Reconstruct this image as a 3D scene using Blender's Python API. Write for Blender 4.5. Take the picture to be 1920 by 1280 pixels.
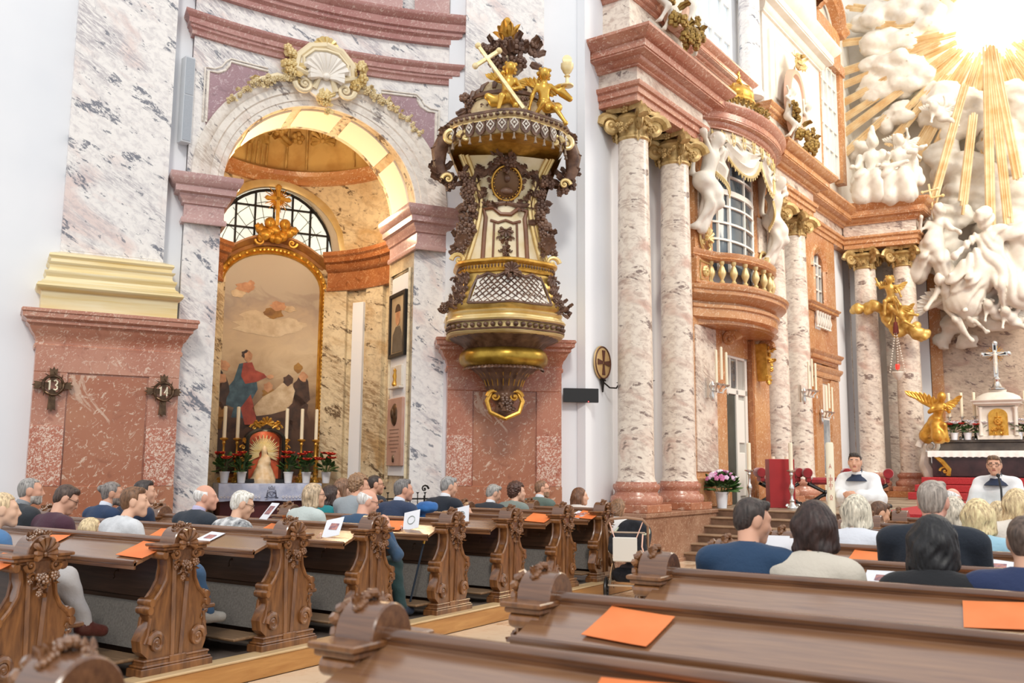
import bpy, math, random
import numpy as np
from mathutils import Matrix, Vector
PI = math.pi
rnd = random.Random(7)
for o in list(bpy.data.objects): bpy.data.objects.remove(o)
scene = bpy.context.scene
COL = scene.collection

# ------------------------------------------------------------------ camera
FPX, PITCH, ROLL, YAW, EYE = 1750.0, .1335, .0086, .5756, 1.6625
cd = Vector((-math.sin(YAW)*math.cos(PITCH), math.cos(YAW)*math.cos(PITCH), math.sin(PITCH)))
cr0 = Vector((math.cos(YAW), math.sin(YAW), 0)); cu0 = cr0.cross(cd)
cr = cr0*math.cos(ROLL)+cu0*math.sin(ROLL); cu = -cr0*math.sin(ROLL)+cu0*math.cos(ROLL)
cam = bpy.data.objects.new('camera', bpy.data.cameras.new('camera')); COL.objects.link(cam)
cam.matrix_world = Matrix(((cr.x, cu.x, -cd.x, 0), (cr.y, cu.y, -cd.y, 0), (cr.z, cu.z, -cd.z, EYE), (0, 0, 0, 1)))
cam.data.sensor_width = 36; cam.data.lens = FPX*36/1920
cam.data.clip_end = 200; cam.data.clip_start = .05
cam.data.dof.use_dof = True; cam.data.dof.focus_distance = 9.5; cam.data.dof.aperture_fstop = 2.8
scene.camera = cam

# ------------------------------------------------------------------ light
scene.view_settings.view_transform = 'Standard'; scene.view_settings.look = 'None'
scene.view_settings.gamma = 1; scene.view_settings.use_curve_mapping = False
scene.view_settings.exposure = 0.3
w = bpy.data.worlds.new('World'); scene.world = w; w.use_nodes = True
w.node_tree.nodes['Background'].inputs[0].default_value = (.95, .97, 1, 1)
w.node_tree.nodes['Background'].inputs[1].default_value = .85
def light(name, kind, loc, energy, col=(1, 1, 1), target=None, **kw):
    l = bpy.data.lights.new(name, kind); l.energy = energy; l.color = col
    for k, v in kw.items(): setattr(l, k, v)
    o = bpy.data.objects.new(name, l); COL.objects.link(o); o.location = loc
    if target is not None:
        o.rotation_euler = (Vector(target)-Vector(loc)).to_track_quat('-Z', 'Y').to_euler()
    return o
# daylight through the high windows behind and to the right of the camera
light('sunlight', 'SUN', (8, -6, 20), 1.0, (1, .95, .86), (-6, 12, 2), angle=math.radians(9))
# unseen area light added to brighten the choir from high on its right-hand side
light('choir_fill_light', 'AREA', (2.5, 21, 12), 850, (1, .9, .74), (-7, 23, 5), shape='RECTANGLE', size=4, size_y=7)

# ------------------------------------------------------------------ mesh helper
def nrm(a): return Vector(a).normalized()
class MB:
    def __init__(s): s.v = []; s.f = []; s.mi = []; s.cur = 0
    def add(s, vs, fs, M=None):
        n = len(s.v)
        if M is not None: vs = [M @ Vector(p) for p in vs]
        s.v.extend([tuple(p) for p in vs]); s.f.extend([tuple(i+n for i in f) for f in fs]); s.mi.extend([s.cur]*len(fs))
        return s
    def grid(s, rows, M=None, cu=False, cv=False):
        nu, nv = len(rows), len(rows[0]); vs = [p for r in rows for p in r]; fs = []
        for i in range(nu if cu else nu-1):
            for j in range(nv if cv else nv-1):
                a, b = i*nv+j, i*nv+(j+1) % nv; c, e = ((i+1) % nu)*nv+(j+1) % nv, ((i+1) % nu)*nv+j
                fs.append((a, b, c, e))
        return s.add(vs, fs, M)
    def box(s, c, d, M=None, bev=0):
        x, y, z = c; a, b, e = d[0]/2, d[1]/2, d[2]/2
        if bev:
            k = bev; vs = []; 
            for sz in (-1, 1):
                for ins in ((1, 0) if sz < 0 else (0, 1)):
                    aa, bb = a-k*ins, b-k*ins; zz = z+sz*(e-k*(1-ins))
                    vs += [(x-aa, y-bb, zz), (x+aa, y-bb, zz), (x+aa, y+bb, zz), (x-aa, y+bb, zz)]
            fs = [(3, 2, 1, 0), (12, 13, 14, 15)]
            for l in range(3):
                for i in range(4): fs.append((l*4+i, l*4+(i+1) % 4, l*4+4+(i+1) % 4, l*4+4+i))
            return s.add(vs, fs, M)
        vs = [(x+i*a, y+j*b, z+k*e) for k in (-1, 1) for j in (-1, 1) for i in (-1, 1)]
        return s.add(vs, [(0, 2, 3, 1), (4, 5, 7, 6), (0, 1, 5, 4), (1, 3, 7, 5), (3, 2, 6, 7), (2, 0, 4, 6)], M)
    def b2(s, x0, x1, y0, y1, z0, z1, M=None, bev=0):
        return s.box(((x0+x1)/2, (y0+y1)/2, (z0+z1)/2), (abs(x1-x0), abs(y1-y0), abs(z1-z0)), M, bev)
    def prism(s, poly, y0, y1, M=None):      # polygon in x,z extruded along y
        n = len(poly); vs = [(p[0], y0, p[1]) for p in poly]+[(p[0], y1, p[1]) for p in poly]
        fs = [tuple(range(n)), tuple(range(2*n-1, n-1, -1))]+[(i, i+n, (i+1) % n+n, (i+1) % n) for i in range(n)]
        return s.add(vs, fs, M)
    def lathe(s, prof, n=24, M=None, a0=0, a1=2*PI, lob=None):
        full = abs(a1-a0) > 6.28; k = n if full else n+1
        rows = []
        for r, z in prof:
            row = []
            for i in range(k):
                t = a0+(a1-a0)*i/n; rr = r*(lob(t, z) if lob else 1)
                row.append((rr*math.cos(t), rr*math.sin(t), z))
            rows.append(row)
        s.grid(rows, M, cv=full)
        if full:
            for row, flip in ((rows[0], 1), (rows[-1], 0)):
                if Vector(row[0][:2]).length > 1e-5: s.add(row, [tuple(range(k))[::-1] if flip else tuple(range(k))], M)
        return s
    def tube(s, path, rad, n=8, M=None, cap=True, closed=False, flat=1, up=None):
        P = [Vector(p) for p in path]; k = len(P); rows = []
        if not hasattr(rad, '__len__'): rad = [rad]*k
        pn = None
        for i in range(k):
            t = (P[(i+1) % k]-P[i-1]) if closed else (P[min(i+1, k-1)]-P[max(i-1, 0)])
            t = t.normalized() if t.length > 1e-9 else Vector((0, 0, 1))
            if up is not None: a = Vector(up)
            elif pn is None: a = Vector((0, 0, 1)) if abs(t.z) < .9 else Vector((1, 0, 0))
            else: a = pn
            a = (a-t*a.dot(t)).normalized(); b = t.cross(a); pn = a
            rows.append([P[i]+(a*math.cos(2*PI*j/n)+b*math.sin(2*PI*j/n)*flat)*rad[i] for j in range(n)])
        s.grid(rows, M, cu=closed, cv=True)
        if cap and not closed: s.add(rows[0], [tuple(range(n))[::-1]], M); s.add(rows[-1], [tuple(range(n))], M)
        return s
    def sweep(s, prof, path, closed=False, M=None, cap=True):   # prof (out, z); path in plan; out is to the right of travel
        P = [Vector((p[0], p[1])) for p in path]; k = len(P); rows = []
        for i in range(k):
            d1 = (P[i]-P[i-1]) if (i > 0 or closed) else (P[1]-P[0])
            d2 = (P[(i+1) % k]-P[i]) if (i < k-1 or closed) else (P[-1]-P[-2])
            d1.normalize(); d2.normalize()
            n1, n2 = Vector((d1.y, -d1.x)), Vector((d2.y, -d2.x))
            m = (n1+n2)/max(.25, 1+n1.dot(n2))
            rows.append([(P[i].x+m.x*o, P[i].y+m.y*o, z) for o, z in prof])
        s.grid(rows, M, cu=closed)
        if cap and not closed:
            s.add(rows[0], [tuple(range(len(prof)))], M); s.add(rows[-1], [tuple(range(len(prof)))[::-1]], M)
        return s
    def ball(s, c, r, n=8, m=6, M=None, jit=0):
        if not hasattr(r, '__len__'): r = (r, r, r)
        vs = [(c[0], c[1], c[2]-r[2])]; fs = []
        for i in range(1, m):
            t = PI*i/m
            for j in range(n):
                q = 1+(rnd.uniform(-jit, jit) if jit else 0); p = 2*PI*j/n
                vs.append((c[0]+r[0]*math.sin(t)*math.cos(p)*q, c[1]+r[1]*math.sin(t)*math.sin(p)*q, c[2]-r[2]*math.cos(t)*q))
        vs.append((c[0], c[1], c[2]+r[2])); L = len(vs)-1
        for j in range(n):
            fs.append((0, 1+(j+1) % n, 1+j)); fs.append((L, L-n+j, L-n+(j+1) % n))
            for i in range(m-2): a = 1+i*n; fs.append((a+j, a+(j+1) % n, a+n+(j+1) % n, a+n+j))
        return s.add(vs, fs, M)
    def leaf(s, base, up, out, L=.1, W=.04, curl=.5, lobes=3, M=None, nu=7):
        base, up, out = Vector(base), nrm(up), Vector(out); out = (out-up*out.dot(up)).normalized(); sd = up.cross(out); rows = []
        for i in range(nu):
            t = i/(nu-1); a = curl*PI*t*t*.9
            c = base+up*L*(t-.35*curl*t*t*t)+out*L*.5*curl*(t*t)+(up*(-.2*curl)*L*max(0, t-.7)*2)
            wd = W*math.sin(PI*min(1, t*.9+.1))**.7*(1+.28*math.cos(t*lobes*2*PI))*(1 if i < nu-1 else .15)
            rows.append([c-sd*wd-out*.15*wd, c-sd*wd*.5+out*.22*wd, c-out*.05*wd, c+sd*wd*.5+out*.22*wd, c+sd*wd-out*.15*wd])
        return s.grid(rows, M)
    def scroll(s, c, u, v, r, turns=2.1, th=.25, n=7, k=.2, wide=1.0, M=None, eye=True, seg=14):
        c, u, v = Vector(c), Vector(u), Vector(v); ax = u.cross(v); pts = []; rads = []
        N = int(seg*turns)
        for i in range(N+1):
            a = 2*PI*turns*i/N; rr = r*math.exp(-k*a)
            pts.append(c+(u*math.cos(a)+v*math.sin(a))*rr); rads.append(th*(rr+.25*r)*.8)
        s.tube(pts, rads, n, M, flat=wide, up=None)
        if eye: s.ball(c, r*.24, 8, 6, M)
        return s
    def shell(s, c, u, v, out, r, ribs=9, th=.12, M=None, a0=-1.9, a1=1.9):   # fan of ribs; v points up
        c, u, v, out = Vector(c), nrm(u), nrm(v), nrm(out)
        for i in range(ribs):
            a = a0+(a1-a0)*i/(ribs-1); d = u*math.sin(a)+v*math.cos(a); q = r*(1 if abs(a) < 1.3 else .75)
            s.tube([c+d*.12*q+out*.02*r, c+d*.55*q+out*.22*r, c+d*q*.92+out*.2*r, c+d*q+out*.08*r], [th*r*.35, th*r*.8, th*r*1.25, th*r*.7], 6, M)
        s.ball(c+out*.1*r, r*.17, 8, 6, M)
        return s
    def flower(s, c, out, r, M=None, pet=5):
        c, out = Vector(c), nrm(out); u = out.orthogonal().normalized(); v = out.cross(u)
        for i in range(pet):
            a = 2*PI*i/pet; s.ball(c+(u*math.cos(a)+v*math.sin(a))*r*.58, r*.48, 6, 4, M)
        s.ball(c+out*r*.3, r*.34, 6, 4, M); return s
    def garland(s, path, w0, w1, n, seed=1, M=None, leafy=.4, out=(0, -1, 0)):
        R = random.Random(seed); P = [Vector(p) for p in path]
        for i in range(n):
            t = (i+.5)/n*(len(P)-1); k = min(int(t), len(P)-2); p = P[k].lerp(P[k+1], t-k)
            q = (i+.5)/n; wd = w0+(w1-w0)*math.sin(PI*q)
            d = Vector((R.uniform(-1, 1), R.uniform(-.6, .6), R.uniform(-1, 1)))
            c = p+d*wd*.5
            if R.random() < leafy:
                s.leaf(c, d, Vector(out)+d*.2, wd*1.2, wd*.33, .7, 3, M, 5)
            else:
                s.flower(c+Vector(out)*wd*.2, Vector(out)+d*.6, wd*R.uniform(.32, .5), M, 5 if R.random() < .5 else 4)
        return s
    def build(s, name, mats, parent=None, smooth=38, **kw): return obj(name, s, mats, parent, smooth, **kw)

def clusters(mb):
    n = len(mb.v); par = list(range(n))
    def find(i):
        while par[i] != i: par[i] = par[par[i]]; i = par[i]
        return i
    for f in mb.f:
        r = find(f[0])
        for q in f[1:]:
            t = find(q)
            if t != r: par[t] = r
    key = {}
    lab = np.array([key.setdefault(find(i), len(key)) for i in range(n)]); k = len(key)
    if k < 2 or k > 1500: return None
    V = np.array(mb.v); lo = np.full((k, 3), 1e9); hi = -lo
    np.minimum.at(lo, lab, V); np.maximum.at(hi, lab, V); lo -= .004; hi += .004
    A = (lo[:, None] <= hi[None]).all(2) & (lo[None] <= hi[:, None]).all(2)
    grp = -np.ones(k, int); g = 0
    for i in range(k):
        if grp[i] < 0:
            st = [i]; grp[i] = g
            while st:
                q = st.pop()
                for j in np.nonzero(A[q] & (grp < 0))[0]: grp[j] = g; st.append(j)
            g += 1
    return (grp[lab], g) if 1 < g <= 60 else None
def obj(name, mb, mats, parent=None, smooth=38, label=None, cat=None, group=None, kind=None, loc=None, rz=0, matrix=None):
    if parent is not None and kind is None and len(mb.v) < 60000 and smooth != 180:
        c = clusters(mb)
        if c:
            first = None
            for g in range(c[1]):
                sub = MB(); idx = np.nonzero(c[0] == g)[0]; mp = {int(q): i for i, q in enumerate(idx)}; sub.v = [mb.v[q] for q in idx]
                for f, m in zip(mb.f, mb.mi):
                    if f[0] in mp: sub.f.append(tuple(mp[q] for q in f)); sub.mi.append(m)
                o = obj1(name, sub, mats, parent, smooth, label, cat, group, kind, loc, rz, matrix); first = first or o
            return first
    return obj1(name, mb, mats, parent, smooth, label, cat, group, kind, loc, rz, matrix)
def obj1(name, mb, mats, parent=None, smooth=38, label=None, cat=None, group=None, kind=None, loc=None, rz=0, matrix=None):
    me = bpy.data.meshes.new(name); me.from_pydata(mb.v, [], mb.f)
    if not isinstance(mats, (list, tuple)): mats = [mats]
    for m in mats: me.materials.append(m)
    if len(mats) > 1: me.polygons.foreach_set('material_index', mb.mi)
    me.validate(); 
    if smooth:
        me.polygons.foreach_set('use_smooth', [True]*len(me.polygons))
        try: me.set_sharp_from_angle(angle=math.radians(smooth))
        except Exception: pass
    me.update()
    o = bpy.data.objects.new(name, me); COL.objects.link(o)
    if parent is not None: o.parent = parent; KIDS.setdefault(parent.name, []).append(o)
    if loc is not None: o.location = loc; o.rotation_euler = (0, 0, rz)
    if matrix is not None: o.matrix_world = matrix
    tag(o, label, cat, group, kind)
    return o
def tag(o, label=None, cat=None, group=None, kind=None):
    for k, v in (('label', label), ('category', cat), ('group', group), ('kind', kind)):
        if v: o[k] = v
    return o
def thing(name, label, cat, loc=(0, 0, 0), rz=0, group=None):
    o = bpy.data.objects.new(name, None); COL.objects.link(o); o.location = loc; o.rotation_euler = (0, 0, rz)
    o.empty_display_size = .1
    return tag(o, label, cat, group)
def structure(name, loc=(0, 0, 0), rz=0):
    o = bpy.data.objects.new(name, None); COL.objects.link(o); o.location = loc; o.rotation_euler = (0, 0, rz); o['kind'] = 'structure'
    return o
KIDS = {}
def kids(o): return KIDS.get(o.name, [])
CH = {}
def copy_tree(o, loc=None, rz=None, label=None, parent=None):
    c = o.copy(); COL.objects.link(c)
    if parent is not None: c.parent = parent; KIDS.setdefault(parent.name, []).append(c)
    if loc is not None: c.location = loc
    if rz is not None: c.rotation_euler = (0, 0, rz)
    if label: c['label'] = label
    for ch in kids(o): copy_tree(ch, parent=c)
    return c

# ------------------------------------------------------------------ materials
def lin(c):
    if isinstance(c, str): c = tuple(int(c[i:i+2], 16)/255 for i in (0, 2, 4))
    return tuple(x/12.92 if x <= .04045 else ((x+.055)/1.055)**2.4 for x in c)+(1,)
def newmat(name):
    m = bpy.data.materials.new(name); m.use_nodes = True; nt = m.node_tree
    return m, nt, nt.nodes['Principled BSDF']
def tex(nt, scale, stretch=(1, 1, 1), rot=(0, 0, 0), detail=4, dist=0, kind='Noise', rough=.55):
    tc = nt.nodes.new('ShaderNodeTexCoord'); mp = nt.nodes.new('ShaderNodeMapping')
    src = tc.outputs['Object']
    if any(rot): m0 = nt.nodes.new('ShaderNodeMapping'); nt.links.new(src, m0.inputs[0]); m0.inputs['Rotation'].default_value = rot; src = m0.outputs[0]
    nt.links.new(src, mp.inputs[0]); mp.inputs['Scale'].default_value = stretch
    if kind == 'Noise':
        n = nt.nodes.new('ShaderNodeTexNoise'); n.inputs['Scale'].default_value = scale; n.inputs['Detail'].default_value = detail
        n.inputs['Distortion'].default_value = dist; n.inputs['Roughness'].default_value = rough; out = n.outputs['Fac']
    elif kind == 'Wave':
        n = nt.nodes.new('ShaderNodeTexWave'); n.inputs['Scale'].default_value = scale; n.inputs['Distortion'].default_value = dist; n.inputs['Detail'].default_value = detail; out = n.outputs['Fac']
    else:
        n = nt.nodes.new('ShaderNodeTexVoronoi'); n.inputs['Scale'].default_value = scale; out = n.outputs['Distance']
    nt.links.new(mp.outputs[0], n.inputs['Vector']); return out
def ramp(nt, fac, stops):
    r = nt.nodes.new('ShaderNodeValToRGB'); e = r.color_ramp.elements
    while len(e) < len(stops): e.new(.5)
    for el, (p, c) in zip(e, stops): el.position = p; el.color = lin(c) if not isinstance(c, (int, float)) else (c, c, c, 1)
    nt.links.new(fac, r.inputs[0]); return r.outputs[0]
def mix(nt, fac, a, b, mode='MIX'):
    m = nt.nodes.new('ShaderNodeMix'); m.data_type = 'RGBA'; m.blend_type = mode
    for sk, v in ((m.inputs[0], fac), (m.inputs[6], a), (m.inputs[7], b)):
        if hasattr(v, 'links') or hasattr(v, 'is_linked'): nt.links.new(v, sk)
        else: sk.default_value = v
    return m.outputs[2]
def bump(nt, b, h, strength=.3, dist=.02):
    n = nt.nodes.new('ShaderNodeBump'); n.inputs['Strength'].default_value = strength; n.inputs['Distance'].default_value = dist
    nt.links.new(h, n.inputs['Height']); nt.links.new(n.outputs[0], b.inputs['Normal'])
def plain(name, c, rough=.6, metal=0, c2=None, sc=4, st=(1, 1, 1), lo=.35, hi=.65, bmp=0, bsc=None, emit=0, spec=None, coat=0, sheen=0, dist=0):
    m, nt, b = newmat(name); b.inputs['Base Color'].default_value = lin(c); b.inputs['Roughness'].default_value = rough; b.inputs['Metallic'].default_value = metal
    if c2: nt.links.new(ramp(nt, tex(nt, sc, st, dist=dist), [(lo, c), (hi, c2)]), b.inputs['Base Color'])
    if bmp: bump(nt, b, tex(nt, bsc or sc*3, st, dist=dist), bmp)
    if emit: b.inputs['Emission Color'].default_value = lin(c); b.inputs['Emission Strength'].default_value = emit
    if spec is not None: b.inputs['Specular IOR Level'].default_value = spec
    if coat: b.inputs['Coat Weight'].default_value = coat; b.inputs['Coat Roughness'].default_value = .15
    if sheen: b.inputs['Sheen Weight'].default_value = sheen
    return m
def marble(name, base, tint, vein, vein2, rough=.28, rot=-.6, amt=.0, sc=1.0, tw=.5, mot=.45):
    m, nt, b = newmat(name); b.inputs['Roughness'].default_value = rough
    def mul(x, y):
        mm = nt.nodes.new('ShaderNodeMath'); mm.operation = 'MULTIPLY'; nt.links.new(x, mm.inputs[0]); nt.links.new(y, mm.inputs[1]); return mm.outputs[0]
    r = (0, rot, 0)
    c = ramp(nt, tex(nt, .9*sc, (1, 1, 2.0), r, 4, .8), [(.40, base), (.54, base), (.68, tint)])
    c = mix(nt, ramp(nt, tex(nt, 7*sc, (1, 1, 1.7), r, 6, .6, rough=.7), [(.46, 0.0), (.66, mot)]), c, lin(vein2))
    band = ramp(nt, tex(nt, .5*sc, (1, 1, 2.4), r, 3, .7), [(.53, 0.0), (.60, 1.0)])           # clouds of fine parallel streaks
    fine = ramp(nt, tex(nt, 5*sc, (1, 1, 6), r, 6, .5, rough=.7), [(.44, 0.0), (.58, tw+.25)])
    c = mix(nt, mul(band, fine), c, lin(vein2))
    bl = ramp(nt, tex(nt, 1.5*sc, (1, 1, 2.6), r, 7, .5, rough=.66), [(.585-amt, 0.0), (.61-amt, 1.0)])   # dark broken flecks
    fr = ramp(nt, tex(nt, 9*sc, (1, 1, 2.0), r, 5, .4, rough=.7), [(.42, 0.0), (.5, .95)])
    c = mix(nt, mul(bl, fr), c, lin(vein))
    sp = ramp(nt, tex(nt, 4.2*sc, (1, 1, 2.4), r, 6, .3, rough=.62), [(.62-amt, 0.0), (.645-amt, .8)])
    c = mix(nt, sp, c, lin(vein)); nt.links.new(c, b.inputs['Base Color'])
    return m
def breccia(name, a, bcol, spot, dark, rough=.25, sc=1.0, thr=.56):
    m, nt, b = newmat(name); b.inputs['Roughness'].default_value = rough
    c = ramp(nt, tex(nt, 1.1*sc, detail=4, dist=.5), [(.35, a), (.62, bcol)])
    c = mix(nt, ramp(nt, tex(nt, 16*sc, (1, 1, 1.5), (0, .8, 0), detail=4, dist=1.4, rough=.7), [(thr, 0.0), (thr+.06, .8)]), c, lin(spot))
    c = mix(nt, ramp(nt, tex(nt, 3.0*sc, (1, 1, 2.5), (0, -.9, 0), 5, .9), [(.655, 0.0), (.69, .55)]), c, lin(spot))
    c = mix(nt, ramp(nt, tex(nt, 7*sc, detail=5, dist=.8), [(.30, .5), (.40, 0.0)]), c, lin(dark)); nt.links.new(c, b.inputs['Base Color'])
    return m
def wood(name, a, bcol, rough=.35, st=(1, 14, 14), sc=2.2, coat=.3, bmp=.08):
    m, nt, b = newmat(name); b.inputs['Roughness'].default_value = rough
    g = tex(nt, sc, st, detail=6, dist=.5)
    c = ramp(nt, g, [(.3, a), (.7, bcol)]); c = mix(nt, ramp(nt, tex(nt, .9, detail=3), [(.4, 0.0), (.7, .35)]), c, lin(a))
    nt.links.new(c, b.inputs['Base Color']); bump(nt, b, g, bmp, .01); b.inputs['Coat Weight'].default_value = coat; b.inputs['Coat Roughness'].default_value = .2
    return m
M_WM = marble('white_marble', 'EEEAE6', 'E2D0CA', '70737E', 'A8A2A8', sc=1.15, amt=-.006)
M_WM2 = marble('cream_marble', 'EBE4DA', 'DDCABC', '8E8480', 'B5A698', amt=-.02)
M_CM = marble('column_marble', 'E6DACB', 'CDAE9E', '7E6A62', 'A2877A', rot=-.3, sc=1.0, amt=-.012, mot=.6)
M_CHM = marble('chapel_marble', 'DFCFAE', 'C8A97C', '5E4834', '8E7150')
M_RED = breccia('red_marble', 'AC6E58', 'C08B74', 'DDC0AC', '8E5846', sc=.9)
M_RED2 = breccia('red_marble_panel', 'A4644A', 'B27A5C', 'DCC2AC', '86503A', sc=.55, thr=.57)
M_ROSE = breccia('rose_marble', 'B28A86', 'C4A09A', 'D8C2BC', '94706E')
M_ORG = breccia('orange_marble', 'B4774A', 'C69264', 'E4CBAC', '93592F', sc=.8)
M_BRN = breccia('brown_marble', '8C5330', 'A86C42', 'C99A70', '5E3319')
M_WHITE = plain('white_plaster', 'EBEDF1', .85, c2='E4E7EC', sc=.5)
M_STUC = plain('stucco_white', 'E9E4DB', .75, c2='DDD5C8', sc=2, bmp=.05, bsc=20)
M_STAT = plain('statue_white', 'E2DCD2', .6, c2='D3CABC', sc=3)
M_GOLD = plain('gold_leaf', 'DFAE50', .34, .6, c2='BC8A34', sc=9, bmp=.12, bsc=40)
M_GOLDL = plain('pale_gold', 'F0E2BC', .4, .2, c2='E4CB8E', sc=2.5, st=(.3, 1, 6))
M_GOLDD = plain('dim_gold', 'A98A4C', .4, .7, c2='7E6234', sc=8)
M_GOLDW = plain('gold_cream', 'E5CF9B', .4, .45, c2='D5B878', sc=3)
M_RAY = plain('ray_gold', 'D9B684', .4, .35, c2='E8D3AC', sc=3)
M_CARV = plain('carved_walnut', '4E3428', .42, c2='7A5B48', sc=7, bmp=.2, bsc=45)
M_PEW = wood('pew_oak', '5A3A26', '8A5E3E', coat=1.0, rough=.25)
M_PEWE = wood('pew_end_oak', '55321C', '9A673A', st=(8, 8, 1.6), coat=.9, rough=.3, bmp=.15)
M_PEWD = wood('dark_pew_panel', '46301F', '654632', coat=.4, rough=.4)
M_OAK = wood('light_oak_board', 'B0793E', 'CE9A5A', rough=.4, st=(9, 1, 9))
M_FELT = plain('grey_felt', '7F7A74', .95, c2='6B6661', sc=60, bmp=.3, bsc=200)
M_BLACK = plain('black', '161414', .4)
M_IRON = plain('wrought_iron', '25201d', .5, .5)
M_BRONZE = plain('bronze', '4d3b2c', .42, .7, c2='6e5640', sc=12)
M_SILVER = plain('silver', 'D8D6D2', .22, .95)
M_WAX = plain('wax', 'F0E6CC', .5, spec=.4)
M_GLASSW = plain('window_light', 'EEF4EE', .3, emit=.5)
M_GLASSD = plain('dark_pane', '2E343C', .08, c2='59656E', sc=1.2, spec=.8)
M_WFRAME = plain('white_frame', 'E9E5DC', .5)
M_CARPET = plain('red_carpet', 'B4373A', .95, c2='9E2B30', sc=40, bmp=.2, bsc=150)
M_ORANGE = plain('orange_paper', 'F28C50', .6, c2='EE7F42', sc=3)
M_PAPER = plain('white_paper', 'EEF0F6', .6)
M_RIBBON = plain('peach_ribbon', 'F2C6B4', .6)
M_SKY = {}
def cloth(hexc, hex2=None, rough=.85, sc=8, bsc=30, b=.25):
    k = (hexc, hex2)
    if k not in M_SKY: M_SKY[k] = plain('cloth_'+hexc, hexc, rough, c2=hex2 or hexc, sc=sc, bmp=b, bsc=bsc, sheen=.1)
    return M_SKY[k]
# ------------------------------------------------------------------ organic surfaces (smooth union of tapered limbs, meshed with surface nets)
def field_mesh(prims, res, k=.02, disp=None, cut=None):
    lo = np.full(3, 1e9); hi = -lo
    for p in prims:
        if p[0] == 'c':
            for q, r in ((p[1], p[3]), (p[2], p[4])): lo = np.minimum(lo, np.array(q)-r); hi = np.maximum(hi, np.array(q)+r)
        else:
            r = max(p[2]); lo = np.minimum(lo, np.array(p[1])-r); hi = np.maximum(hi, np.array(p[1])+r)
    lo = lo-k*1.6-res*2; hi = hi+k*1.6+res*2
    n = np.maximum(4, np.ceil((hi-lo)/res).astype(int)+1)
    ax = [lo[i]+res*np.arange(n[i]) for i in range(3)]
    W = np.zeros(n, np.float32)
    for p in prims:
        if p[0] == 'c': a, b = np.array(p[1], float), np.array(p[2], float); ra, rb = p[3], p[4]; l = np.minimum(a-ra, b-rb); h = np.maximum(a+ra, b+rb)
        else: a = np.array(p[1], float); r3 = np.array(p[2], float); l, h = a-r3.max(), a+r3.max()
        l = l-5*k; h = h+5*k
        s = [slice(max(0, int((l[i]-lo[i])/res)), min(n[i], int((h[i]-lo[i])/res)+2)) for i in range(3)]
        X, Y, Z = ax[0][s[0]][:, None, None], ax[1][s[1]][None, :, None], ax[2][s[2]][None, None, :]
        if p[0] == 'c':
            d = b-a; L2 = max(1e-12, d@d)
            t = np.clip(((X-a[0])*d[0]+(Y-a[1])*d[1]+(Z-a[2])*d[2])/L2, 0, 1)
            D = np.sqrt((X-a[0]-t*d[0])**2+(Y-a[1]-t*d[1])**2+(Z-a[2]-t*d[2])**2)-(ra+(rb-ra)*t)
        else:
            dx, dy, dz = X-a[0], Y-a[1], Z-a[2]
            if len(p) > 3 and p[3] is not None:
                R = np.array(p[3]); dx, dy, dz = (R[0, i]*0 for i in range(3)) if 0 else (dx*R[0, 0]+dy*R[1, 0]+dz*R[2, 0], dx*R[0, 1]+dy*R[1, 1]+dz*R[2, 1], dx*R[0, 2]+dy*R[1, 2]+dz*R[2, 2])
            q = np.sqrt((dx/r3[0])**2+(dy/r3[1])**2+(dz/r3[2])**2); g = np.sqrt((dx/r3[0]**2)**2+(dy/r3[1]**2)**2+(dz/r3[2]**2)**2)+1e-9
            D = q*(q-1)/g
        W[s[0], s[1], s[2]] += np.exp(np.clip(-D/k, -40, 80)).astype(np.float32)
    F = -k*np.log(W+1e-17)
    X, Y, Z = ax[0][:, None, None], ax[1][None, :, None], ax[2][None, None, :]
    if disp: F = F+disp(X, Y, Z)
    if cut: F = np.maximum(F, -cut(X, Y, Z))
    return nets(F, lo, res)
def nets(F, lo, res):
    S = F < 0
    c = [(i, j, k) for i in (0, 1) for j in (0, 1) for k in (0, 1)]
    sh = tuple(m-1 for m in F.shape)
    sub = lambda A, o: A[o[0]:o[0]+sh[0], o[1]:o[1]+sh[1], o[2]:o[2]+sh[2]]
    cnt = sum(sub(S, o).astype(np.int8) for o in c); act = (cnt > 0) & (cnt < 8)
    I = np.argwhere(act)
    if len(I) == 0: return np.zeros((0, 3)), []
    f = {o: F[I[:, 0]+o[0], I[:, 1]+o[1], I[:, 2]+o[2]] for o in c}
    P = np.zeros((len(I), 3)); N = np.zeros(len(I))
    for a in c:
        for i in range(3):
            if a[i] == 0:
                b = list(a); b[i] = 1; b = tuple(b); m = (f[a] < 0) != (f[b] < 0)
                t = np.where(m, f[a]/np.where(m, f[a]-f[b], 1), 0)
                q = np.array(a, float)[None, :].repeat(len(I), 0); q[:, i] += t; P += q*m[:, None]; N += m
    V = lo+res*(I+P/N[:, None])
    idx = np.full(sh, -1, np.int64); idx[act] = np.arange(len(I)); faces = []
    for i in range(3):
        j, k = (i+1) % 3, (i+2) % 3
        A = np.moveaxis(S, (i, j, k), (0, 1, 2)); Q = np.moveaxis(idx, (i, j, k), (0, 1, 2))
        E = A[:-1, 1:-1, 1:-1] != A[1:, 1:-1, 1:-1]; e = np.argwhere(E)
        if len(e) == 0: continue
        x, y, z = e[:, 0], e[:, 1]+1, e[:, 2]+1
        q = np.stack([Q[x, y-1, z-1], Q[x, y, z-1], Q[x, y, z], Q[x, y-1, z]], 1)
        fl = A[x, y, z]; q[~fl] = q[~fl][:, ::-1]; faces.append(q)
    return V, np.concatenate(faces)
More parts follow.
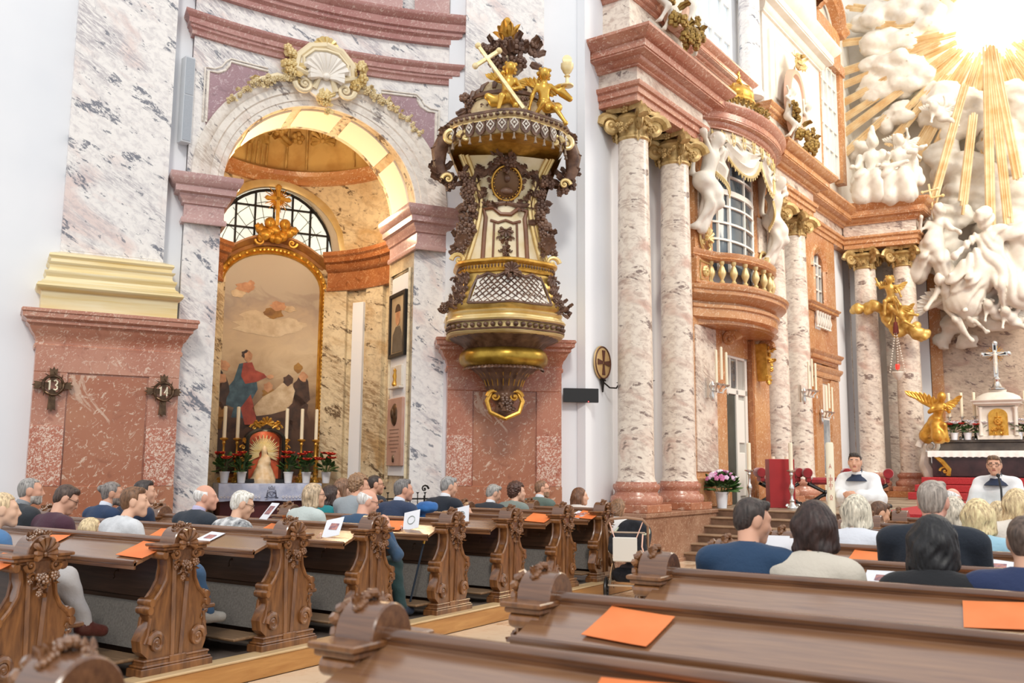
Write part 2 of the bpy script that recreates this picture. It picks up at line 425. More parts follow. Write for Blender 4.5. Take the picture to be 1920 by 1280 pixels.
def fobj(name, prims, res, mats, parent=None, k=.02, disp=None, cut=None, paint=None, **kw):
    V, Fc = field_mesh(prims, res, k, disp, cut); b = MB(); b.v = [tuple(p) for p in V.tolist()]; b.f = [tuple(q) for q in (Fc.tolist() if len(Fc) else [])]
    b.mi = [0]*len(b.f)
    if paint is not None and len(b.f): b.mi = paint(V[Fc].mean(1)).tolist()
    return obj(name, b, mats, parent, 180, **kw)
def rotm(yaw=0, pitch=0, roll=0):     # yaw to the left, pitch up, roll
    cy, sy, cp, sp, c, s = math.cos(yaw), math.sin(yaw), math.cos(pitch), math.sin(pitch), math.cos(roll), math.sin(roll)
    A = np.array([[cy, -sy, 0], [sy, cy, 0], [0, 0, 1.]]); B = np.array([[1., 0, 0], [0, cp, -sp], [0, sp, cp]]); D = np.array([[c, 0, s], [0, 1., 0], [-s, 0, c]])
    return A@B@D
def head_prims(c, R, s=1.0, neck=True, fem=False, neckto=None):
    c = np.array(c); T = lambda x, y, z: c+R@np.array((x, y, z))*s; r = lambda *a: tuple(q*s for q in a)
    P = [('e', T(0, -.014, .03), r(.074, .094, .086), R), ('e', T(0, .022, -.028), r(.056 if fem else .059, .066, .082), R),
         ('c', T(.04, .01, -.062), T(0, .066, -.098), .022*s, .02*s), ('c', T(-.04, .01, -.062), T(0, .066, -.098), .022*s, .02*s),
         ('e', T(0, .074, -.1), r(.02, .016, .018), R), ('c', T(0, .086, .01), T(0, .109, -.031), .008*s, .0135*s),
         ('c', T(-.04, .071, .026), T(.04, .071, .026), .013*s, .013*s), ('e', T(.04, .056, -.03), r(.024, .024, .026), R), ('e', T(-.04, .056, -.03), r(.024, .024, .026), R),
         ('c', T(-.017, .083, -.063), T(.017, .083, -.063), .0085*s, .0085*s),
         ('e', T(.077, -.014, -.008), r(.010, .021, .032), R@rotm(-.3)), ('e', T(-.077, -.014, -.008), r(.010, .021, .032), R@rotm(.3))]
    if neck: P += [('c', T(0, -.025, -.06), neckto if neckto is not None else T(0, -.05, -.2), (.046 if fem else .054)*s, (.05 if fem else .06)*s)]
    return P
def loc_of(c, R, s):
    c = np.array(c)
    def f(X, Y, Z):
        dx, dy, dz = X-c[0], Y-c[1], Z-c[2]
        return tuple((dx*R[0, i]+dy*R[1, i]+dz*R[2, i])/s for i in range(3))
    return f
HAIRM = {}
def hairmat(c):
    if c not in HAIRM:
        m, nt, b = newmat('hair_'+c); rgb = tuple(int(c[i:i+2], 16)/255 for i in (0, 2, 4)); dk = tuple(x*.68 for x in rgb); lt = tuple(min(1, x*1.25+.03) for x in rgb)
        t = tex(nt, 55, (1, 1, .16), detail=4, dist=.6); nt.links.new(ramp(nt, t, [(.3, dk), (.45, rgb), (.7, lt)]), b.inputs['Base Color'])
        b.inputs['Roughness'].default_value = .5; bump(nt, b, t, .5, .004); HAIRM[c] = m
    return HAIRM[c]
SKINS = {}
def skinmat(c):
    if c not in SKINS: SKINS[c] = plain('skin_'+c, c, .5, c2=c, bmp=.03, bsc=80)
    return SKINS[c]
M_LIP = plain('lips', 'B5685C', .45); M_EYEW = plain('eye_white', 'EEE8E2', .2); M_IRIS = plain('eye_dark', '2A1D16', .15)
def hair_obj(style, c, R, s, col, parent, res=.008, drop=.3):
    c = np.array(c); T = lambda x, y, z: c+R@np.array((x, y, z))*s; r = lambda *a: tuple(q*s for q in a); L = loc_of(c, R, s)
    P = [('e', T(0, -.018, .037), r(.083, .101, .09), R)]; amp, fr = .0016, 150
    face = lambda X, Y, Z: (lambda q: np.maximum(.045-q[1]-.25*np.abs(q[0]), q[2]-.066-.25*np.abs(q[0])))(L(X, Y, Z))
    if style == 'short':
        cut = lambda X, Y, Z: (lambda q: np.minimum(np.maximum(.04-q[1]-.2*np.abs(q[0]), q[2]-.068), np.maximum(q[2]+.005-.35*np.minimum(0, q[1]+.02), -.045-q[1]*1.3)))(L(X, Y, Z))
        P += [('c', T(-.035, .055, .088), T(.045, .045, .1), .022*s, .018*s), ('e', T(0, -.06, -.02), r(.062, .05, .06), R)]
    elif style == 'crop':
        P = [('e', T(0, -.016, .034), r(.08, .099, .088), R), ('e', T(0, -.055, -.02), r(.062, .05, .055), R)]; amp = .0012
        cut = lambda X, Y, Z: (lambda q: np.minimum(np.maximum(.035-q[1]-.2*np.abs(q[0]), q[2]-.078), np.maximum(q[2]+.005-.35*np.minimum(0, q[1]+.02), -.045-q[1]*1.3)))(L(X, Y, Z))
    elif style == 'bald':
        P = [('e', T(0, -.018, .02), r(.083, .102, .085), R)]
        cut = lambda X, Y, Z: (lambda q: np.minimum(np.minimum(-.0*q[0]-(q[2]-.052), .02-q[1]), np.maximum(q[2]+.008, -.04-q[1]*1.3)))(L(X, Y, Z))
        cut0 = cut; cut = lambda X, Y, Z: (lambda q: np.minimum(np.minimum(.055-q[2]-.3*np.minimum(0, q[1]+.02), .015-q[1]), np.maximum(q[2]+.008, -.04-q[1]*1.3)))(L(X, Y, Z))
    elif style == 'curly':
        P = [('e', T(0, -.025, .05), r(.105, .118, .1), R), ('e', T(0, -.07, -.02), r(.09, .06, .07), R)]; amp, fr = .012, 85; cut = face
    elif style == 'bun':
        P += [('e', T(0, -.06, -.02), r(.06, .05, .06), R), ('e', T(0, -.125, .055), r(.033, .033, .033), R)]
        cut = lambda X, Y, Z: (lambda q: np.minimum(np.maximum(.038-q[1], q[2]-.075), np.maximum(q[2]+.005, -.045-q[1]*1.3)))(L(X, Y, Z))
    else:     # bob, long
        P += [('e', T(0, -.05, -.02), r(.09, .07, .1), R), ('c', T(.074, -.01, .03), T(.082, .0, -.1), .03*s, .032*s), ('c', T(-.074, -.01, .03), T(-.082, .0, -.1), .03*s, .032*s), ('c', T(-.05, -.07, 0), T(.05, -.07, -.11), .05*s, .045*s), ('c', T(.05, -.07, 0), T(-.05, -.07, -.11), .05*s, .045*s)]
        if style == 'long':
            e = c+np.array((0, 0, 0))+R@np.array((0, -.1, 0))*s-np.array((0, 0, drop))
            P += [('c', T(.07, -.04, -.05), e+np.array((.07, 0, 0)), .045*s, .03*s), ('c', T(-.07, -.04, -.05), e+np.array((-.07, 0, 0)), .045*s, .03*s), ('c', T(0, -.09, -.05), e, .055*s, .04*s)]
        cut = lambda X, Y, Z: (lambda q: np.maximum(np.maximum(.03-q[1], np.abs(q[0])-.066+.3*np.maximum(0, q[2])), q[2]-.07))(L(X, Y, Z))
        amp, fr = .0022, 120
    def disp(X, Y, Z):
        q = L(X, Y, Z); a = np.arctan2(q[0], q[1]+.02)
        if style == 'curly': return amp*np.sin(fr*q[0]+2*np.sin(60*q[2]))*np.sin(fr*q[1])*np.sin(fr*q[2]+1)
        return amp*np.sin(a*23+5*np.sin(q[2]*22+q[0]*20))+amp*.6*np.sin(a*53+q[2]*35+3*np.sin(q[2]*40))
    return fobj('hair', P, res, hairmat(col), parent, k=.012, disp=disp, cut=cut)
def hand_prims(w, d, n, side=1, curl=.5, s=1.0):   # wrist, pointing direction, palm normal; thumb on the given side
    w, d, n = np.array(w, float), np.array(nrm(d)), np.array(nrm(n)); x = np.cross(d, n)*side
    P = [('c', w, w+d*.03*s, .024*s, .026*s)]
    for i, (o, l) in enumerate(((-.03, .062), (-.01, .076), (.011, .082), (.031, .074))):
        b = w+d*.085*s+x*o*s; P.append(('c', w+d*.02*s+x*o*.55*s, b, .017*s, .012*s)); p = b; a = curl*.6
        for q, rr in ((.42, .0095), (.32, .0088), (.26, .0078)):
            e = p+(d*math.cos(a)+n*math.sin(a))*l*q*s; P.append(('c', p, e, rr*s, rr*.93*s)); p = e; a += curl*1.1
    b = w+d*.025*s+x*.025*s; m = b+(d*.6+x*.75+n*.25)*.045*s; e = m+(d*.9+x*.15+n*.4)*.036*s
    return P+[('c', b, m, .015*s, .012*s), ('c', m, e, .0115*s, .0095*s)]
def person(label, head, face=0, turn=0, pitch=0, roll=0, hair='short', hcol='4a3a2e', skin='D9A98C', top='2B3A55', top2=None, topname='jacket', floor=.165, seat=None, lean=.05,
           fem=False, glasses=None, collar=None, legs=None, shoe='2a2422', s=1.0, arms=None, res=.008, beard=None, group=None, drop=.3, hands=None, sitting=True, coat=None, longhairback=False, tres=.015, broad=1.0, loc=None):
    """face: world yaw of the body (0 = looking along +Y, positive turns left); turn: the head's extra yaw"""
    hx, hy, hz = head; root = thing('person', label, 'person', (hx, hy, floor), face, group); H = hz-floor; st = seat if seat is not None else .43
    R = rotm(turn, pitch, roll); hc = np.array((0., 0., H)); nb = np.array((0, -.07-lean*.3, H-.15*s))
    P = head_prims(hc, R, s, True, fem, nb)+[('e', nb+np.array((0, -.01, -.06)), (.11*s, .06*s, .06*s))]
    L = loc_of(hc, R, s)
    def paint(c):
        q = L(c[:, 0], c[:, 1], c[:, 2]); m = np.zeros(len(c), int)
        m[(np.abs(q[0]) < .021) & (np.abs(q[2]+.063) < .0075) & (q[1] > .076)] = 1
        m[(np.abs(np.abs(q[0])-.031) < .017) & (np.abs(q[2]-.031) < .0036) & (q[1] > .055)] = 2
        if beard: m[(q[2] < -.045) & (q[1] > -.0) & (q[2] > -.125) & (m == 0) & ~((np.abs(q[0]) < .018) & (q[2] > -.058))] = 3
        return m
    body = fobj('body', P, res, [skinmat(skin), M_LIP, hairmat(hcol), hairmat(beard or hcol)], root, k=.011, paint=paint)
    T = lambda x, y, z: hc+R@np.array((x, y, z))*s
    e = MB()
    for sx in (1, -1): e.ball(T(sx*.031, .0745, .007), .0125*s, 8, 6)
    e.cur = 1
    for sx in (1, -1): e.ball(T(sx*.031, .0835, .007), .0062*s, 8, 6)
    e.build('eye', [M_EYEW, M_IRIS], root)
    if hair: hair_obj(hair, hc, R, s, hcol, root, res, drop)
    if glasses:
        g = MB()
        for sx in (1, -1):
            g.tube([T(sx*.033+.024*math.cos(a), .103-.01*abs(math.cos(a)), .004+.019*math.sin(a)) for a in np.linspace(0, 2*PI, 15)[:-1]], .0024*s, 5, closed=True)
            g.tube([T(sx*.057, .092, .008), T(sx*.08, .04, .01), T(sx*.083, -.01, .008)], .0024*s, 5)
        g.tube([T(-.01, .108, .008), T(.01, .108, .008)], .0024*s, 5); g.build('glasses', plain('spectacle_frame', glasses, .3), root)
    # garment
    shw = (.18 if fem else .215)*s*broad; sz = H-.215*s; pel = np.array((0, -.13-lean, st+.1)) if sitting else np.array((0, -.07, H*.545))
    ch = np.array((0, -.1-lean*.5, H-.345*s)); bl = ch*.45+pel*.55
    A = {'eR': (.25*broad, -.02, H-.54), 'wR': (.13, .22, H-.62), 'eL': (-.25*broad, -.02, H-.54), 'wL': (-.13, .22, H-.62)}
    if arms: A.update(arms)
    G = [('e', ch, (.185*s*broad, .128*s, .2*s)), ('e', bl, ((.15 if fem else .165)*s*broad, .125*s, .2*s)), ('e', pel, (.175*s, .13*s, .13*s)),
         ('c', (-shw*.8, ch[1]+.01, sz), (shw*.8, ch[1]+.01, sz), .062*s, .062*s), ('c', (0, nb[1]-.015, nb[2]-.02), (shw*.7, ch[1], sz+.015), .056*s, .056*s), ('c', (0, nb[1]-.015, nb[2]-.02), (-shw*.7, ch[1], sz+.015), .05*s, .05*s)]
    for sd, q in (('R', 1), ('L', -1)):
        S = (q*shw, ch[1]+.01, sz-.01); E, W = A['e'+sd], A['w'+sd]; G += [('c', S, E, .066*s, .05*s), ('c', E, W, .05*s, .037*s)]
    if fem: G += [('e', ch+np.array((.075, .08, -.02)), (.07, .06, .07)), ('e', ch+np.array((-.075, .08, -.02)), (.07, .06, .07))]
    fold = lambda X, Y, Z: .0045*np.sin(38*Z+14*X+6*np.sin(11*Y+9*X))*np.clip((H-.3-Z)*6, 0, 1)+.003*np.sin(55*X+20*Z+25*Y)*np.clip((H-.33-Z)*6, 0, 1)
    if topname == 'surplice': fold = lambda X, Y, Z: (.006*np.sin(70*X+2*np.sin(9*Z))+.004*np.sin(60*Y+30*Z))*np.clip((H-.3-Z)*5, 0, 1)
    ncut = lambda X, Y, Z: np.maximum(np.sqrt((X-nb[0])**2+(Y-nb[1]-.012)**2)-.062*s, nb[2]-.03-Z)
    if coat: G += coat
    fobj(topname, G, tres, cloth(top, top2, sc=14 if top2 else 8), root, k=.022, disp=fold, cut=ncut)
    if collar:
        b = MB(); b.lathe([(.06*s, -.03), (.066*s, .0), (.062*s, .026), (.055*s, .028), (.056*s, -.02)], 18, Matrix.Translation(Vector(nb+np.array((0, .008, .03))))@Matrix.Rotation(-.42, 4, 'X')); b.build('collar', cloth(collar), root)
    if legs:
        if sitting:
            K = legs.get('k', {}); G = [('e', pel+np.array((0, 0, -.02)), (.17*s, .14*s, .12*s))]
            for sd, q in (('R', 1), ('L', -1)):
                kn = K.get('k'+sd, (q*.1, .32, st+.07)); an = K.get('a'+sd, (q*.1, .34, .1)); G += [('c', (q*.085, pel[1]+.03, st+.06), kn, .095, .08), ('c', kn, an, .08, .058)]
        else:
            G = [('e', (0, -.06, H*.5), (.17, .12, .14))]
            for q in (1, -1): G += [('c', (q*.09, -.06, H*.47), (q*.1, -.03, .5), .085, .065), ('c', (q*.1, -.03, .5), (q*.1, -.06, .08), .065, .05)]
        fobj('trousers', G, .02, cloth(legs['c']), root, k=.022, disp=lambda X, Y, Z: .004*np.sin(50*Z+20*X+20*Y))
        for sd, q in (('R', 1), ('L', -1)):
            an = np.array((legs.get('k', {}).get('a'+sd, (q*.1, .34, .1)) if sitting else (q*.1, -.06, .08)), float)
            tilt = legs.get('tilt', 0)
            fobj('shoe', [('c', an+np.array((0, -.02, -.03)), an+np.array((0, .15, -.055-tilt)), .045, .034), ('c', an+np.array((0, -.03, -.05)), an+np.array((0, .15, -.065-tilt)), .035, .03), ('c', an+np.array((0, -.01, .02)), an+np.array((0, .02, -.03)), .046, .046)], .012, cloth(shoe, rough=.4), root, k=.012)
    for hd in hands or []:
        fobj('hand', hand_prims(*hd), .0055, skinmat(skin), root, k=.006)
    return root
# stone and gilded figures: joints in metres, one continuous surface
def fig_prims(J, h, child=False, drape=()):
    g = lambda n: np.array(J[n], float); hr = h*(.1 if child else .074); P = []
    pel, ch, hd = g('pel'), g('ch'), g('hd'); rt = np.array(nrm(J.get('rt', (1, 0, 0)))); q = h*(1.25 if child else 1)
    up = np.array(nrm(hd-ch)); fw = np.cross(up, rt)
    if J.get('look') is not None: fw = np.array(nrm(J['look']))
    P += [('e', hd, (hr*.88, hr*.98, hr*1.15)), ('e', hd-fw*hr*.25+up*hr*.25, (hr*1.0,)*3), ('c', hd+fw*hr*.75-up*hr*.05, hd+fw*hr*1.05-up*hr*.3, hr*.12, hr*.16), ('c', hd+fw*hr*.5-up*hr*.7, hd+fw*hr*.75-up*hr*.85, hr*.4, hr*.3),
          ('c', hd-up*hr*.6, ch+up*.07*h, hr*.5, hr*.55), ('e', ch, (.1*q, .075*q, .105*q), None), ('c', ch, pel, .082*q, .085*q), ('c', pel-rt*.035*q, pel+rt*.035*q, .075*q, .075*q)]
    for sd, d in (('R', 1), ('L', -1)):
        S = ch+rt*d*.105*q+up*.06*q; Hh = pel+rt*d*.055*q; e, w, kn, f = g('e'+sd), g('w'+sd), g('k'+sd), g('f'+sd)
        P += [('c', S, e, .036*q, .028*q), ('c', e, w, .028*q, .02*q), ('e', w+(w-e)*.12, (.024*q,)*3), ('c', Hh, kn, .058*q, .042*q), ('c', kn, f, .042*q, .026*q)]
        t = np.array(J.get('t'+sd, f+fw*.09*q-np.array((0, 0, .02*q)))); P += [('c', f, t, .026*q, .018*q)]
    for c in drape: P.append(c)
    return P
def folds(a=.02, f=14, seed=0):
    def d(X, Y, Z):
        u = X+.35*Z+.12*np.sin(3.1*Z+2*X+seed)+.1*np.sin(5.3*X-2.2*Z+4*Y); v = .6*X-.5*Z+Y+.15*np.sin(4*Z+seed*2)
        m = .5+.5*np.sin(2.7*X+1.9*Z+3*Y+seed)
        return a*(1-np.abs(np.sin(f*.5*u)))*m*1.3-a*.4+a*.7*np.sin(f*.8*v)*(1-m)
    return d
def wing(b, base, tip, nrm_, wd, n=9, M=None):       # overlapping feathers
    base, tip, nn = Vector(base), Vector(tip), nrm(nrm_); d = tip-base; sd = d.normalized().cross(nn)
    for r, (f0, ln) in enumerate(((.0, .55), (.15, .85))):
        for i in range(n):
            t = i/(n-1); p = base+d*(t*.75)+nn*(.01*r)
            b.leaf(p, d*(.35+.65*t)+sd*d.length*(.9-.8*t), nn, wd*(ln)*(1.1-.3*abs(t-.4)), wd*.13, .25, 0, M, 4)
    b.tube([base, base+d*.45+sd*-.05*wd, base+d*.8], [wd*.12, wd*.1, wd*.05], 6, M)
    return b
# ------------------------------------------------------------------ the nave: floor, platforms, walls
CORN = [(0, 0), (.12, 0), (.12, .06), (.22, .10), (.28, .18), (.30, .26), (.62, .30), (.62, .36), (.66, .37), (.66, .62), (.72, .65), (.80, .71), (.92, .80), (.98, .88), (1, .9), (1, 1), (-.2, 1)]
PEDC = [(0, 0), (.1, .0), (.14, .05), (.14, .1), (.06, .14), (.06, .26), (.12, .30), (.14, .36), (.30, .44), (.44, .56), (.48, .60), (.60, .64), (.66, .66), (.66, .74), (.72, .76), (.9, .80), (.92, .92), (1, .94), (1, 1), (-.2, 1)]
def pf(P, o0, o1, z0, z1): return [(o0+(o1-o0)*a, z0+(z1-z0)*b) for a, b in P]
floor = structure('floor')
b = MB(); b.b2(-14, 8, -8, 36, -.2, -.012); b.build('subfloor', plain('floor_joint', 'B9A58E', .6), floor)
M_SLAB = marble('floor_slab', 'E3CDB2', 'D8B291', 'B89878', 'CDAA88', rough=.22, sc=.8, amt=-.02, mot=.3)
b = MB(); b.box((0, 0, -.006), (1.13, 1.1, .012), bev=.004); slab = b.build('slab', M_SLAB, floor, 0)
first = True
for i in range(3):
    for j in range(13):
        o = slab if first else slab.copy()
        if not first: COL.objects.link(o)
        first = False; o.location = (-5.2+1.142*i, 2.4+1.11*j+(.4 if i % 2 else 0), 0); o.rotation_euler = (0, 0, PI*((i+j) % 2))
b = MB(); b.b2(-12.2, -5.8, -4, 12.45, 0, .165); pl = b.build('floor_platform_left', plain('worn_platform', '6E6258', .6, c2='5C5149', sc=3, bmp=.1), None, 0, kind='structure')
b = MB(); b.b2(-5.815, -5.775, -4, 12.47, 0, .158, bev=.004); b.build('kerb_board', M_OAK, pl, 0, label='light oak riser board')
b = MB(); b.b2(-5.94, -5.765, -4, 12.48, .158, .178, bev=.006); b.build('kerb_cap', plain('pale_oak_cap', 'D9BE96', .35, c2='C9A878', sc=5, st=(9, .6, 9)), pl, 0)
b = MB(); b.b2(-2.38, 6, -4, 12.3, 0, .165); pr = b.build('floor_platform_right', plain('worn_platform2', '6E6258', .6), None, 0, kind='structure')
b = MB(); b.b2(-2.4, -2.36, -4, 12.32, 0, .158, bev=.004); b.build('kerb_board', M_OAK, pr, 0)

FA = ((-11.98, 6.62, 0), math.radians(62.25)); FB = ((-8.98, 11.6, 0), math.radians(40.43)); FF = ((-11.12, 8.79, 0), math.radians(58.9))
wl = structure('wall_left', *FA)
b = MB(); b.b2(-7, 2.03, .4, .9, 0, 15); b.b2(-7, -.98, .28, .4, 0, 15, bev=.02); b.build('plaster', M_WHITE, wl, 0)
wp = structure('wall_pulpit', *FB)
b = MB(); b.b2(.17, 2.52, .4, .9, 0, 15); b.build('plaster', M_WHITE, wp, 0)
cw = structure('wall_corner')
b = MB(); b.b2(-7.9, -7.3, 13.5, 14.46, 0, 15); b.b2(-7.42, -7.27, 13.42, 13.62, 0, 15); b.build('plaster', M_WHITE, cw, 0)

def pier(rt, label, darker):
    t = thing('pilaster', label, 'pilaster', *rt)
    red = M_RED if not darker else breccia('red_marble_b', 'A8644C', 'B97A60', 'D9B8A0', '84402E')
    path = [(.22, .5), (.22, .12), (2.05, .12), (2.05, .5)]
    b = MB(); b.b2(.22, 2.05, .12, .5, .0, 3.2)
    for x0, x1 in ((.22, .62), (1.65, 2.05)): b.b2(x0, x1, .09, .12, .5, 2.86, bev=.008)
    b.b2(.22, 2.05, .09, .12, 2.86, 3.2, bev=.008); b.build('pedestal', red, t, 0)
    b = MB(); b.b2(.2, 2.07, .07, .5, 0, .5, bev=.02); b.b2(.21, 2.06, .085, .5, .5, 1.36, bev=.01); b.build('plinth', M_RED2, t, 0)
    for x0, x1 in ((.22, .62), (1.65, 2.05)):
        b = MB(); b.b2(x0, x1, .08, .12, 1.36, 2.15, bev=.006); b.build('side_slab', breccia('speckled_red', 'A9604A', 'B9745C', 'EBD8C6', '8A4632', sc=1.3, thr=.5) if 'sp' not in CH else CH['sp'], t, 0); CH['sp'] = bpy.data.materials['speckled_red']
    b = MB(); b.b2(.64, 1.63, .105, .2, 1.36, 2.84); b.build('inset_panel', M_RED2, t, 0)
    b = MB(); b.sweep(pf(PEDC, 0, .21, 3.17, 3.67), path); b.b2(.02, 2.25, -.08, .5, 3.66, 3.685); b.build('cornice', red, t)
    gp = [(.43, .5), (.43, .2), (1.76, .2), (1.76, .5)]
    g = [(.2, 3.68), (.2, 3.92), (.21, 3.94), (.25, 3.96), (.27, 4.0), (.25, 4.04), (.21, 4.06), (.2, 4.08), (.17, 4.1), (.155, 4.14), (.17, 4.18), (.18, 4.2), (.18, 4.22), (.14, 4.23), (.125, 4.25), (.12, 4.28), (.125, 4.31), (.15, 4.33), (.155, 4.35), (.11, 4.36), (.11, 4.4), (.13, 4.42), (.14, 4.44), (.13, 4.47), (.05, 4.5), (.0, 4.52), (-.1, 4.52)]
    b = MB(); b.sweep(g, gp); b.build('gilded_base', M_GOLDL, t)
    b = MB(); b.b2(.43, 1.76, .2, .5, 4.5, 15, bev=.015); b.b2(.5, 1.69, .195, .2, 4.55, 15); b.build('shaft', M_WM, t, 0)
    return t
pier(FA, 'marble pilaster with gilded base on salmon pedestal, carrying two station crosses', 0)
pier(FB, 'marble pilaster on red pedestal directly behind the carved pulpit', 1)

# ------------------------------------------------------------------ chapel front: a concave marble wall with an arch
CS, CZ, CR = 1.78, 5.85, 1.54
bend = lambda x: .3*(1-((x-1.78)/2.1)**2)
def bent(b, k=1.0):
    b.v = [(x, y+k*max(-.1, bend(x)), z) for x, y, z in b.v]; return b
wc = structure('wall_chapel', *FF)
b = MB(); N = 40
A = [PI-PI*i/N for i in range(N+1)]
arc = [(CS+CR*math.cos(a), CZ+CR*math.sin(a)) for a in A]
b.grid([[(s, 0, z+(11-z)*j/4) for j in range(5)] for s, z in arc])
for s0, s1 in ((-.29, .24), (3.32, 3.86)):
    b.grid([[(s0+(s1-s0)*i/3, 0, z) for z in (0, 3, 5.85, 8, 11)] for i in range(4)])
    b.grid([[(s0, y, z) for z in (0, 11)] for y in (.5, 0)]); b.grid([[(s1, y, z) for z in (0, 11)] for y in (0, .5)])
bent(b).build('facing', M_WM, wc, 0)
b = MB(); b.grid([[(s, y, z) for y in (0, .12, 1.4)] for s, z in arc])
for s in (.24, 3.32): b.grid([[(s, y, z) for y in (0, 1.4)] for z in (0, 2, 4, 5.85)])
b.v = [(x, y+max(0, bend(x))*(1-y/1.4), z) for x, y, z in b.v]; b.build('reveal', M_CHM, wc, 0)
b = MB()     # cream panels in the soffit of the arch
for a0, a1 in ((.1, .62), (.72, 1.25), (1.35, 1.8), (1.9, 2.42), (2.52, 3.04)):
    rows = []
    for i in range(9):
        a = a0+(a1-a0)*i/8; rows.append([(CS+(CR-q)*math.cos(a), y, CZ+(CR-q)*math.sin(a)) for y, q in ((.42, 0), (.42, .03), (.46, .03), (.48, .015), (1.16, .015), (1.18, .03), (1.22, .03), (1.22, 0))])
    b.grid(rows)
b.build('soffit_panel', plain('cream_plaster', 'F4E4CE', .8), wc)
# moulded arch, imposts and cornices
def arch_mould(b, prof, cx, cz, n=48, a0=0, a1=PI, ky=1):
    return b.grid([[(cx+r*math.cos(a)*ky, -o, cz+r*math.sin(a)) for r, o in prof] for a in [a1-(a1-a0)*i/n for i in range(n+1)]])
b = MB(); arch_mould(b, [(1.54, 0), (1.54, .03), (1.62, .03), (1.63, .045), (1.74, .045), (1.76, .065), (1.86, .065), (1.88, .085), (1.95, .1), (2.02, .1), (2.03, 0)], CS, CZ)
bent(b).build('archivolt', M_WM2, wc)
def impost(path, k, pal):
    b = MB(); b.sweep([(0, 5.16), (.05, 5.16), (.06, 5.2), (.05, 5.24), (.02, 5.25), (.02, 5.44), (.05, 5.45), (.06, 5.5), (.09, 5.53), (.1, 5.58), (.16, 5.6), (.165, 5.69), (.2, 5.71), (.23, 5.77), (.245, 5.8), (.245, 5.86), (-.1, 5.86)], path)
    b.v = [(x, y+k, z) for x, y, z in b.v]; return b.build('impost', M_ROSE if pal else M_ROSE, wc)
impost([(-.29, .5), (-.29, 0), (.24, 0), (.24, 1.35)], .0, 0); impost([(3.32, 1.35), (3.32, 0), (3.86, 0), (3.86, .5)], .0, 1)
M_CORN = breccia('cornice_rose', 'A4706A', 'B4867E', 'D0B4AA', '8C5E56')
for z0, z1, o, e in ((8.05, 8.38, .16, .06), (8.74, 9.22, .26, .2)):
    b = MB(); pts = [(-.29-.0, .5)]+[(-.29+4.15*i/24, 0) for i in range(25)]+[(3.86, .5)]
    b.sweep(pf([(0, 0), (.3, .02), (.3, .2), (.36, .24), (.5, .3), (.5, .42), (.66, .46), (.66, .7), (.8, .76), (.95, .86), (1, .9), (1, 1), (-.3, 1)], 0, o, z0, z1), pts); bent(b).build('cornice', M_CORN, wc)
b = MB()
for s0, s1 in ((-.2, .35), (.55, 3.0), (3.2, 3.78)): b.grid([[(s0+(s1-s0)*i/8, y, z) for y, z in ((.0, 9.24), (-.1, 9.24), (-.1, 9.62), (0, 9.62))] for i in range(9)])
bent(b).build('attic_block', M_ROSE, wc, 0)
# rose spandrel panels with beaded frame
def spandrel(mir):
    m = (lambda x: 2*CS-x) if mir else (lambda x: x)
    ex = lambda a: (CS+2.03*math.cos(a), CZ+2.03*math.sin(a))
    out = [(-.06, 6.75), (-.06, 7.55), (.08, 7.57), (.19, 7.64), (.25, 7.74), (.27, 7.8), (.85, 7.8)]
    a0 = math.acos((.85-CS)/2.03); a1 = math.acos((-.06-CS)/2.03)
    arcp = [ex(a0+(a1-a0)*i/10) for i in range(11)]
    poly = [(m(x), z) for x, z in out+arcp]
    c = (sum(p[0] for p in poly)/len(poly), sum(p[1] for p in poly)/len(poly))
    b = MB(); b.prism(poly[::-1] if mir else poly, -.015, .02); bent(b).build('spandrel_panel', breccia('rose_panel', '9C7C82', 'B0929A', 'CDB9BC', '7F646A', sc=.8) if 'rp' not in CH else CH['rp'], wc, 0); CH['rp'] = bpy.data.materials['rose_panel']
    b = MB(); b.tube([(m(x), -.02, z) for x, z in out[::1]], .022, 6); b.tube([(m(x-.05 if i < 5 else x), -.015, z+(.05 if i > 0 else 0)) for i, (x, z) in enumerate(out)], .014, 6); bent(b).build('bead', M_WM2, wc)
spandrel(0); spandrel(1)
# cartouche with shell over the arch
t = thing('shell_cartouche', 'pale gilded stucco shell cartouche with scrolls crowning the chapel arch', 'cartouche', FF[0], FF[1])
by = bend(1.75); O = (0, -1, 0)
def atF(b): b.v = [(x, y+by, z) for x, y, z in b.v]; return b
b = MB(); b.shell((1.74, -.2, 7.82), (1, 0, 0), (0, 0, 1), O, .37, 13, .15, a0=-1.75, a1=1.75); b.prism([(1.74+.43*math.cos(a), 7.92+.44*math.sin(a)) for a in np.linspace(0, 2*PI, 25)[:-1]], -.18, .1); atF(b).build('shell', plain('stucco_grey', 'E9E2D8', .6), t)
b = MB()
for sx in (-1, 1):
    b.scroll((1.74+sx*.33, -.2, 7.66), (sx, 0, 0), (0, 0, -1), .16, 2.0, .3, 7, .17)
    b.tube([(1.74+sx*.18, -.17, 7.62), (1.74+sx*.12, -.2, 7.78), (1.74+sx*.3, -.2, 7.84), (1.74+sx*.47, -.17, 7.9), (1.74+sx*.44, -.16, 8.12), (1.74+sx*.25, -.16, 8.32), (1.74, -.16, 8.38)], .06, 7)
    b.tube([(1.74+sx*.34, -.19, 7.9), (1.74+sx*.36, -.19, 8.1), (1.74+sx*.2, -.19, 8.26), (1.74, -.19, 8.29)], .03, 6)
    b.tube([(1.74+sx*.45, -.1, 7.72), (1.74+sx*.75, -.12, 7.74), (1.74+sx*1.05, -.1, 7.62), (1.74+sx*1.1, -.1, 7.52)], [.05, .05, .04, .02], 7)
atF(b).build('scrollwork', plain('ivory_scroll', 'E6D6B4', .5, .1), t)
b = MB()
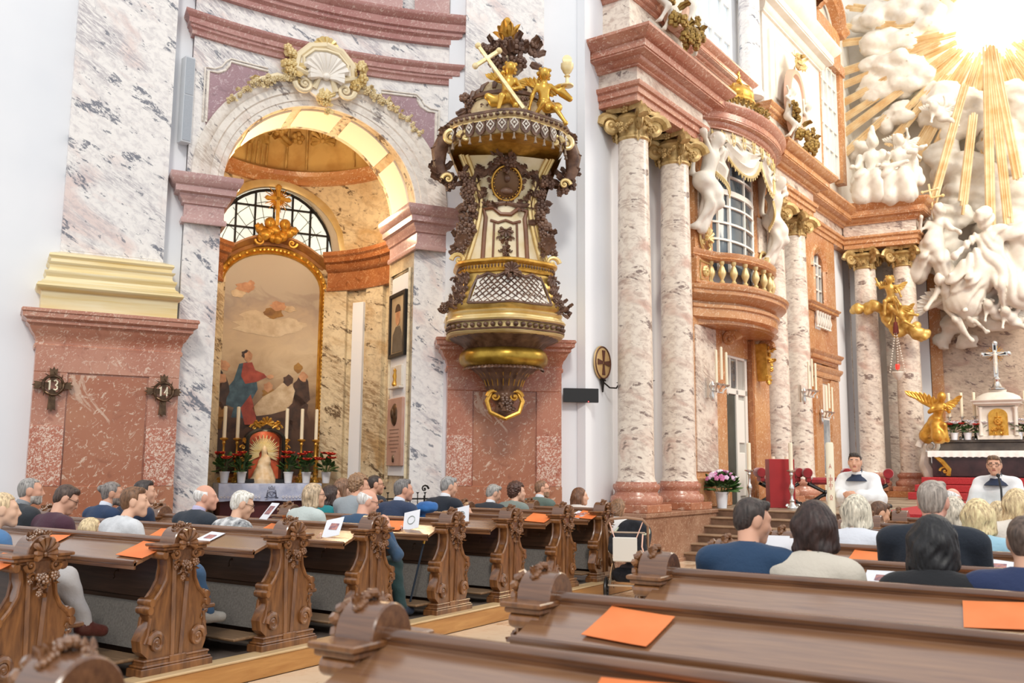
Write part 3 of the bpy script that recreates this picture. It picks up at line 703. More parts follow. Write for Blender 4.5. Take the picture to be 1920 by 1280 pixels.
b.shell((1.74, -.12, 8.32), (1, 0, 0), (0, 0, 1), O, .2, 7, .2, a0=-1.2, a1=1.2)
for i in range(11):
    a = -1.35+2.7*i/10; b.ball((1.74+.42*math.sin(a), -.12, 7.92+.42*math.cos(a)), .035, 6, 5)
b.leaf((1.74, -.16, 7.7), (0, -.2, -1), O, .3, .1, .3); b.garland([(1.74, -.18, 7.55), (1.74, -.16, 7.32)], .16, .14, 14, 3, leafy=.2)
for sx in (-1, 1):
    b.garland([(1.74+sx*.55, -.12, 8.2), (1.74+sx*.56, -.15, 7.95), (1.74+sx*.5, -.15, 7.72)], .14, .2, 22, 5+sx, leafy=.25)
    b.leaf((1.74+sx*1.05, -.08, 7.5), (sx*.3, -.2, .9), O, .26, .08, .6)
atF(b).build('gilded_trim', M_GOLDW, t)
b = MB()
for sx in (-1, 1):
    P = []
    for i in range(14):
        a = PI/2-sx*(.24+.66*i/13); P.append((CS+2.0*math.cos(a), -.13, CZ+2.0*math.sin(a)))
    R = random.Random(4)
    for i in range(13):
        p = Vector(P[i]).lerp(Vector(P[i+1]), .5); q = .085-.003*i
        for k in range(5):
            d = Vector((R.uniform(-1, 1), R.uniform(-1, .1), R.uniform(-1, 1)))*q*.75
            if k < 2: b.leaf(p+d, d, O, q*1.5, q*.5, .7, 3, None, 5)
            else: b.flower(p+d, d+Vector(O)*.6*q, q*.62)
b.v = [(x, y+max(0, bend(x)), z) for x, y, z in b.v]; b.build('garland', plain('ivory_flowers', 'E2D3AE', .55, .15, c2='CDB684', sc=9), t)

# ------------------------------------------------------------------ chapel interior
wi = structure('wall_chapel_inner', *FF)
EX, EY = 1.98, 2.55
def ell(t, k=1.0): return (CS+EX*k*math.cos(t), 1.4+EY*k*math.sin(t))
TT = [PI-PI*i/44 for i in range(45)]
b = MB(); b.grid([[(*ell(t), z) for z in (0, 1.5, 3, 4.5, 5.75)] for t in TT]); b.build('facing', M_CHM, wi)
LR, LZ, LC = 1.2, 5.62, 1.42   # lunette
b = MB(); M = []
tl = math.acos(LR/EX); tr = PI-tl
for i in range(25):
    t = tr+(tl-tr)*i/24; s = EX*math.cos(t); z = LZ+LC*math.sqrt(max(0, 1-(s/LR)**2)); M.append((t, z))
b.grid([[(*ell(t), z+(7.3-z)*j/3) for j in range(4)] for t, z in M])
for ta, tb in ((PI, tr), (tl, 0)): b.grid([[(*ell(ta+(tb-ta)*i/14), z) for z in (5.6, 6.4, 7.3)] for i in range(15)])
b.build('drum', M_CHM, wi)
b = MB(); b.grid([[(ell(t)[0], ell(t)[1]+q, z+q*.1) for q in (-.06, 0, .22, .45)] for t, z in M]); b.build('lunette_reveal', plain('cream_plaster2', 'EFE0C6', .8), wi)
b = MB(); b.grid([[(ell(t)[0]+(ell(t)[0]-CS)*q*.16, ell(t)[1]-.04-d, z+q*.16*abs((z-LZ)/LC)) for q, d in ((0, 0), (0, .05), (.4, .07), (.9, .05), (1, 0))] for t, z in M]); b.build('lunette_mould', M_GOLDW, wi)
b = MB(); b.grid([[(*ell(t, 1-o/2), z) for o, z in ((0, 7.12), (.06, 7.13), (.06, 7.2), (.1, 7.22), (.18, 7.26), (.2, 7.34), (0, 7.36))] for t in TT]); b.build('ring_cornice', M_ORG, wi)
b = MB(); b.grid([[(CS+EX*math.cos(t)*math.cos(p), 1.4+EY*math.sin(t)*math.cos(p), 7.34+2.0*math.sin(p)) for p in [PI/2*j/14 for j in range(14)]] for t in TT])
b.grid([[(CS+EX*math.cos(t)*q, 1.4, 5.8+0*q+z) for q, z in ((1, 0),)] for t in (0, PI)]) if 0 else None
b.build('semi_dome', plain('painted_dome', 'E0BE76', .7, c2='CBA05A', sc=2.0, lo=.4, hi=.6, bmp=.05), wi)
b = MB()     # front tympanum wall between chapel ellipse and the deep arch
b.grid([[(CS+CR*math.cos(a)*(1+.9*j), 1.4, CZ+CR*math.sin(a)*(1+.9*j)) for j in (0, 1)] for a in A]); b.build('inner_tympanum', M_CHM, wi, 0)
b = MB()     # painted relief in the dome: coat, pilaster band, shells
def domep(t, p, k=.97): return Vector((CS+EX*k*math.cos(t)*math.cos(p), 1.4+EY*k*math.sin(t)*math.cos(p), 7.34+2.0*k*math.sin(p)))
b.shell(domep(1.12, .34), (1, -.3, 0), (0, -.3, 1), (0, -1, -.3), .3, 9, .14); b.garland([domep(1.9, .4), domep(1.75, .5), domep(1.6, .4)], .3, .34, 34, 9, leafy=.6)
b.flower(domep(1.38, .36), (0, -1, -.2), .13); b.flower(domep(2.3, .4), (0, -1, -.2), .2)
for t in (1.28, 1.48): b.tube([domep(t, p, .985) for p in np.linspace(.06, 1.1, 8)], .025, 5)
for t in (.8, 2.15): b.tube([domep(t, p, .985) for p in np.linspace(.06, 1.1, 8)], .02, 5)
for k in range(5): b.tube([domep(1.68+.05*k, p, .985) for p in (.06, .28)], .022, 5)
b.build('dome_relief', plain('dome_gilding', 'D8B670', .55, .05, c2='B08A44', sc=6), wi)
# lower order of the chapel: pilasters, white strips, brown capitals
for t0 in (.50, .93, PI-.93, PI-.50):
    c = ell(t0); tg = Vector((-EX*math.sin(t0), EY*math.cos(t0))).normalized(); ang = math.atan2(-tg.y, -tg.x)
    M = Matrix.Translation((c[0], c[1], 0))@Matrix.Rotation(ang, 4, 'Z'); hw = .26 if .6 < abs(t0-PI/2)+.3 else .2
    b = MB(); b.b2(-.24, .24, -.1, .1, .3, 5.05, M, bev=.01); b.build('pilaster_strip', M_CHM, wi, 0)
c = ell(.70); tg = Vector((-EX*math.sin(.70), EY*math.cos(.70))).normalized(); ang = math.atan2(-tg.y, -tg.x)
Mx = Matrix.Translation((c[0], c[1], 0))@Matrix.Rotation(ang, 4, 'Z')
b = MB(); b.b2(-.13, .13, -.06, .05, .9, 4.75, Mx, bev=.008); b.build('white_strip', M_WHITE, wi, 0)
for ta, tb in ((.1, 1.02), (PI-1.02, PI-.1)):
    b = MB(); p = [ell(tb+(ta-tb)*i/14, .985) for i in range(15)]
    if ta > 1: p = [ell(tb+(ta-tb)*i/14, .985) for i in range(15)]
    b.sweep(pf([(0, 0), (.3, .02), (.32, .1), (.2, .12), (.22, .5), (.4, .54), (.5, .6), (.55, .7), (.8, .74), (.85, .85), (1, .9), (1, 1), (-.4, 1)], 0, .3, 4.98, 5.72), p); b.build('entablature', M_BRN, wi)
lamp = light('chapel_lamp', 'POINT', (0, 0, 0), 95, (1, .74, .45), shadow_soft_size=.25)
Mf = Matrix.Translation(FF[0])@Matrix.Rotation(FF[1], 4, 'Z')
lamp.location = Mf@Vector((1.0, 1.0, 6.0))
lamp2 = light('chapel_lamp', 'POINT', Mf@Vector((2.7, 1.7, 5.95)), 40, (1, .76, .48), shadow_soft_size=.2)
# lunette window with iron grid
wn = structure('window_1', *FF)
b = MB(); pts = [(CS+LR*1.12*math.cos(a), LZ-.1+LC*1.08*math.sin(a)) for a in [PI*i/24 for i in range(25)]]; b.prism(pts, 4.02, 4.05); b.build('pane', M_GLASSW, wn, 0)
for i in range(-3, 4):
    x = CS+.36*i; h = LC*1.05*math.sqrt(max(0, 1-(.36*i/1.3)**2)); b = MB(); b.b2(x-.018, x+.018, 3.96, 4.0, LZ-.1, LZ-.1+h); b.build('glazing_bar', M_IRON, wn, 0)
for z in (5.75, 6.2, 6.65):
    hw = 1.3*math.sqrt(1-min(1, ((z-LZ+.1)/(LC*1.08)))**2); b = MB(); b.b2(CS-hw, CS+hw, 3.96, 4.0, z-.018, z+.018); b.build('glazing_bar', M_IRON, wn, 0)
b = MB(); b.tube([(CS+1.22*math.cos(a), 3.95, LZ-.05+LC*1.0*math.sin(a)) for a in [PI*i/24 for i in range(25)]], .03, 6); b.build('iron_frame', M_IRON, wn)
b = MB()
for r in (.45, .75, 1.0): b.tube([(CS+r*math.cos(a), 4.01, LZ-.05+LC*.85*r*math.sin(a)) for a in [PI*i/18 for i in range(19)]], .008, 4)
for i in range(1, 12): a = PI*i/12; b.tube([(CS+.2*math.cos(a), 4.01, LZ+.2*math.sin(a)), (CS+1.1*math.cos(a), 4.01, LZ+LC*.95*math.sin(a))], .007, 4)
b.build('lead_pattern', plain('lead_lines', '8A938E', .5), wn)
# ------------------------------------------------------------------ chapel furnishings (all in the chapel's own frame)
def inF(x, y, z=0): return tuple(Mf@Vector((x, y, z)))
FZ = FF[1]
t = thing('altarpiece', 'tall arched altar painting in gilded frame with brown marble surround inside the chapel', 'altarpiece', inF(1.75, 3.7), FZ)
def arch_poly(hw, zb, zs, zt, n=20): return [(-hw, zb)]+[(-hw*math.cos(PI*i/n), zs+(zt-zs)*math.sin(PI*i/n)) for i in range(n+1)]+[(hw, zb)]
def shoulder(hw, zs, zt, n=18): return [(-hw-.0, zs)]+[(hw*(-.86+1.72*i/n), zs+.12+(zt-zs-.12)*(math.sin(PI*i/n)**.8)) for i in range(n+1)]+[(hw, zs)]
b = MB(); b.prism([(-1.36, 1.3)]+shoulder(1.36, 5.15, 5.85)+[(1.36, 1.3)], .02, .25); b.build('surround', M_BRN, t, 30)
b = MB(); P = shoulder(1.40, 5.12, 5.92)
b.grid([[(x*(1+o*.02), -o, z+q) for o, q in ((-.1, -.1), (.04, -.1), (.06, -.04), (.12, -.02), (.16, .04), (.2, .06), (.2, .1), (-.2, .12))] for x, z in P]); b.build('cornice', plain('brown_wood_gilt', '8A5A34', .4, c2='A87840', sc=6), t)
m, nt, bs = newmat('canvas'); tc = nt.nodes.new('ShaderNodeTexCoord'); sep = nt.nodes.new('ShaderNodeSeparateXYZ'); nt.links.new(tc.outputs['Object'], sep.inputs[0])
mr = nt.nodes.new('ShaderNodeMapRange'); nt.links.new(sep.outputs[2], mr.inputs[0]); mr.inputs[1].default_value = 1.5; mr.inputs[2].default_value = 5.7
ad = nt.nodes.new('ShaderNodeMath'); ad.operation = 'MULTIPLY_ADD'; nt.links.new(tex(nt, 1.6, (1, 1, 1.6), detail=5, dist=1.2), ad.inputs[0]); ad.inputs[1].default_value = .34; nt.links.new(mr.outputs[0], ad.inputs[2])
nt.links.new(ramp(nt, ad.outputs[0], [(.15, '3A281C'), (.42, '5A4030'), (.56, 'A98D6C'), (.72, 'CDB795'), (.84, 'BFA98E'), (.95, 'A59484'), (1.1, 'B5A794')]), bs.inputs['Base Color']); bs.inputs['Roughness'].default_value = .45
cv = MB(); cv.prism(arch_poly(.92, 1.5, 5.0, 5.66), -.03, .02); canvas = cv.build('canvas', m, t, 0)
pa = {n: plain('paint_'+n, c, .5, c2=c2, sc=7) for n, c, c2 in (('blue', '4E6A78', '2F4654'), ('red', 'B4523C', '8C3A2C'), ('flesh', 'D2A078', 'AD7A56'), ('dark', '33241B', '54392A'), ('ochre', 'A67A36', '7E5628'), ('cloud', 'D8C6A8', 'C2AC8C'), ('pale', 'D8C3A2', 'B89C78'))}
def px2(px, y): return ((px-508)/95, 5.68-(y-478)*.0102)
def patch(nm, col, pts, dy=0):
    pl = [px2(*p) for p in pts]; b = MB(); ar = sum(pl[i][0]*pl[(i+1) % len(pl)][1]-pl[(i+1) % len(pl)][0]*pl[i][1] for i in range(len(pl)))
    b.prism(pl if ar > 0 else pl[::-1], -.034-dy, -.029); b.build(nm, pa[col], canvas, 0)
def blob(px, y, rx, ry, n=12, sd=0): return [(px+rx*math.cos(2*PI*i/n)*(1+.18*math.sin(3*i+sd)), y+ry*math.sin(2*PI*i/n)*(1+.18*math.cos(2*i+sd))) for i in range(n)]
patch('painted_robe', 'blue', [(456, 690), (448, 720), (432, 742), (436, 765), (450, 770), (446, 790), (470, 800), (478, 760), (490, 735), (484, 700), (470, 686)])
patch('painted_tunic', 'red', [(463, 688), (460, 712), (468, 726), (486, 722), (505, 712), (500, 706), (484, 700), (478, 686)], .002)
patch('painted_head', 'flesh', blob(471, 676, 7, 10), .003); patch('painted_hair', 'dark', blob(467, 672, 8, 8), .001); patch('painted_hand', 'flesh', blob(511, 711, 6, 4), .003)
patch('painted_hem', 'red', [(462, 770), (470, 800), (492, 800), (484, 764), (478, 745)], .001)
patch('painted_sick_figure', 'pale', [(482, 770), (500, 748), (520, 735), (532, 722), (548, 718), (556, 735), (552, 758), (540, 772), (515, 780), (490, 784)], .001)
patch('painted_sick_head', 'dark', blob(543, 716, 9, 10), .003)
for i, (px, y, c) in enumerate(((408, 678, 'flesh'), (420, 690, 'flesh'), (432, 695, 'flesh'), (412, 705, 'ochre'), (428, 718, 'flesh'), (410, 755, 'flesh'), (508, 730, 'flesh'), (560, 692, 'ochre'), (570, 708, 'flesh'))):
    patch('painted_onlooker', c, blob(px, y, 8, 9, 12, i), .002)
for i, (px, y, c, rx, ry) in enumerate(((412, 722, 'dark', 16, 30), (428, 742, 'dark', 12, 30), (418, 785, 'ochre', 18, 26), (510, 742, 'ochre', 12, 10), (568, 735, 'dark', 16, 30), (563, 775, 'dark', 20, 30), (515, 800, 'dark', 40, 18), (440, 800, 'dark', 40, 14))):
    patch('painted_crowd', c, blob(px, y, rx, ry, 14, i), .0005)
for i, (px, y, c, rx, ry) in enumerate(((460, 548, 'flesh', 16, 9), (448, 560, 'pale', 12, 8), (470, 540, 'flesh', 6, 6), (520, 578, 'flesh', 14, 9), (512, 592, 'ochre', 18, 10), (540, 582, 'pale', 12, 6), (500, 620, 'cloud', 55, 16), (540, 612, 'cloud', 30, 12), (480, 600, 'cloud', 26, 10))):
    patch('painted_cherub_cloud', c, blob(px, y, rx, ry, 16, i), .0004*(9-i))
b = MB(); oc, ic = arch_poly(1.06, 1.42, 5.0, 5.8), arch_poly(.91, 1.5, 5.0, 5.65)
b.grid([[(i_[0]+(o_[0]-i_[0])*q, -d, i_[1]+(o_[1]-i_[1])*q) for q, d in ((0, .0), (0, .06), (.15, .09), (.3, .05), (.5, .1), (.75, .12), (.9, .09), (1, .05), (1, -.03))] for o_, i_ in zip(oc, ic)])
P = [Vector((x*1.0, -.115, z)) for x, z in arch_poly(.985, 1.46, 5.0, 5.725)]
for k in range(len(P)-1):
    n = max(1, int((P[k+1]-P[k]).length/.075))
    for i in range(n): b.ball(P[k].lerp(P[k+1], (i+.5)/n), (.03, .02, .03), 5, 4)
b.build('gilded_frame', M_GOLD, t)
b = MB()
for sx in (-1, 1):
    b.scroll((sx*1.28, -.03, 4.55), (sx, 0, 0), (0, 0, 1), .13, 1.7, .3, 6); b.tube([(sx*1.2, -.03, 4.95), (sx*1.14, -.05, 4.75), (sx*1.24, -.05, 4.6)], .04, 6); b.leaf((sx*1.28, -.05, 4.45), (0, -.1, -1), O, .45, .09, .2)
    b.garland([(sx*1.22, -.02, 3.95), (sx*1.22, -.02, 3.45)], .06, .1, 10, 3)
b.build('gilded_scroll', M_GOLD, t)
b = MB()      # crest: cloud, two cherub heads, rayed cross
for i in range(16): b.ball((rnd.uniform(-.32, .32), -.2+rnd.uniform(-.06, .06), 5.92+rnd.uniform(-.02, .2)), rnd.uniform(.07, .12), 8, 6)
for sx in (-1, 1):
    b.ball((sx*.14, -.26, 6.2), .11, 10, 8); b.ball((sx*.14, -.36, 6.19), .03, 6, 4); b.leaf((sx*.2, -.2, 6.1), (sx, 0, .1), O, .26, .08, .3); b.scroll((sx*.3, -.22, 5.86), (sx, 0, 0), (0, 0, -1), .1, 1.5, .3, 6)
b.build('cherub_cloud', M_GOLD, t)
b = MB(); b.box((0, -.22, 6.55), (.065, .05, .75)); b.box((0, -.22, 6.7), (.4, .05, .065))
for dx, dz in ((.2, 0), (-.2, 0), (0, .24)): b.ball((dx, -.22, 6.7+dz), (.05, .03, .05), 6, 5)
for i in range(28):
    a = 2*PI*i/28; r = .2 if i % 2 else .27; b.tube([(.06*math.cos(a), -.2, 6.7+.06*math.sin(a)), (r*math.cos(a), -.2, 6.7+r*math.sin(a))], [.018, .006], 4)
b.build('rayed_cross', M_GOLD, t)
t = thing('side_altar', 'small altar in the chapel under a blue-grey embroidered cloth', 'altar', inF(1.72, 3.25), FZ)
b = MB(); b.b2(-.85, .85, -.3, .4, .2, 1.3, bev=.02); b.build('altar_block', plain('dark_red_front', '5A1F24', .6, c2='44181c', sc=4), t, 0)
b = MB(); b.b2(-1.2, 1.2, -.8, .42, 0, .2, bev=.01); b.b2(-1.25, 1.25, -.45, .42, .2, .36, bev=.01); b.build('altar_step', M_CARPET, t, 0)
cl = cloth('C3CCE4', 'AEB9D8'); b = MB()
rows = [[(x, y, z+.006*math.sin(x*16)*(1.35-z)*3) for y, z in ((.38, 1.335), (-.38, 1.335), (-.4, 1.325), (-.405-.012*math.sin(x*13), 1.2), (-.41-.02*math.sin(x*13), 1.03))] for x in np.linspace(-.9, .9, 40)]
b.grid(rows); b.b2(-.905, -.895, -.38, .38, 1.05, 1.33); b.b2(.895, .905, -.38, .38, 1.05, 1.33); b.build('altar_cloth', cl, t, 60)
b = MB(); zc = 1.15
b.tube([(-.09, -.44, zc-.06), (-.07, -.44, zc+.07), (0, -.44, zc-.03), (.07, -.44, zc+.07), (.09, -.44, zc-.06)], .008, 5); b.tube([(-.12, -.44, zc-.06), (-.06, -.44, zc-.06)], .007, 5); b.tube([(.06, -.44, zc-.06), (.12, -.44, zc-.06)], .007, 5)
b.tube([(.08*math.cos(a), -.44, zc-.01+.05*math.sin(a)) for a in np.linspace(0, 2*PI, 14)], .006, 4)
b.tube([(-.05, -.44, zc+.09), (-.055, -.44, zc+.13), (-.02, -.44, zc+.11), (0, -.44, zc+.15), (.02, -.44, zc+.11), (.055, -.44, zc+.13), (.05, -.44, zc+.09), (-.05, -.44, zc+.09)], .006, 4)
b.build('monogram', plain('navy_thread', '39435f', .7), t)
b = MB()
for i in range(30):
    x = -.86+1.72*i/29
    if abs(x) > .15: b.tube([(x-.025, -.432, 1.1), (x, -.436, 1.12+.012*(i % 2)), (x+.025, -.432, 1.1)], .005, 4); b.flower((x, -.435, 1.09), O, .014)
b.build('embroidery', plain('white_thread', 'E9ECF4', .7), t)
# shrine with the small madonna
t = thing('madonna_shrine', 'black framed shrine with red lining and rayed white Madonna on the side altar', 'shrine', inF(1.63, 3.15, 1.345), FZ)
b = MB(); oc, ic = arch_poly(.35, 0, .78, .98), arch_poly(.285, .07, .76, .92)
b.grid([[(i_[0]+(o_[0]-i_[0])*q, d, i_[1]+(o_[1]-i_[1])*q) for q, d in ((0, .12), (0, -.1), (.4, -.13), (1, -.1), (1, .14))] for o_, i_ in zip(oc, ic)]); b.b2(-.37, .37, -.13, .16, 0, .07, bev=.01); b.build('case', M_BLACK, t)
b = MB(); b.prism(arch_poly(.3, .05, .76, .93), .1, .13); b.build('red_lining', plain('red_silk', 'C2502C', .5, c2='D8683C', sc=8), t, 0)
b = MB()
for i in range(34):
    a = -.35+(PI+.7)*i/33; r = .26+.05*(i % 2); b.tube([(.08*math.cos(a), .07, .5+.08*math.sin(a)), (min(.27, max(-.27, r*math.cos(a))), .07, .5+r*math.sin(a)*1.15)], [.016, .008], 4)
b.build('halo_ray', M_GOLDL, t, kind='stuff'); sl_ = light('shrine_fill_light', 'POINT', inF(1.63, 3.09, 2.22), .9, (1, .8, .5), shadow_soft_size=.03)  # small point light added inside the case to brighten the Madonna and rays
fobj('madonna', [('c', (0, .0, .06), (0, 0, .34), .23, .1), ('c', (0, 0, .34), (0, 0, .47), .09, .045), ('e', (0, -.01, .55), (.045, .045, .058)), ('e', (.05, -.06, .44), (.03, .03, .04)), ('e', (.05, -.06, .38), (.04, .035, .06)), ('c', (0, .01, .6), (0, .01, .64), .04, .025), ('c', (-.1, -.06, .3), (.06, -.08, .36), .03, .03)], .014, plain('madonna_white', 'E9D3B4', .5, c2='D9B98C', sc=10), t, k=.02, disp=lambda X, Y, Z: .006*np.sin(60*X+10*Z)*np.clip(.5-Z, 0, 1)*2)
b = MB(); gold = b
for sx in (-1, 1):
    for z in (.15, .4, .62): b.scroll((sx*.39, -.06, z), (sx, 0, 0), (0, 0, 1), .055, 1.5, .3, 5, seg=9); b.leaf((sx*.36, -.1, z+.08), (sx*.4, 0, 1), O, .13, .035, .5)
    b.leaf((sx*.1, -.1, .98), (sx*.7, 0, .6), O, .24, .05, .6); b.scroll((sx*.22, -.08, .98), (sx, 0, 0), (0, 0, 1), .07, 1.5, .3, 5, seg=9); b.scroll((sx*.1, -.1, 1.05), (-sx, 0, 0), (0, 0, 1), .06, 1.5, .3, 5, seg=9)
b.shell((0, -.1, 1.05), (1, 0, 0), (0, 0, 1), O, .12, 7, .2); b.build('gilded_carving', M_GOLD, t)
# candlesticks
def candlestick(name, label, h, hc, r, mat, cmat=None, lit=False, group=None, loc=(0, 0, 0), rz=0):
    t = thing(name, label, 'candlestick', loc, rz, group); b = MB()
    pr = [(r*2.2, 0), (r*2.3, .02), (r*2.0, .05), (r*1.3, .08), (r*.9, .12), (r*1.2, .15), (r*.7, .18), (r*.55, h*.35), (r*.9, h*.45), (r*1.25, h*.52), (r*.9, h*.6), (r*.5, h*.64), (r*.5, h*.84), (r*.9, h*.88), (r*.6, h*.93)]
    b.lathe(pr, 14); b.build('stem', mat, t)
    for i in range(3):
        a = 2*PI*i/3; bb = MB(); bb.scroll((r*2.2*math.cos(a), r*2.2*math.sin(a), .05), (math.cos(a), math.sin(a), 0), (0, 0, 1), .05, 1.3, .35, 5, seg=8); bb.build('foot', mat, t)
    b = MB(); b.lathe([(r*.5, h*.92), (r*1.9, h*.96), (r*2.0, h*.985), (r*.9, h)], 14); b.build('drip_pan', mat, t)
    b = MB(); b.lathe([(r*.86, h-.01), (r*.84, h+hc-.01), (r*.6, h+hc), (0, h+hc)], 12); b.build('candle', cmat or M_WAX, t)
    b = MB(); b.tube([(0, 0, h+hc), (0, 0, h+hc+.03)], .004, 4); b.build('wick', M_BLACK, t)
    if lit: b = MB(); b.lathe([(0, h+hc+.015), (.008, h+hc+.03), (.006, h+hc+.05), (0, h+hc+.07)], 6); b.build('flame', plain('flame', 'FFD58A', .5, emit=6) if 'flame' not in bpy.data.materials else bpy.data.materials['flame'], t)
    return t
pos = ((.94, 3.3, 'leftmost of the five on the side altar'), (1.17, 3.3, 'just left of the shrine'), (2.06, 3.35, 'just right of the shrine'), (2.33, 3.3, 'between the two right-hand poinsettias'), (2.60, 3.3, 'rightmost of the five on the side altar'))
c0 = None
for i, (x, y, w_) in enumerate(pos):
    lb = 'brass candlestick with tall white candle, '+w_
    if c0 is None: c0 = candlestick('altar_candlestick', lb, .8, .56, .038, M_GOLD, group='candlesticks on the side altar', loc=inF(x, y, 1.34), rz=FZ)
    else: copy_tree(c0, inF(x, y, 1.34), FZ, lb)
M_LEAFG = plain('dark_leaf', '2F4A24', .5, c2='4A6A34', sc=10); M_POT = plain('white_pot', 'E6E8EE', .4); M_POIN = plain('poinsettia_red', 'E0503C', .55, c2='C03426', sc=12); M_SOIL = plain('soil', '2a1d14', .9)
def potted(name, label, cat, r, h, nl, spread, ht, flow, group=None, loc=(0, 0, 0), seed=1, bract=True, pot=None):
    R = random.Random(seed); t = thing(name, label, cat, loc, 0, group)
    b = MB(); b.lathe([(0, 0), (r*.72, 0), (r, h), (r*1.06, h), (r*1.06, h*.9), (r*.9, h*.9)], 16); b.lathe([(0, h*.88), (r*.95, h*.88)], 12); b.build('pot', pot or M_POT, t)
    b = MB()
    for i in range(nl):
        a = R.uniform(0, 2*PI); e = R.uniform(.05, 1.25); d = Vector((math.cos(a)*math.cos(e), math.sin(a)*math.cos(e), math.sin(e))); l = R.uniform(.5, 1)
        p = Vector((0, 0, h))+Vector((d.x*spread, d.y*spread, d.z*ht))*l*.8; b.tube([(0, 0, h*.9), p*.6+Vector((0, 0, h*.2)), p], .004, 4); b.leaf(p, d+Vector((0, 0, -.3)), (0, 0, 1), spread*.75, spread*.24, .3, 0, None, 5)
    o = b.build('foliage', M_LEAFG, t); o['kind'] = 'stuff'
    for i, (c, k) in enumerate(flow):
        b = MB()
        for j in range(k):
            a = R.uniform(0, 2*PI); q = math.sqrt(R.uniform(0, 1)); p = Vector((spread*q*math.cos(a), spread*q*math.sin(a), h+ht*(1.02-.4*q*q)))
            if bract:
                for m in range(6): am = 2*PI*m/6; b.leaf(p, (math.cos(am), math.sin(am), .25), (0, 0, 1), spread*.62, spread*.21, .3, 0, None, 4)
            else: b.flower(p, (math.cos(a)*q, math.sin(a)*q, .6), spread*.17)
        b.build('blossom', c, t)['kind'] = 'stuff'
    return t
for i, (x, w_) in enumerate(((.93, 'leftmost'), (1.22, 'left of the shrine, second'), (2.04, 'right of the shrine'), (2.36, 'second from the right'), (2.72, 'rightmost, darkest and fullest'))):
    potted('poinsettia', 'red poinsettia in white pot on the side altar, '+w_, 'plant', .085, .2, 26, .19, .34, [(M_POIN, 4 if i < 4 else 7)], 'poinsettias on the side altar', inF(x, 3.02-.02*i, 1.34), i)
# things on the reveal of the right-hand pier (plane x = 3.32 facing -x)
Mr = Matrix.Translation(inF(3.31, .7))@Matrix.Rotation(FZ-PI/2, 4, 'Z')   # local x along the reveal (towards the viewer), -y out of the wall
def onrev(name, label, cat): 
    o = thing(name, label, cat); o.matrix_world = Mr; return o
wpn = structure('trim_1'); wpn.matrix_world = Mr
b = MB(); b.b2(-.42, .42, -.02, .0, 1.5, 4.85, bev=.005); b.build('white_inset', M_WHITE, wpn, 0)
b = MB(); b.tube([(-.46, -.02, 1.4), (-.46, -.02, 4.9), (.46, -.02, 4.9), (.46, -.02, 1.4)], .03, 5); b.build('inset_moulding', M_CHM, wpn)
t = onrev('framed_portrait', 'black framed portrait of a man hanging inside the chapel arch', 'painting')
b = MB(); b.grid([[(x*q, -y, z) for q, y, z in ((1, 0, 0),)] for x in (1,)]) if 0 else None
for a in ((-.4, -.33, 3.46, 4.56), (.33, .4, 3.46, 4.56), (-.33, .33, 3.46, 3.53), (-.33, .33, 4.49, 4.56)): b.b2(a[0], a[1], -.08, -.02, a[2], a[3], bev=.012)
b.build('frame', M_BLACK, t, 0)
b = MB(); b.b2(-.34, .34, -.05, -.02, 3.5, 4.52); cvs = b.build('canvas', plain('portrait_ground', 'A08A6A', .5, c2='C2AE8C', sc=2), t, 0)
b = MB(); b.prism([(-.26, 3.55), (-.24, 3.85), (-.1, 3.98), (.1, 3.98), (.22, 3.85), (.26, 3.55)], -.055, -.05); b.build('painted_coat', plain('paint_coat', '54483c', .5, c2='6a6256', sc=5), cvs, 0)
b = MB(); b.prism([(.12*math.cos(a), 4.16+.17*math.sin(a)) for a in np.linspace(0, 2*PI, 17)[:-1]], -.057, -.05); b.build('painted_face', pa['flesh'], cvs, 0)
b = MB(); b.prism([(.13*math.cos(a), 4.23+.13*math.sin(a)) for a in np.linspace(0, PI, 9)], -.059, -.05); b.build('painted_hair', pa['dark'], cvs, 0)
t = onrev('relief_tablet', 'small white shelf tablet with gilded figure under the framed portrait', 'tablet')
b = MB(); b.b2(-.26, .26, -.06, -.02, 2.97, 3.32, bev=.01); b.b2(-.28, .28, -.1, -.02, 2.93, 2.97, bev=.008); b.build('tablet', M_STAT, t, 0)
b = MB(); b.lathe([(.03, 2.97), (.05, 3.0), (.025, 3.08), (.04, 3.14), (.02, 3.2), (.03, 3.24), (0, 3.28)], 10, Matrix.Translation((0, -.08, 0))); b.build('figure', M_GOLD, t)
t = onrev('memorial_plaque', 'pink marble memorial plaque with dark oval medallion inside the chapel arch', 'plaque')
b = MB(); b.b2(-.36, .36, -.07, -.02, 1.66, 2.78, bev=.012); b.build('slab', plain('pink_slab', 'C9A494', .35, c2='B98E7C', sc=3), t, 0)
b = MB(); b.lathe([(0, .05), (.1, .035), (.13, .015), (.14, 0)], 20, Matrix.Translation((0, -.07, 2.5))@Matrix.Rotation(PI/2, 4, 'X')@Matrix.Diagonal((1, 1.35, 1, 1))); b.ball((0, -.11, 2.52), (.06, .03, .09), 8, 6); b.build('medallion', M_BRONZE, t)
b = MB()
for i in range(7): w_ = (.24, .2, .26, .22, .25, .18, .12)[i]; b.b2(-w_, w_, -.074, -.069, 2.25-i*.06, 2.262-i*.06)
o = b.build('inscription', plain('inscription', '86685a', .6), t, 0); o['kind'] = 'stuff'
b = MB(); b.lathe([(0, .03), (.03, .02), (.035, 0)], 10, Matrix.Translation((0, -.07, 1.78))@Matrix.Rotation(PI/2, 4, 'X')@Matrix.Diagonal((1, 2, 1, 1))); b.build('emblem', M_BRONZE, t)
t = thing('candle_rack', 'black wrought iron votive candle rack by the chapel arch', 'candle rack', inF(3.05, -.35, .165), FZ)
b = MB()
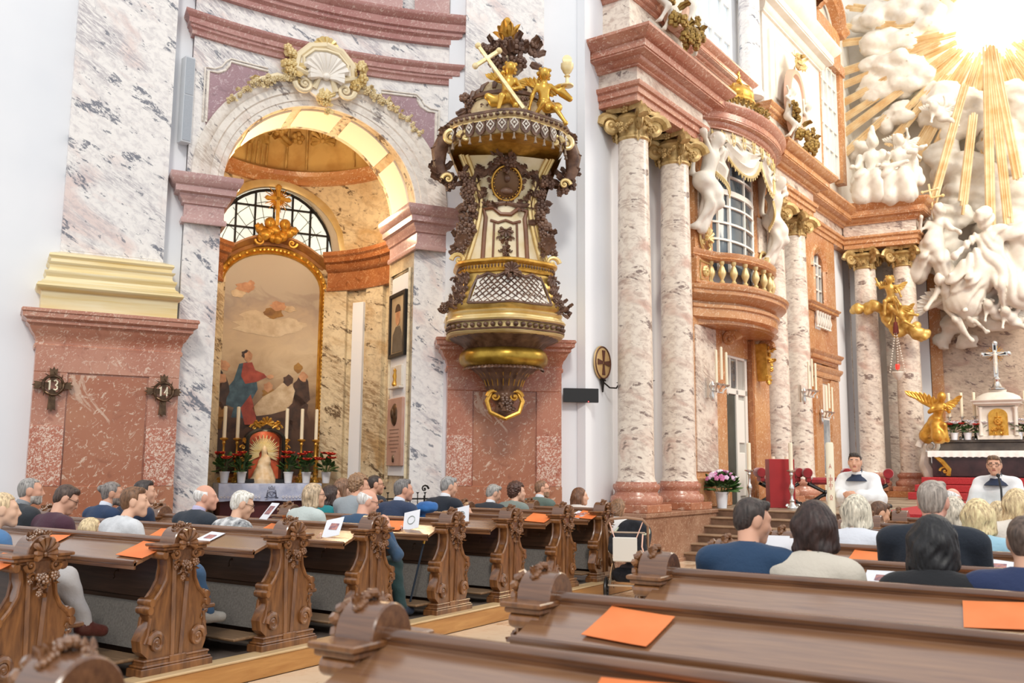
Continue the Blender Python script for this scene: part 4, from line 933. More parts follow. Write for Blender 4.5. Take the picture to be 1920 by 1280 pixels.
for x in (-.35, .35): b.tube([(x, 0, 0), (x, 0, 1.05)], .014, 6); b.scroll((x, 0, 1.15), (1, 0, 0), (0, 0, 1), .07, 1.6, .25, 5, seg=9)
b.tube([(-.42, 0, 1.0), (.42, 0, 1.0)], .012, 6); b.tube([(-.42, 0, .85), (.42, 0, .85)], .012, 6)
for i in range(7): b.tube([(-.36+.12*i, 0, .85), (-.36+.12*i, 0, 1.08)], .008, 5); b.lathe([(.01, 1.08), (.03, 1.1)], 8, Matrix.Translation((-.36+.12*i, 0, 0)))
b.scroll((0, 0, 1.22), (1, 0, 0), (0, 0, 1), .1, 1.8, .2, 5, seg=10); b.build('ironwork', M_IRON, t)

# ------------------------------------------------------------------ left pier: two station crosses, a loudspeaker column
def number_strokes(n):
    D = {'1': [[(-.2, .3), (.05, .5), (.05, -.5)]], '3': [[(-.25, .4), (0, .5), (.25, .35), (.2, .12), (-.02, .02), (.25, -.15), (.25, -.38), (0, -.5), (-.28, -.4)]], '4': [[(.12, -.5), (.12, .5), (-.28, -.18), (.3, -.18)]]}
    return D[n]
for x, z, n, lb in ((.45, 2.68, '13', 'bronze station cross numbered 13 on the pedestal, left one'), (1.84, 2.66, '14', 'bronze station cross numbered 14 on the pedestal, right one')):
    t = thing('station_cross', lb, 'cross', tuple(Matrix.Translation(FA[0])@Matrix.Rotation(FA[1], 4, 'Z')@Vector((x, .06, z))), FA[1], 'station crosses')
    b = MB()
    for q in range(4):
        M = Matrix.Rotation(PI/2*q, 4, 'Y'); L = .23 if q != 2 else .33
        b.prism([(-.035, .05), (-.05, L), (-.02, L-.02), (0, L+.02), (.02, L-.02), (.05, L), (.035, .05)], -.04, -.005, M)
    b.build('cross', M_BRONZE, t, 0)
    b = MB(); P = [(.125*math.cos(a), -.05+.012*math.sin(5*a), .125*math.sin(a)) for a in np.linspace(0, 2*PI, 25)[:-1]]; b.tube(P, .018, 6, closed=True)
    b.tube([(.12*math.cos(a), -.055+.014*math.cos(5*a), .12*math.sin(a)) for a in np.linspace(0, 2*PI, 25)[:-1]], .014, 6, closed=True)
    for i in range(10): a = 2*PI*i/10; b.tube([(.12*math.cos(a), -.05, .12*math.sin(a)), (.18*math.cos(a+.3), -.06, .18*math.sin(a+.3))], [.01, .003], 4)
    b.build('thorn_crown', M_BRONZE, t)
    b = MB()
    for i, ch in enumerate(n):
        for st in number_strokes(ch): b.tube([((-.045+.075*i)+px*.085, -.075, pz*.13) for px, pz in st], .012, 5)
    b.build('numeral', plain('pale_brass', 'E8DCC0', .4, .3) if 'pale_brass' not in bpy.data.materials else bpy.data.materials['pale_brass'], t)
t = thing('loudspeaker_column', 'slim grey column loudspeaker on the white wall beside the chapel arch', 'loudspeaker', tuple(Matrix.Translation(FA[0])@Matrix.Rotation(FA[1], 4, 'Z')@Vector((1.93, .4, 6.35))), FA[1]+.25)
b = MB(); b.b2(-.075, .075, -.2, -.05, 0, 1.33, bev=.01); b.build('cabinet', plain('speaker_grey', 'C9CDD2', .5), t, 0)
for z0, z1 in ((.03, .72), (.74, 1.3)): b = MB(); b.b2(-.062, .062, -.208, -.2, z0, z1); b.build('grille', plain('speaker_mesh', 'AEB4BC', .6, c2='9CA3AC', sc=200), t, 0)
b = MB(); b.b2(-.04, .04, -.06, .02, .3, .36); b.b2(-.04, .04, -.06, .02, 1.0, 1.06); b.build('bracket', M_IRON, t, 0)
# ------------------------------------------------------------------ the pulpit
MB_ = Matrix.Translation(FB[0])@Matrix.Rotation(FB[1], 4, 'Z')
t = thing('pulpit', 'huge carved and gilded pulpit with canopy hung on the marble pilaster', 'pulpit', tuple(MB_@Vector((1.05, -.42, 0))), FB[1])
Q = -PI/2
lobe = lambda a, z: 1+.035*math.cos(6*(a-Q))
M_CREAM = plain('cream_gilt', 'EBDFC4', .45, .15, c2='D9C697', sc=3)
def fr(a, r, z): return Vector((r*math.cos(a), r*math.sin(a), z))
# hanging foot, fluted cone, gadroon bowl
b = MB(); b.lathe([(0, 2.4), (.1, 2.42), (.14, 2.5), (.12, 2.6), (.2, 2.7), (.24, 2.8), (.2, 2.84)], 14); b.garland([(0, -.16, 2.75), (0, -.2, 2.5)], .12, .16, 14, 2, leafy=.6); b.build('drop_ornament', M_CARV, t)
b = MB()
for sx in (-1, 1):
    b.scroll((sx*.15, -.17, 2.72), (sx, 0, 0), (0, 0, 1), .12, 1.8, .3, 6); b.tube([(sx*.2, -.14, 2.8), (sx*.27, -.16, 2.65), (sx*.22, -.17, 2.48), (0, -.2, 2.38)], [.035, .04, .035, .03], 7)
b.build('drop_scroll', M_GOLD, t)
b = MB(); b.lathe([(.24, 2.8), (.27, 2.84), (.3, 2.95), (.38, 3.06), (.52, 3.17), (.56, 3.2)], 72, lob=lambda a, z: 1+.035*math.cos(22*a)); b.build('fluted_cone', M_CARV, t)
b = MB()
for i in range(-5, 6): a = Q+i*2*PI/22+PI/22; b.tube([fr(a, .285, 2.88), fr(a, .33, 3.0), fr(a, .42, 3.1)], .009, 5)
b.build('gilt_flute', M_GOLD, t)
b = MB(); b.lathe([(.54, 3.16), (.6, 3.18), (.655, 3.24), (.67, 3.31), (.65, 3.38), (.6, 3.43), (.54, 3.44)], 72, lob=lambda a, z: 1+.05*abs(math.cos(3.5*(a-Q)))); b.build('gadroon_bowl', plain('bowl_gold', 'B8963E', .35, .75, c2='8F6E26', sc=5), t)
b = MB()
for i in range(18): a = PI+PI*i/17; b.leaf(fr(a, .56, 3.19), (math.cos(a)*.6, math.sin(a)*.6, -.8), (math.cos(a), math.sin(a), 0), .12, .05, .3, 0, None, 5)
b.build('leaf_collar', M_CARV, t)
b = MB(); b.lathe([(.55, 3.42), (.6, 3.46), (.66, 3.52), (.78, 3.57), (.86, 3.62)], 96, lob=lambda a, z: 1+.02*math.cos(40*a)); b.build('dark_neck', M_CARV, t)
# rim
b = MB(); b.lathe([(.8, 3.6), (.9, 3.61), (.93, 3.64), (.9, 3.67), (.88, 3.68), (.88, 3.78), (.93, 3.79), (.95, 3.82), (.93, 3.85), (.87, 3.87), (.86, 3.9), (.89, 3.92), (.9, 3.95), (.84, 3.98)], 96, lob=lobe); b.build('rim', M_GOLDW, t)
b = MB()
for i in range(26):
    a = PI+.02+(PI-.04)*i/25; q = lobe(a, 0); b.ball(fr(a, .905*q, 3.73), .038, 8, 6); b.ball(fr(a, .93*q, 3.73), .02, 6, 4)
b.tube([fr(PI+PI*i/40, .92*lobe(PI+PI*i/40, 0), 3.79) for i in range(41)], .016, 5); b.tube([fr(PI+PI*i/40, .92*lobe(PI+PI*i/40, 0), 3.67) for i in range(41)], .016, 5); b.build('bead_course', M_CARV, t)
# basket
BP = [(.86, 3.95), (.9, 4.0), (.91, 4.06), (.86, 4.1), (.85, 4.14), (.83, 4.2), (.79, 4.3), (.76, 4.4), (.745, 4.48), (.74, 4.54), (.76, 4.56)]
def br(z):
    for (r0, z0), (r1, z1) in zip(BP, BP[1:]):
        if z0 <= z <= z1: return r0+(r1-r0)*(z-z0)/(z1-z0)
    return BP[-1][0]
b = MB(); b.lathe(BP, 96, lob=lobe); b.build('basket', plain('basket_gold', 'D0AE66', .35, .6, c2='B08C42', sc=4), t)
b = MB(); R_ = 12; rows = [[fr(Q+(-.75+1.5*i/R_)*(1-.1*j/5), (br(4.06+.088*j)+.012)*lobe(Q+(-.75+1.5*i/R_), 0), 4.06+.088*j) for j in range(6)] for i in range(R_+1)]; b.grid(rows); b.build('lattice_ground', M_STAT, t)
b = MB()
def sp(u, v): a = Q+(-.75+1.5*u)*(1-.1*v); z = 4.06+.44*v; return fr(a, (br(z)+.02)*lobe(a, 0), z)
for k in range(-5, 12):
    for s_ in (1, -1):
        pts = [];
        for j in range(9):
            v = j/8; u = (k/11.0+s_*v*.42) if s_ > 0 else (k/11.0+.45-v*.42)
            if 0 <= u <= 1: pts.append(sp(u, v))
        if len(pts) > 1: b.tube(pts, .009, 4)
for i in range(12):
    for j in range(5):
        u, v = (i+.5*(j % 2)+.25)/12, (j+.5)/5
        if u < 1: b.flower(sp(u, v), fr(Q, 1, 0), .016, None, 4)
b.build('lattice', M_CARV, t, kind='stuff')
b = MB(); b.tube([sp(0, 0), sp(.25, -.03), sp(.5, .0), sp(.75, -.03), sp(1, 0)], .02, 6); b.tube([sp(0, 0), sp(-.04, .5), sp(.0, 1)], .02, 6); b.tube([sp(1, 0), sp(1.04, .5), sp(1, 1)], .02, 6)
b.tube([sp(0, .9), sp(.15, 1.05), sp(.3, .92), sp(.42, 1.05)], .024, 6); b.tube([sp(1, .9), sp(.85, 1.05), sp(.7, .92), sp(.58, 1.05)], .024, 6)
c = sp(.5, 1.08); b.shell(c+Vector((0, -.03, 0)), (1, 0, 0), (0, 0, 1), (0, -1, 0), .13, 9, .17); b.garland([c+Vector((-.12, -.02, -.02)), c+Vector((0, -.05, -.08)), c+Vector((.12, -.02, -.02))], .07, .09, 14, 2, leafy=.7)
b.build('lattice_frame', M_CARV, t)
for i, da in enumerate((-1.0, 1.0, -1.45, 1.45)):
    b = MB(); a = Q+da; d = fr(a, 1, 0)
    for k, (z, l) in enumerate(((4.5, .22), (4.34, .24), (4.22, .22), (4.1, .2))):
        for s_ in (-1, 0, 1): aa = a+s_*.07; b.leaf(fr(aa, br(z)*lobe(aa, 0)+.03, z-.1), (s_*.3*-math.sin(a), s_*.3*math.cos(a), 1), fr(aa, 1, 0), l, .055, .45, 3)
    b.scroll(fr(a, .95, 4.06), d, (0, 0, -1), .085, 1.6, .35, 6, seg=10); b.scroll(fr(a, .8, 4.5), d, (0, 0, 1), .06, 1.5, .35, 6, seg=10)
    b.garland([fr(a, .95, 4.15), fr(a, .96, 3.98)], .1, .1, 10, i, leafy=.7); b.build('acanthus_bracket', M_CARV, t)
b = MB(); b.lathe([(.72, 4.54), (.77, 4.55), (.78, 4.58), (.76, 4.6), (.76, 4.66), (.79, 4.67), (.82, 4.7), (.82, 4.73), (.78, 4.75), (.6, 4.75)], 96, lob=lobe); b.build('hand_rail', M_GOLD, t)
b = MB()
for i in range(46): a = PI+PI*i/45; b.ball(fr(a, .775*lobe(a, 0), 4.63), (.014, .014, .03), 5, 4)
b.build('dentil_course', M_CARV, t)
# back panel
def hwid(z): u = (z-4.7)/1.75; return .63-.26*math.sin(min(1, u/.75)*PI*.5)+.36*max(0, u-.62)**1.3*2.4
def ydep(z): u = (z-4.7)/1.75; return .05-.55*max(0, u-.55)**1.6
b = MB(); Z = [4.7+1.8*j/18 for j in range(19)]
b.grid([[(hwid(z)*x, ydep(z)-.1*(1-x*x), z) for z in Z] for x in np.linspace(-1, 1, 11)]); b.build('back_panel', M_CREAM, t)
b = MB()
for sx in (-1, 1):
    for k, r in ((0, .035), (.06, .02), (.1, .03)): b.tube([(sx*(hwid(z)+k), ydep(z)-.03, z) for z in Z], r, 6)
    b.scroll((sx*.73, -.12, 4.82), (sx, 0, 0), (0, 0, 1), .12, 1.9, .35, 7)
b.build('gilt_edge', M_GOLDW, t)
b = MB()
for sx in (-1, 1):
    P = [(sx*(hwid(z)+.17), ydep(z)-.06, z) for z in (6.25, 6.0, 5.7, 5.4, 5.15, 4.98)]
    b.garland(P, .15, .19, 60, 11+sx, leafy=.3)
    for k in range(6): b.leaf((sx*.68, -.05, 4.98), (sx*(-.3+.12*k), -.2, 1), (0, -1, 0), .34, .07, .4)
b.build('flower_drop', M_CARV, t)
def pz(x, z): return (hwid(z)*0+x, ydep(z)-.1*(1-(x/hwid(z))**2)-.015, z)
b = MB(); fr0 = [(-.36, 4.76), (-.33, 5.3), (-.31, 5.55), (-.34, 5.68), (-.2, 5.7), (-.08, 5.6), (.08, 5.6), (.2, 5.7), (.34, 5.68), (.31, 5.55), (.33, 5.3), (.36, 4.76)]
b.tube([pz(*p) for p in fr0], .035, 6); b.tube([pz(-.2, 4.76), pz(-.19, 5.1), pz(-.18, 5.45)], .018, 6); b.tube([pz(.2, 4.76), pz(.19, 5.1), pz(.18, 5.45)], .018, 6)
b.tube([pz(-.24, 5.5), pz(-.12, 5.46), pz(0, 5.5), pz(.12, 5.46), pz(.24, 5.5)], .022, 6)
b.build('panel_frame', plain('walnut_frame', '6E4630', .4, c2='86593E', sc=7), t)
b = MB(); b.shell(pz(0, 5.34), (1, 0, 0), (0, 0, -1), (0, -1, 0), .12, 7, .2); b.garland([pz(0, 5.2), pz(0, 4.82)], .07, .1, 26, 3, leafy=.7)
for sx in (-1, 1): b.scroll(pz(sx*.09, 5.2), (sx, 0, 0), (0, 0, 1), .05, 1.5, .3, 5, seg=9); b.scroll(pz(sx*.07, 5.02), (sx, 0, 0), (0, 0, -1), .04, 1.5, .3, 5, seg=9)
b.build('panel_ornament', M_CARV, t)
b = MB()
for sx in (-1, 1):
    pts = [pz(sx*.1, 6.42), pz(sx*.22, 6.3), pz(sx*.36, 6.22), pz(sx*.46, 6.28), pz(sx*.5, 6.15), pz(sx*.46, 6.0), pz(sx*.36, 5.92), pz(sx*.4, 5.8), pz(sx*.22, 5.74), pz(0, 5.78)]
    b.tube(pts, [.035, .05, .055, .06, .06, .055, .05, .05, .045, .035], 7)
    for p in pts[1:9]:
        for q in range(3): b.leaf(p, (sx*rnd.uniform(-.8, 1), -.3, rnd.uniform(-1, 1)), (0, -1, 0), .17, .05, .6)
    for p, q in ((pts[4], .09), (pts[7], .07)): b.scroll(p, (sx, 0, 0), (0, 0, 1), q, 1.5, .35, 6, seg=9)
b.garland([pz(-.14, 6.42), pz(0, 6.38), pz(.14, 6.42)], .16, .2, 20, 8, leafy=.8); b.build('scroll_frame', M_CARV, t)
b = MB(); M = Matrix.Translation(pz(0, 6.08))@Matrix.Rotation(PI/2+.25, 4, 'X')@Matrix.Diagonal((1.3, 1.5, 1.2, 1)); b.lathe([(0, .03), (.13, .02), (.17, 0)], 24, M); b.build('medallion', plain('medallion_brown', '6A4A2C', .35, .4), t)
b = MB(); b.tube([M@Vector((.18*math.cos(a), .18*math.sin(a), .02)) for a in np.linspace(0, 2*PI, 25)[:-1]], .018, 6, closed=True)
for i in range(24): a = 2*PI*i/24; b.ball(M@Vector((.155*math.cos(a), .155*math.sin(a), .04)), .011, 5, 4)
b.build('medallion_ring', M_GOLD, t)
b = MB()
for i in range(18):
    a = 2*PI*i/18
    if abs(a-PI/2) > .5: b.leaf(M@Vector((.2*math.cos(a), .2*math.sin(a), 0)), M.to_3x3()@Vector((math.cos(a)*.5-math.sin(a)*(1 if math.cos(a) > 0 else -1)*-.9, math.sin(a)*.5+abs(math.cos(a))*.9, .2)), (0, -1, 0), .12, .035, .4)
b.ball(M@Vector((0, .05, .06)), (.05, .05, .065), 8, 6); b.ball(M@Vector((0, -.08, .05)), (.1, .05, .06), 8, 6); b.build('bust_relief', M_CARV, t)
# canopy
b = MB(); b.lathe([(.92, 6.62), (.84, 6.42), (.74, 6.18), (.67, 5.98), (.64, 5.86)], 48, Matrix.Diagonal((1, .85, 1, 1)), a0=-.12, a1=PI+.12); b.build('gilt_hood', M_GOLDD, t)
CE = lambda a, z: 1+.03*math.cos(6*(a-Q))
b = MB(); b.lathe([(.3, 6.52), (.6, 6.62), (.85, 6.64), (.9, 6.6)], 64, lob=CE); b.build('canopy_soffit', M_GOLD, t)
def sag(a): return -.1*abs(math.sin(a-Q))
b = MB(); rows = []
for i in range(65):
    a = PI-.25+(PI+.5)*i/64; rows.append([fr(a, r*CE(a, 0), z+.15*sag(a)*2) for r, z in ((.86, 6.62), (.9, 6.63), (.93, 6.67), (.93, 6.82), (.97, 6.84), (1.0, 6.88), (.98, 6.93), (.9, 6.95), (.82, 6.98), (.74, 7.02), (.66, 7.14), (.6, 7.3), (.56, 7.36))])
b.grid(rows); b.build('canopy_body', plain('canopy_cream', 'CDBA92', .5, .2, c2='A08660', sc=5), t)
b = MB()
for i in range(34): a = PI-.1+(PI+.2)*i/33; b.ball(fr(a, .995*CE(a, 0), 6.89+.3*sag(a)), (.04, .04, .03), 6, 5)
b.tube([fr(PI-.2+(PI+.4)*i/40, .96*CE(PI-.2+(PI+.4)*i/40, 0), 6.95+.3*sag(PI-.2+(PI+.4)*i/40)) for i in range(41)], .035, 6); b.build('canopy_bead', M_CARV, t)
for i in range(15):
    a = PI+.28+(PI-.56)*i/14; r = .955*CE(a, 0); z = 6.83+.3*sag(a); M = Matrix.Translation(fr(a, r, z))@Matrix.Rotation(a+PI/2, 4, 'Z')
    b = MB(); b.prism([(-.078, 0), (-.078, -.15), (-.04, -.2), (0, -.22), (.04, -.2), (.078, -.15), (.078, 0)][::-1], -.012, .012, M); b.build('lambrequin', M_CARV, t, 0)
    b = MB(); b.tube([M@Vector(((.045+.01*math.cos(4*q))*math.cos(q), -.018, -.08+(.06+.01*math.cos(4*q))*math.sin(q))) for q in np.linspace(0, 2*PI, 17)[:-1]], .011, 4, closed=True); b.ball(M@Vector((0, -.02, -.08)), .022, 6, 4); b.ball(M@Vector((0, -.016, -.16)), .014, 6, 4); b.build('silver_motif', M_STAT, t)
    b = MB(); b.lathe([(.004, -.22), (.018, -.25), (.012, -.27), (.028, -.33), (0, -.33)], 8, M); b.build('tassel', plain('tassel', '8d7a68', .6) if 'tassel' not in bpy.data.materials else bpy.data.materials['tassel'], t)
b = MB()
for sx in (-1, 1):
    pts = [(sx*.8, -.35, 6.78), (sx*.98, -.2, 6.72), (sx*1.07, -.1, 6.55), (sx*1.06, -.05, 6.35), (sx*.98, -.02, 6.15), (sx*.86, 0, 6.0)]
    b.tube(pts, [.1, .13, .13, .1, .085, .06], 10)
    for p in pts: b.leaf(p, (sx*.7, -.4, .5), (sx, -.5, 0), .2, .07, .6)
    b.garland(pts[3:], .14, .2, 16, 6, leafy=.5)
b.build('console', M_CARV, t)
b = MB()
for sx in (-1, 1):
    b.scroll((sx*.9, -.42, 6.66), (-sx, 0, 0), (0, 0, 1), .17, 1.9, .35, 7); b.scroll((sx*.7, -.62, 6.62), (sx, 0, 0), (0, 0, 1), .11, 1.9, .4, 7); b.scroll((sx*.92, -.15, 6.1), (sx, 0, 0), (0, 0, 1), .1, 1.7, .35, 6)
b.tube([fr(PI+.1+(PI-.2)*i/30, .965*CE(PI+.1+(PI-.2)*i/30, 0), 6.64+.3*sag(PI+.1+(PI-.2)*i/30)+.19) for i in range(31)], .015, 5)
b.build('console_scroll', M_GOLDW, t)
b = MB()
for sx in (-1, 1):
    for k in range(12): b.leaf((sx*(.55+.04*k), -.1-.02*k, 6.95-.02*k), (sx*rnd.uniform(.1, 1.2), -.2, rnd.uniform(.3, 1)), (sx*.3, -1, 0), .36-.015*k, .07, .5)
    b.tube([(sx*.95, -.1, 6.75), (sx*.75, -.05, 7.0), (sx*.6, 0, 7.3), (sx*.52, 0, 7.6)], [.1, .09, .07, .05], 8)
    b.garland([(sx*.62, -.15, 7.35), (sx*.5, -.2, 7.25)], .18, .2, 12, 5)
for k in range(9): a = PI+PI*k/8; b.garland([fr(a, .6, 7.3), fr(a, .56, 7.12)], .1, .12, 5, k)
b.build('acanthus', M_CARV, t)
b = MB(); b.lathe([(.5, 7.34), (.56, 7.36), (.57, 7.42), (.5, 7.45), (.48, 7.5), (.44, 7.6), (.34, 7.7), (.2, 7.76), (.1, 7.78)], 48, lob=lambda a, z: 1+.03*math.cos(12*a)); b.build('dome', plain('dome_cream', 'C9B791', .5, .2, c2='9c8460', sc=6), t)
b = MB()
for i in range(12): a = 2*PI*i/12; b.tube([fr(a, .5, 7.5), fr(a, .46, 7.6), fr(a, .36, 7.7)], [.03, .045, .015], 6)
b.lathe([(.5, 7.36), (.6, 7.38), (.61, 7.43), (.52, 7.46)], 48); b.build('dome_rib', M_CARV, t)
b = MB(); b.lathe([(.1, 7.76), (.12, 7.8), (.07, 7.86), (.12, 7.9), (.22, 7.98), (.24, 8.04), (.16, 8.08), (.1, 8.12), (.08, 8.25)], 40, lob=lambda a, z: 1+.05*math.cos(14*a)*(1 if 7.88 < z < 8.06 else 0)); b.build('urn', plain('urn_silver', '97846a', .4, .4, c2='5e4a3a', sc=9), t)
b = MB(); b.garland([(-.34, -.05, 8.28), (-.3, -.1, 8.16), (0, -.15, 8.1), (.3, -.1, 8.16), (.34, -.05, 8.28), (.1, -.1, 8.36), (-.1, -.1, 8.36), (-.34, -.05, 8.28)], .16, .24, 60, 4, leafy=.45); b.build('urn_garland', M_CARV, t)
b = MB(); b.lathe([(.08, 8.26), (.12, 8.34), (.1, 8.4), (.14, 8.44), (.05, 8.48)], 16); R = random.Random(5)
for i in range(26): a = R.uniform(0, 2*PI); b.leaf((0, 0, 8.44), (.5*math.cos(a), .5*math.sin(a), R.uniform(.6, 1.2)), (math.cos(a), math.sin(a), 0), R.uniform(.3, .46), .07, R.uniform(.2, .6), 0)
b.ball((0, 0, 8.84), .06, 8, 6); b.build('flame', M_GOLD, t)
# gilded putti standing on the canopy: things of their own
GP = plain('putto_gold', 'E2B65A', .32, .75, c2='C89A3E', sc=6)
def putto(name, label, org, rz, J, h, mat, cat='putto', wings=True, group=None, res=.017, drape=(), extra=None):
    t = thing(name, label, cat, org, rz, group); fobj('body', fig_prims(J, h, True, drape), res, mat, t, k=.014*h/.8)
    if wings:
        ch = Vector(J['ch']); b = MB()
        for sx in (-1, 1): wing(b, ch+Vector((sx*.04, .05, .02))*h, ch+Vector((sx*.34, .16, .16))*h, (0, -1, 0), .3*h, 7)
        b.build('wing', mat, t)
    b = MB(); hd = Vector(J['hd']); R = random.Random(2)
    for i in range(34):
        d = Vector((R.uniform(-1, 1), R.uniform(-.2, 1), R.uniform(-.1, 1))).normalized(); b.ball(hd+d*.128*h, .036*h, 6, 4)
    b.build('curl', mat, t)
    return t
PO = lambda x, y, z: tuple(MB_@Vector((1.05+x, -.42+y, z)))
J1 = dict(pel=(0, 0, .3), ch=(.03, -.03, .52), hd=(.05, -.08, .74), eL=(-.16, -.1, .56), hL=(-.1, -.16, .66), wL=(-.08, -.18, .62), eR=(.2, -.14, .42), wR=(.08, -.22, .36), kL=(-.1, -.26, .22), fL=(-.16, -.24, -.06), kR=(.12, -.22, .1), fR=(.1, -.12, -.14))
p = putto('putto', 'gilded putto on the pulpit canopy holding a long cross', PO(-.08, -.62, 6.98), FB[1], J1, .8, GP, group='putti on the pulpit canopy', drape=[('c', (-.2, .02, .22), (.05, -.08, .3), .07, .09), ('c', (-.28, .0, .3), (-.12, 0, .22), .06, .08)])
J2 = dict(pel=(0, 0, .3), ch=(-.02, -.05, .52), hd=(-.02, -.1, .74), eL=(-.2, -.04, .4), wL=(-.24, -.02, .2), eR=(.2, -.04, .5), wR=(.32, -.08, .6), kL=(-.06, -.26, .22), fL=(-.16, -.16, .06), kR=(.14, -.24, .14), fR=(.28, -.3, -.1))
p2 = putto('putto', 'gilded putto on the pulpit canopy raising a chalice', PO(.52, -.6, 6.92), FB[1], J2, .8, GP, group='putti on the pulpit canopy', drape=[('c', (.02, -.1, .2), (.2, 0, .26), .08, .08), ('c', (.28, 0, .5), (.4, .02, .42), .07, .05)])
t = thing('long_cross', 'gilded cross held slanting by the putto on the pulpit', 'cross', PO(.16, -.86, 7.02), FB[1])
dv = Vector((-.7, .05, .98)); L = dv.length; Mc = dv.to_track_quat('Z', 'Y').to_matrix().to_4x4()
b = MB(); b.box((0, 0, L/2), (.06, .05, L), Mc, bev=.008); b.box((0, 0, L*.8), (.42, .05, .06), Mc, bev=.008) if 0 else b.box((0, 0, L*.8), (.05, .42, .06), Mc, bev=.008)
for p in ((0, 0, L), (0, .22, L*.8), (0, -.22, L*.8)): b.ball(Mc@Vector(p), .05, 8, 6)
b.build('cross', M_GOLDL, t)
t = thing('chalice', 'gilded chalice with host raised by the putto on the pulpit', 'chalice', PO(.86, -.68, 7.5), FB[1])
b = MB(); b.lathe([(.1, 0), (.1, .02), (.03, .05), (.025, .14), (.05, .16), (.025, .18), (.06, .22), (.1, .3), (.1, .36), (.085, .36)], 16); b.build('cup', M_GOLDL, t)
b = MB(); b.lathe([(0, -.012), (.075, -.012), (.075, .012), (0, .012)], 18, Matrix.Translation((0, 0, .43))@Matrix.Rotation(PI/2, 4, 'X')); b.build('host', M_GOLDL, t)
# ------------------------------------------------------------------ choir: platform, steps, columns
PZ = .935; CA = math.radians(87); FC = ((-6.83, 14.68, 0), CA); Mc_ = Matrix.Translation(FC[0])@Matrix.Rotation(CA, 4, 'Z')
def inC(s, v, z=0): return tuple(Mc_@Vector((s, v, z)))
cf = structure('floor_choir')
b = MB(); b.b2(-7.6, 4, 16.72, 36, .02, PZ-.032); b.build('platform', M_BRN, cf, 0)
ft = plain('choir_tile', 'A99A86', .4, c2='94836F', sc=2.5); ft2 = plain('choir_tile_dark', '8C7B68', .4, c2='7B6A58', sc=2.5); b1 = None
b = MB(); b.box((0, 0, 0), (.99, .99, .03), bev=.006); b1 = b.build('tile', ft, cf, 0); b = MB(); b.box((0, 0, 0), (.99, .99, .03), bev=.006); b2_ = b.build('tile', ft2, cf, 0)
for i in range(8):
    for j in range(12):
        s_ = b1 if (i+j) % 2 else b2_; o = s_.copy(); COL.objects.link(o); o.location = (-7.0+i, 17.3+j, PZ-.015)
b1.location = (-7.0+8, 17.3, PZ-.015); b2_.location = (-7.0+8, 18.3, PZ-.015)
M_STEP = plain('step_stone', '7C5E4A', .5, c2='5E4534', sc=6, bmp=.15, bsc=50); M_TREAD = plain('step_tread', 'A98E74', .4, c2='8C7058', sc=5)
st = structure('floor_steps')
b = MB(); b.b2(-6.5, 4, 13.9, 15.4, 0, .1, bev=.01); b.build('apron', M_SLAB, st, 0)
RS = (PZ-.1)/6
for i in range(6):
    y = 15.3+.28*i; z = .1+RS*(i+1); b = MB(); b.b2(-6.6, 4, y, y+(.3 if i < 5 else .06), z-RS, z-.035); b.cur = 1; b.b2(-6.62, 4, y-.025, y+(.3 if i < 5 else .1), z-.035, z, bev=.012); b.build('step', [M_STEP, M_TREAD], st, 0)
b = MB(); b.grid([[(x, y, z) for y, z in [(24.5, PZ+.012), (16.7, PZ+.012)]+[q for i in range(5, -1, -1) for q in ((15.265+.28*i, .1+RS*(i+1)+.012), (15.262+.28*i, .1+RS*i+.014))]+[(13.95, .114), (13.9, .012), (13.4, .01)]] for x in (-3.55, -.4)]); b.build('carpet', M_CARPET, cf, 0, label='red carpet running down the altar steps')
pb = structure('trim_2', FC[0], CA)
b = MB(); b.b2(-.75, 2.2, -.42, .9, 0, .86, bev=.01); b.b2(-.78, 2.25, -.45, .9, .86, PZ, bev=.012); b.b2(-.78, 2.22, -.45, .9, 0, .16, bev=.012); b.build('pedestal', breccia('speckled_brown', '8E6650', 'A57E66', 'C9AC92', '6E4C3A', sc=1.4), pb, 0)
M_CAP = plain('capital_gold', 'D2B47C', .42, .35, c2='A3854F', sc=7, bmp=.1, bsc=30)
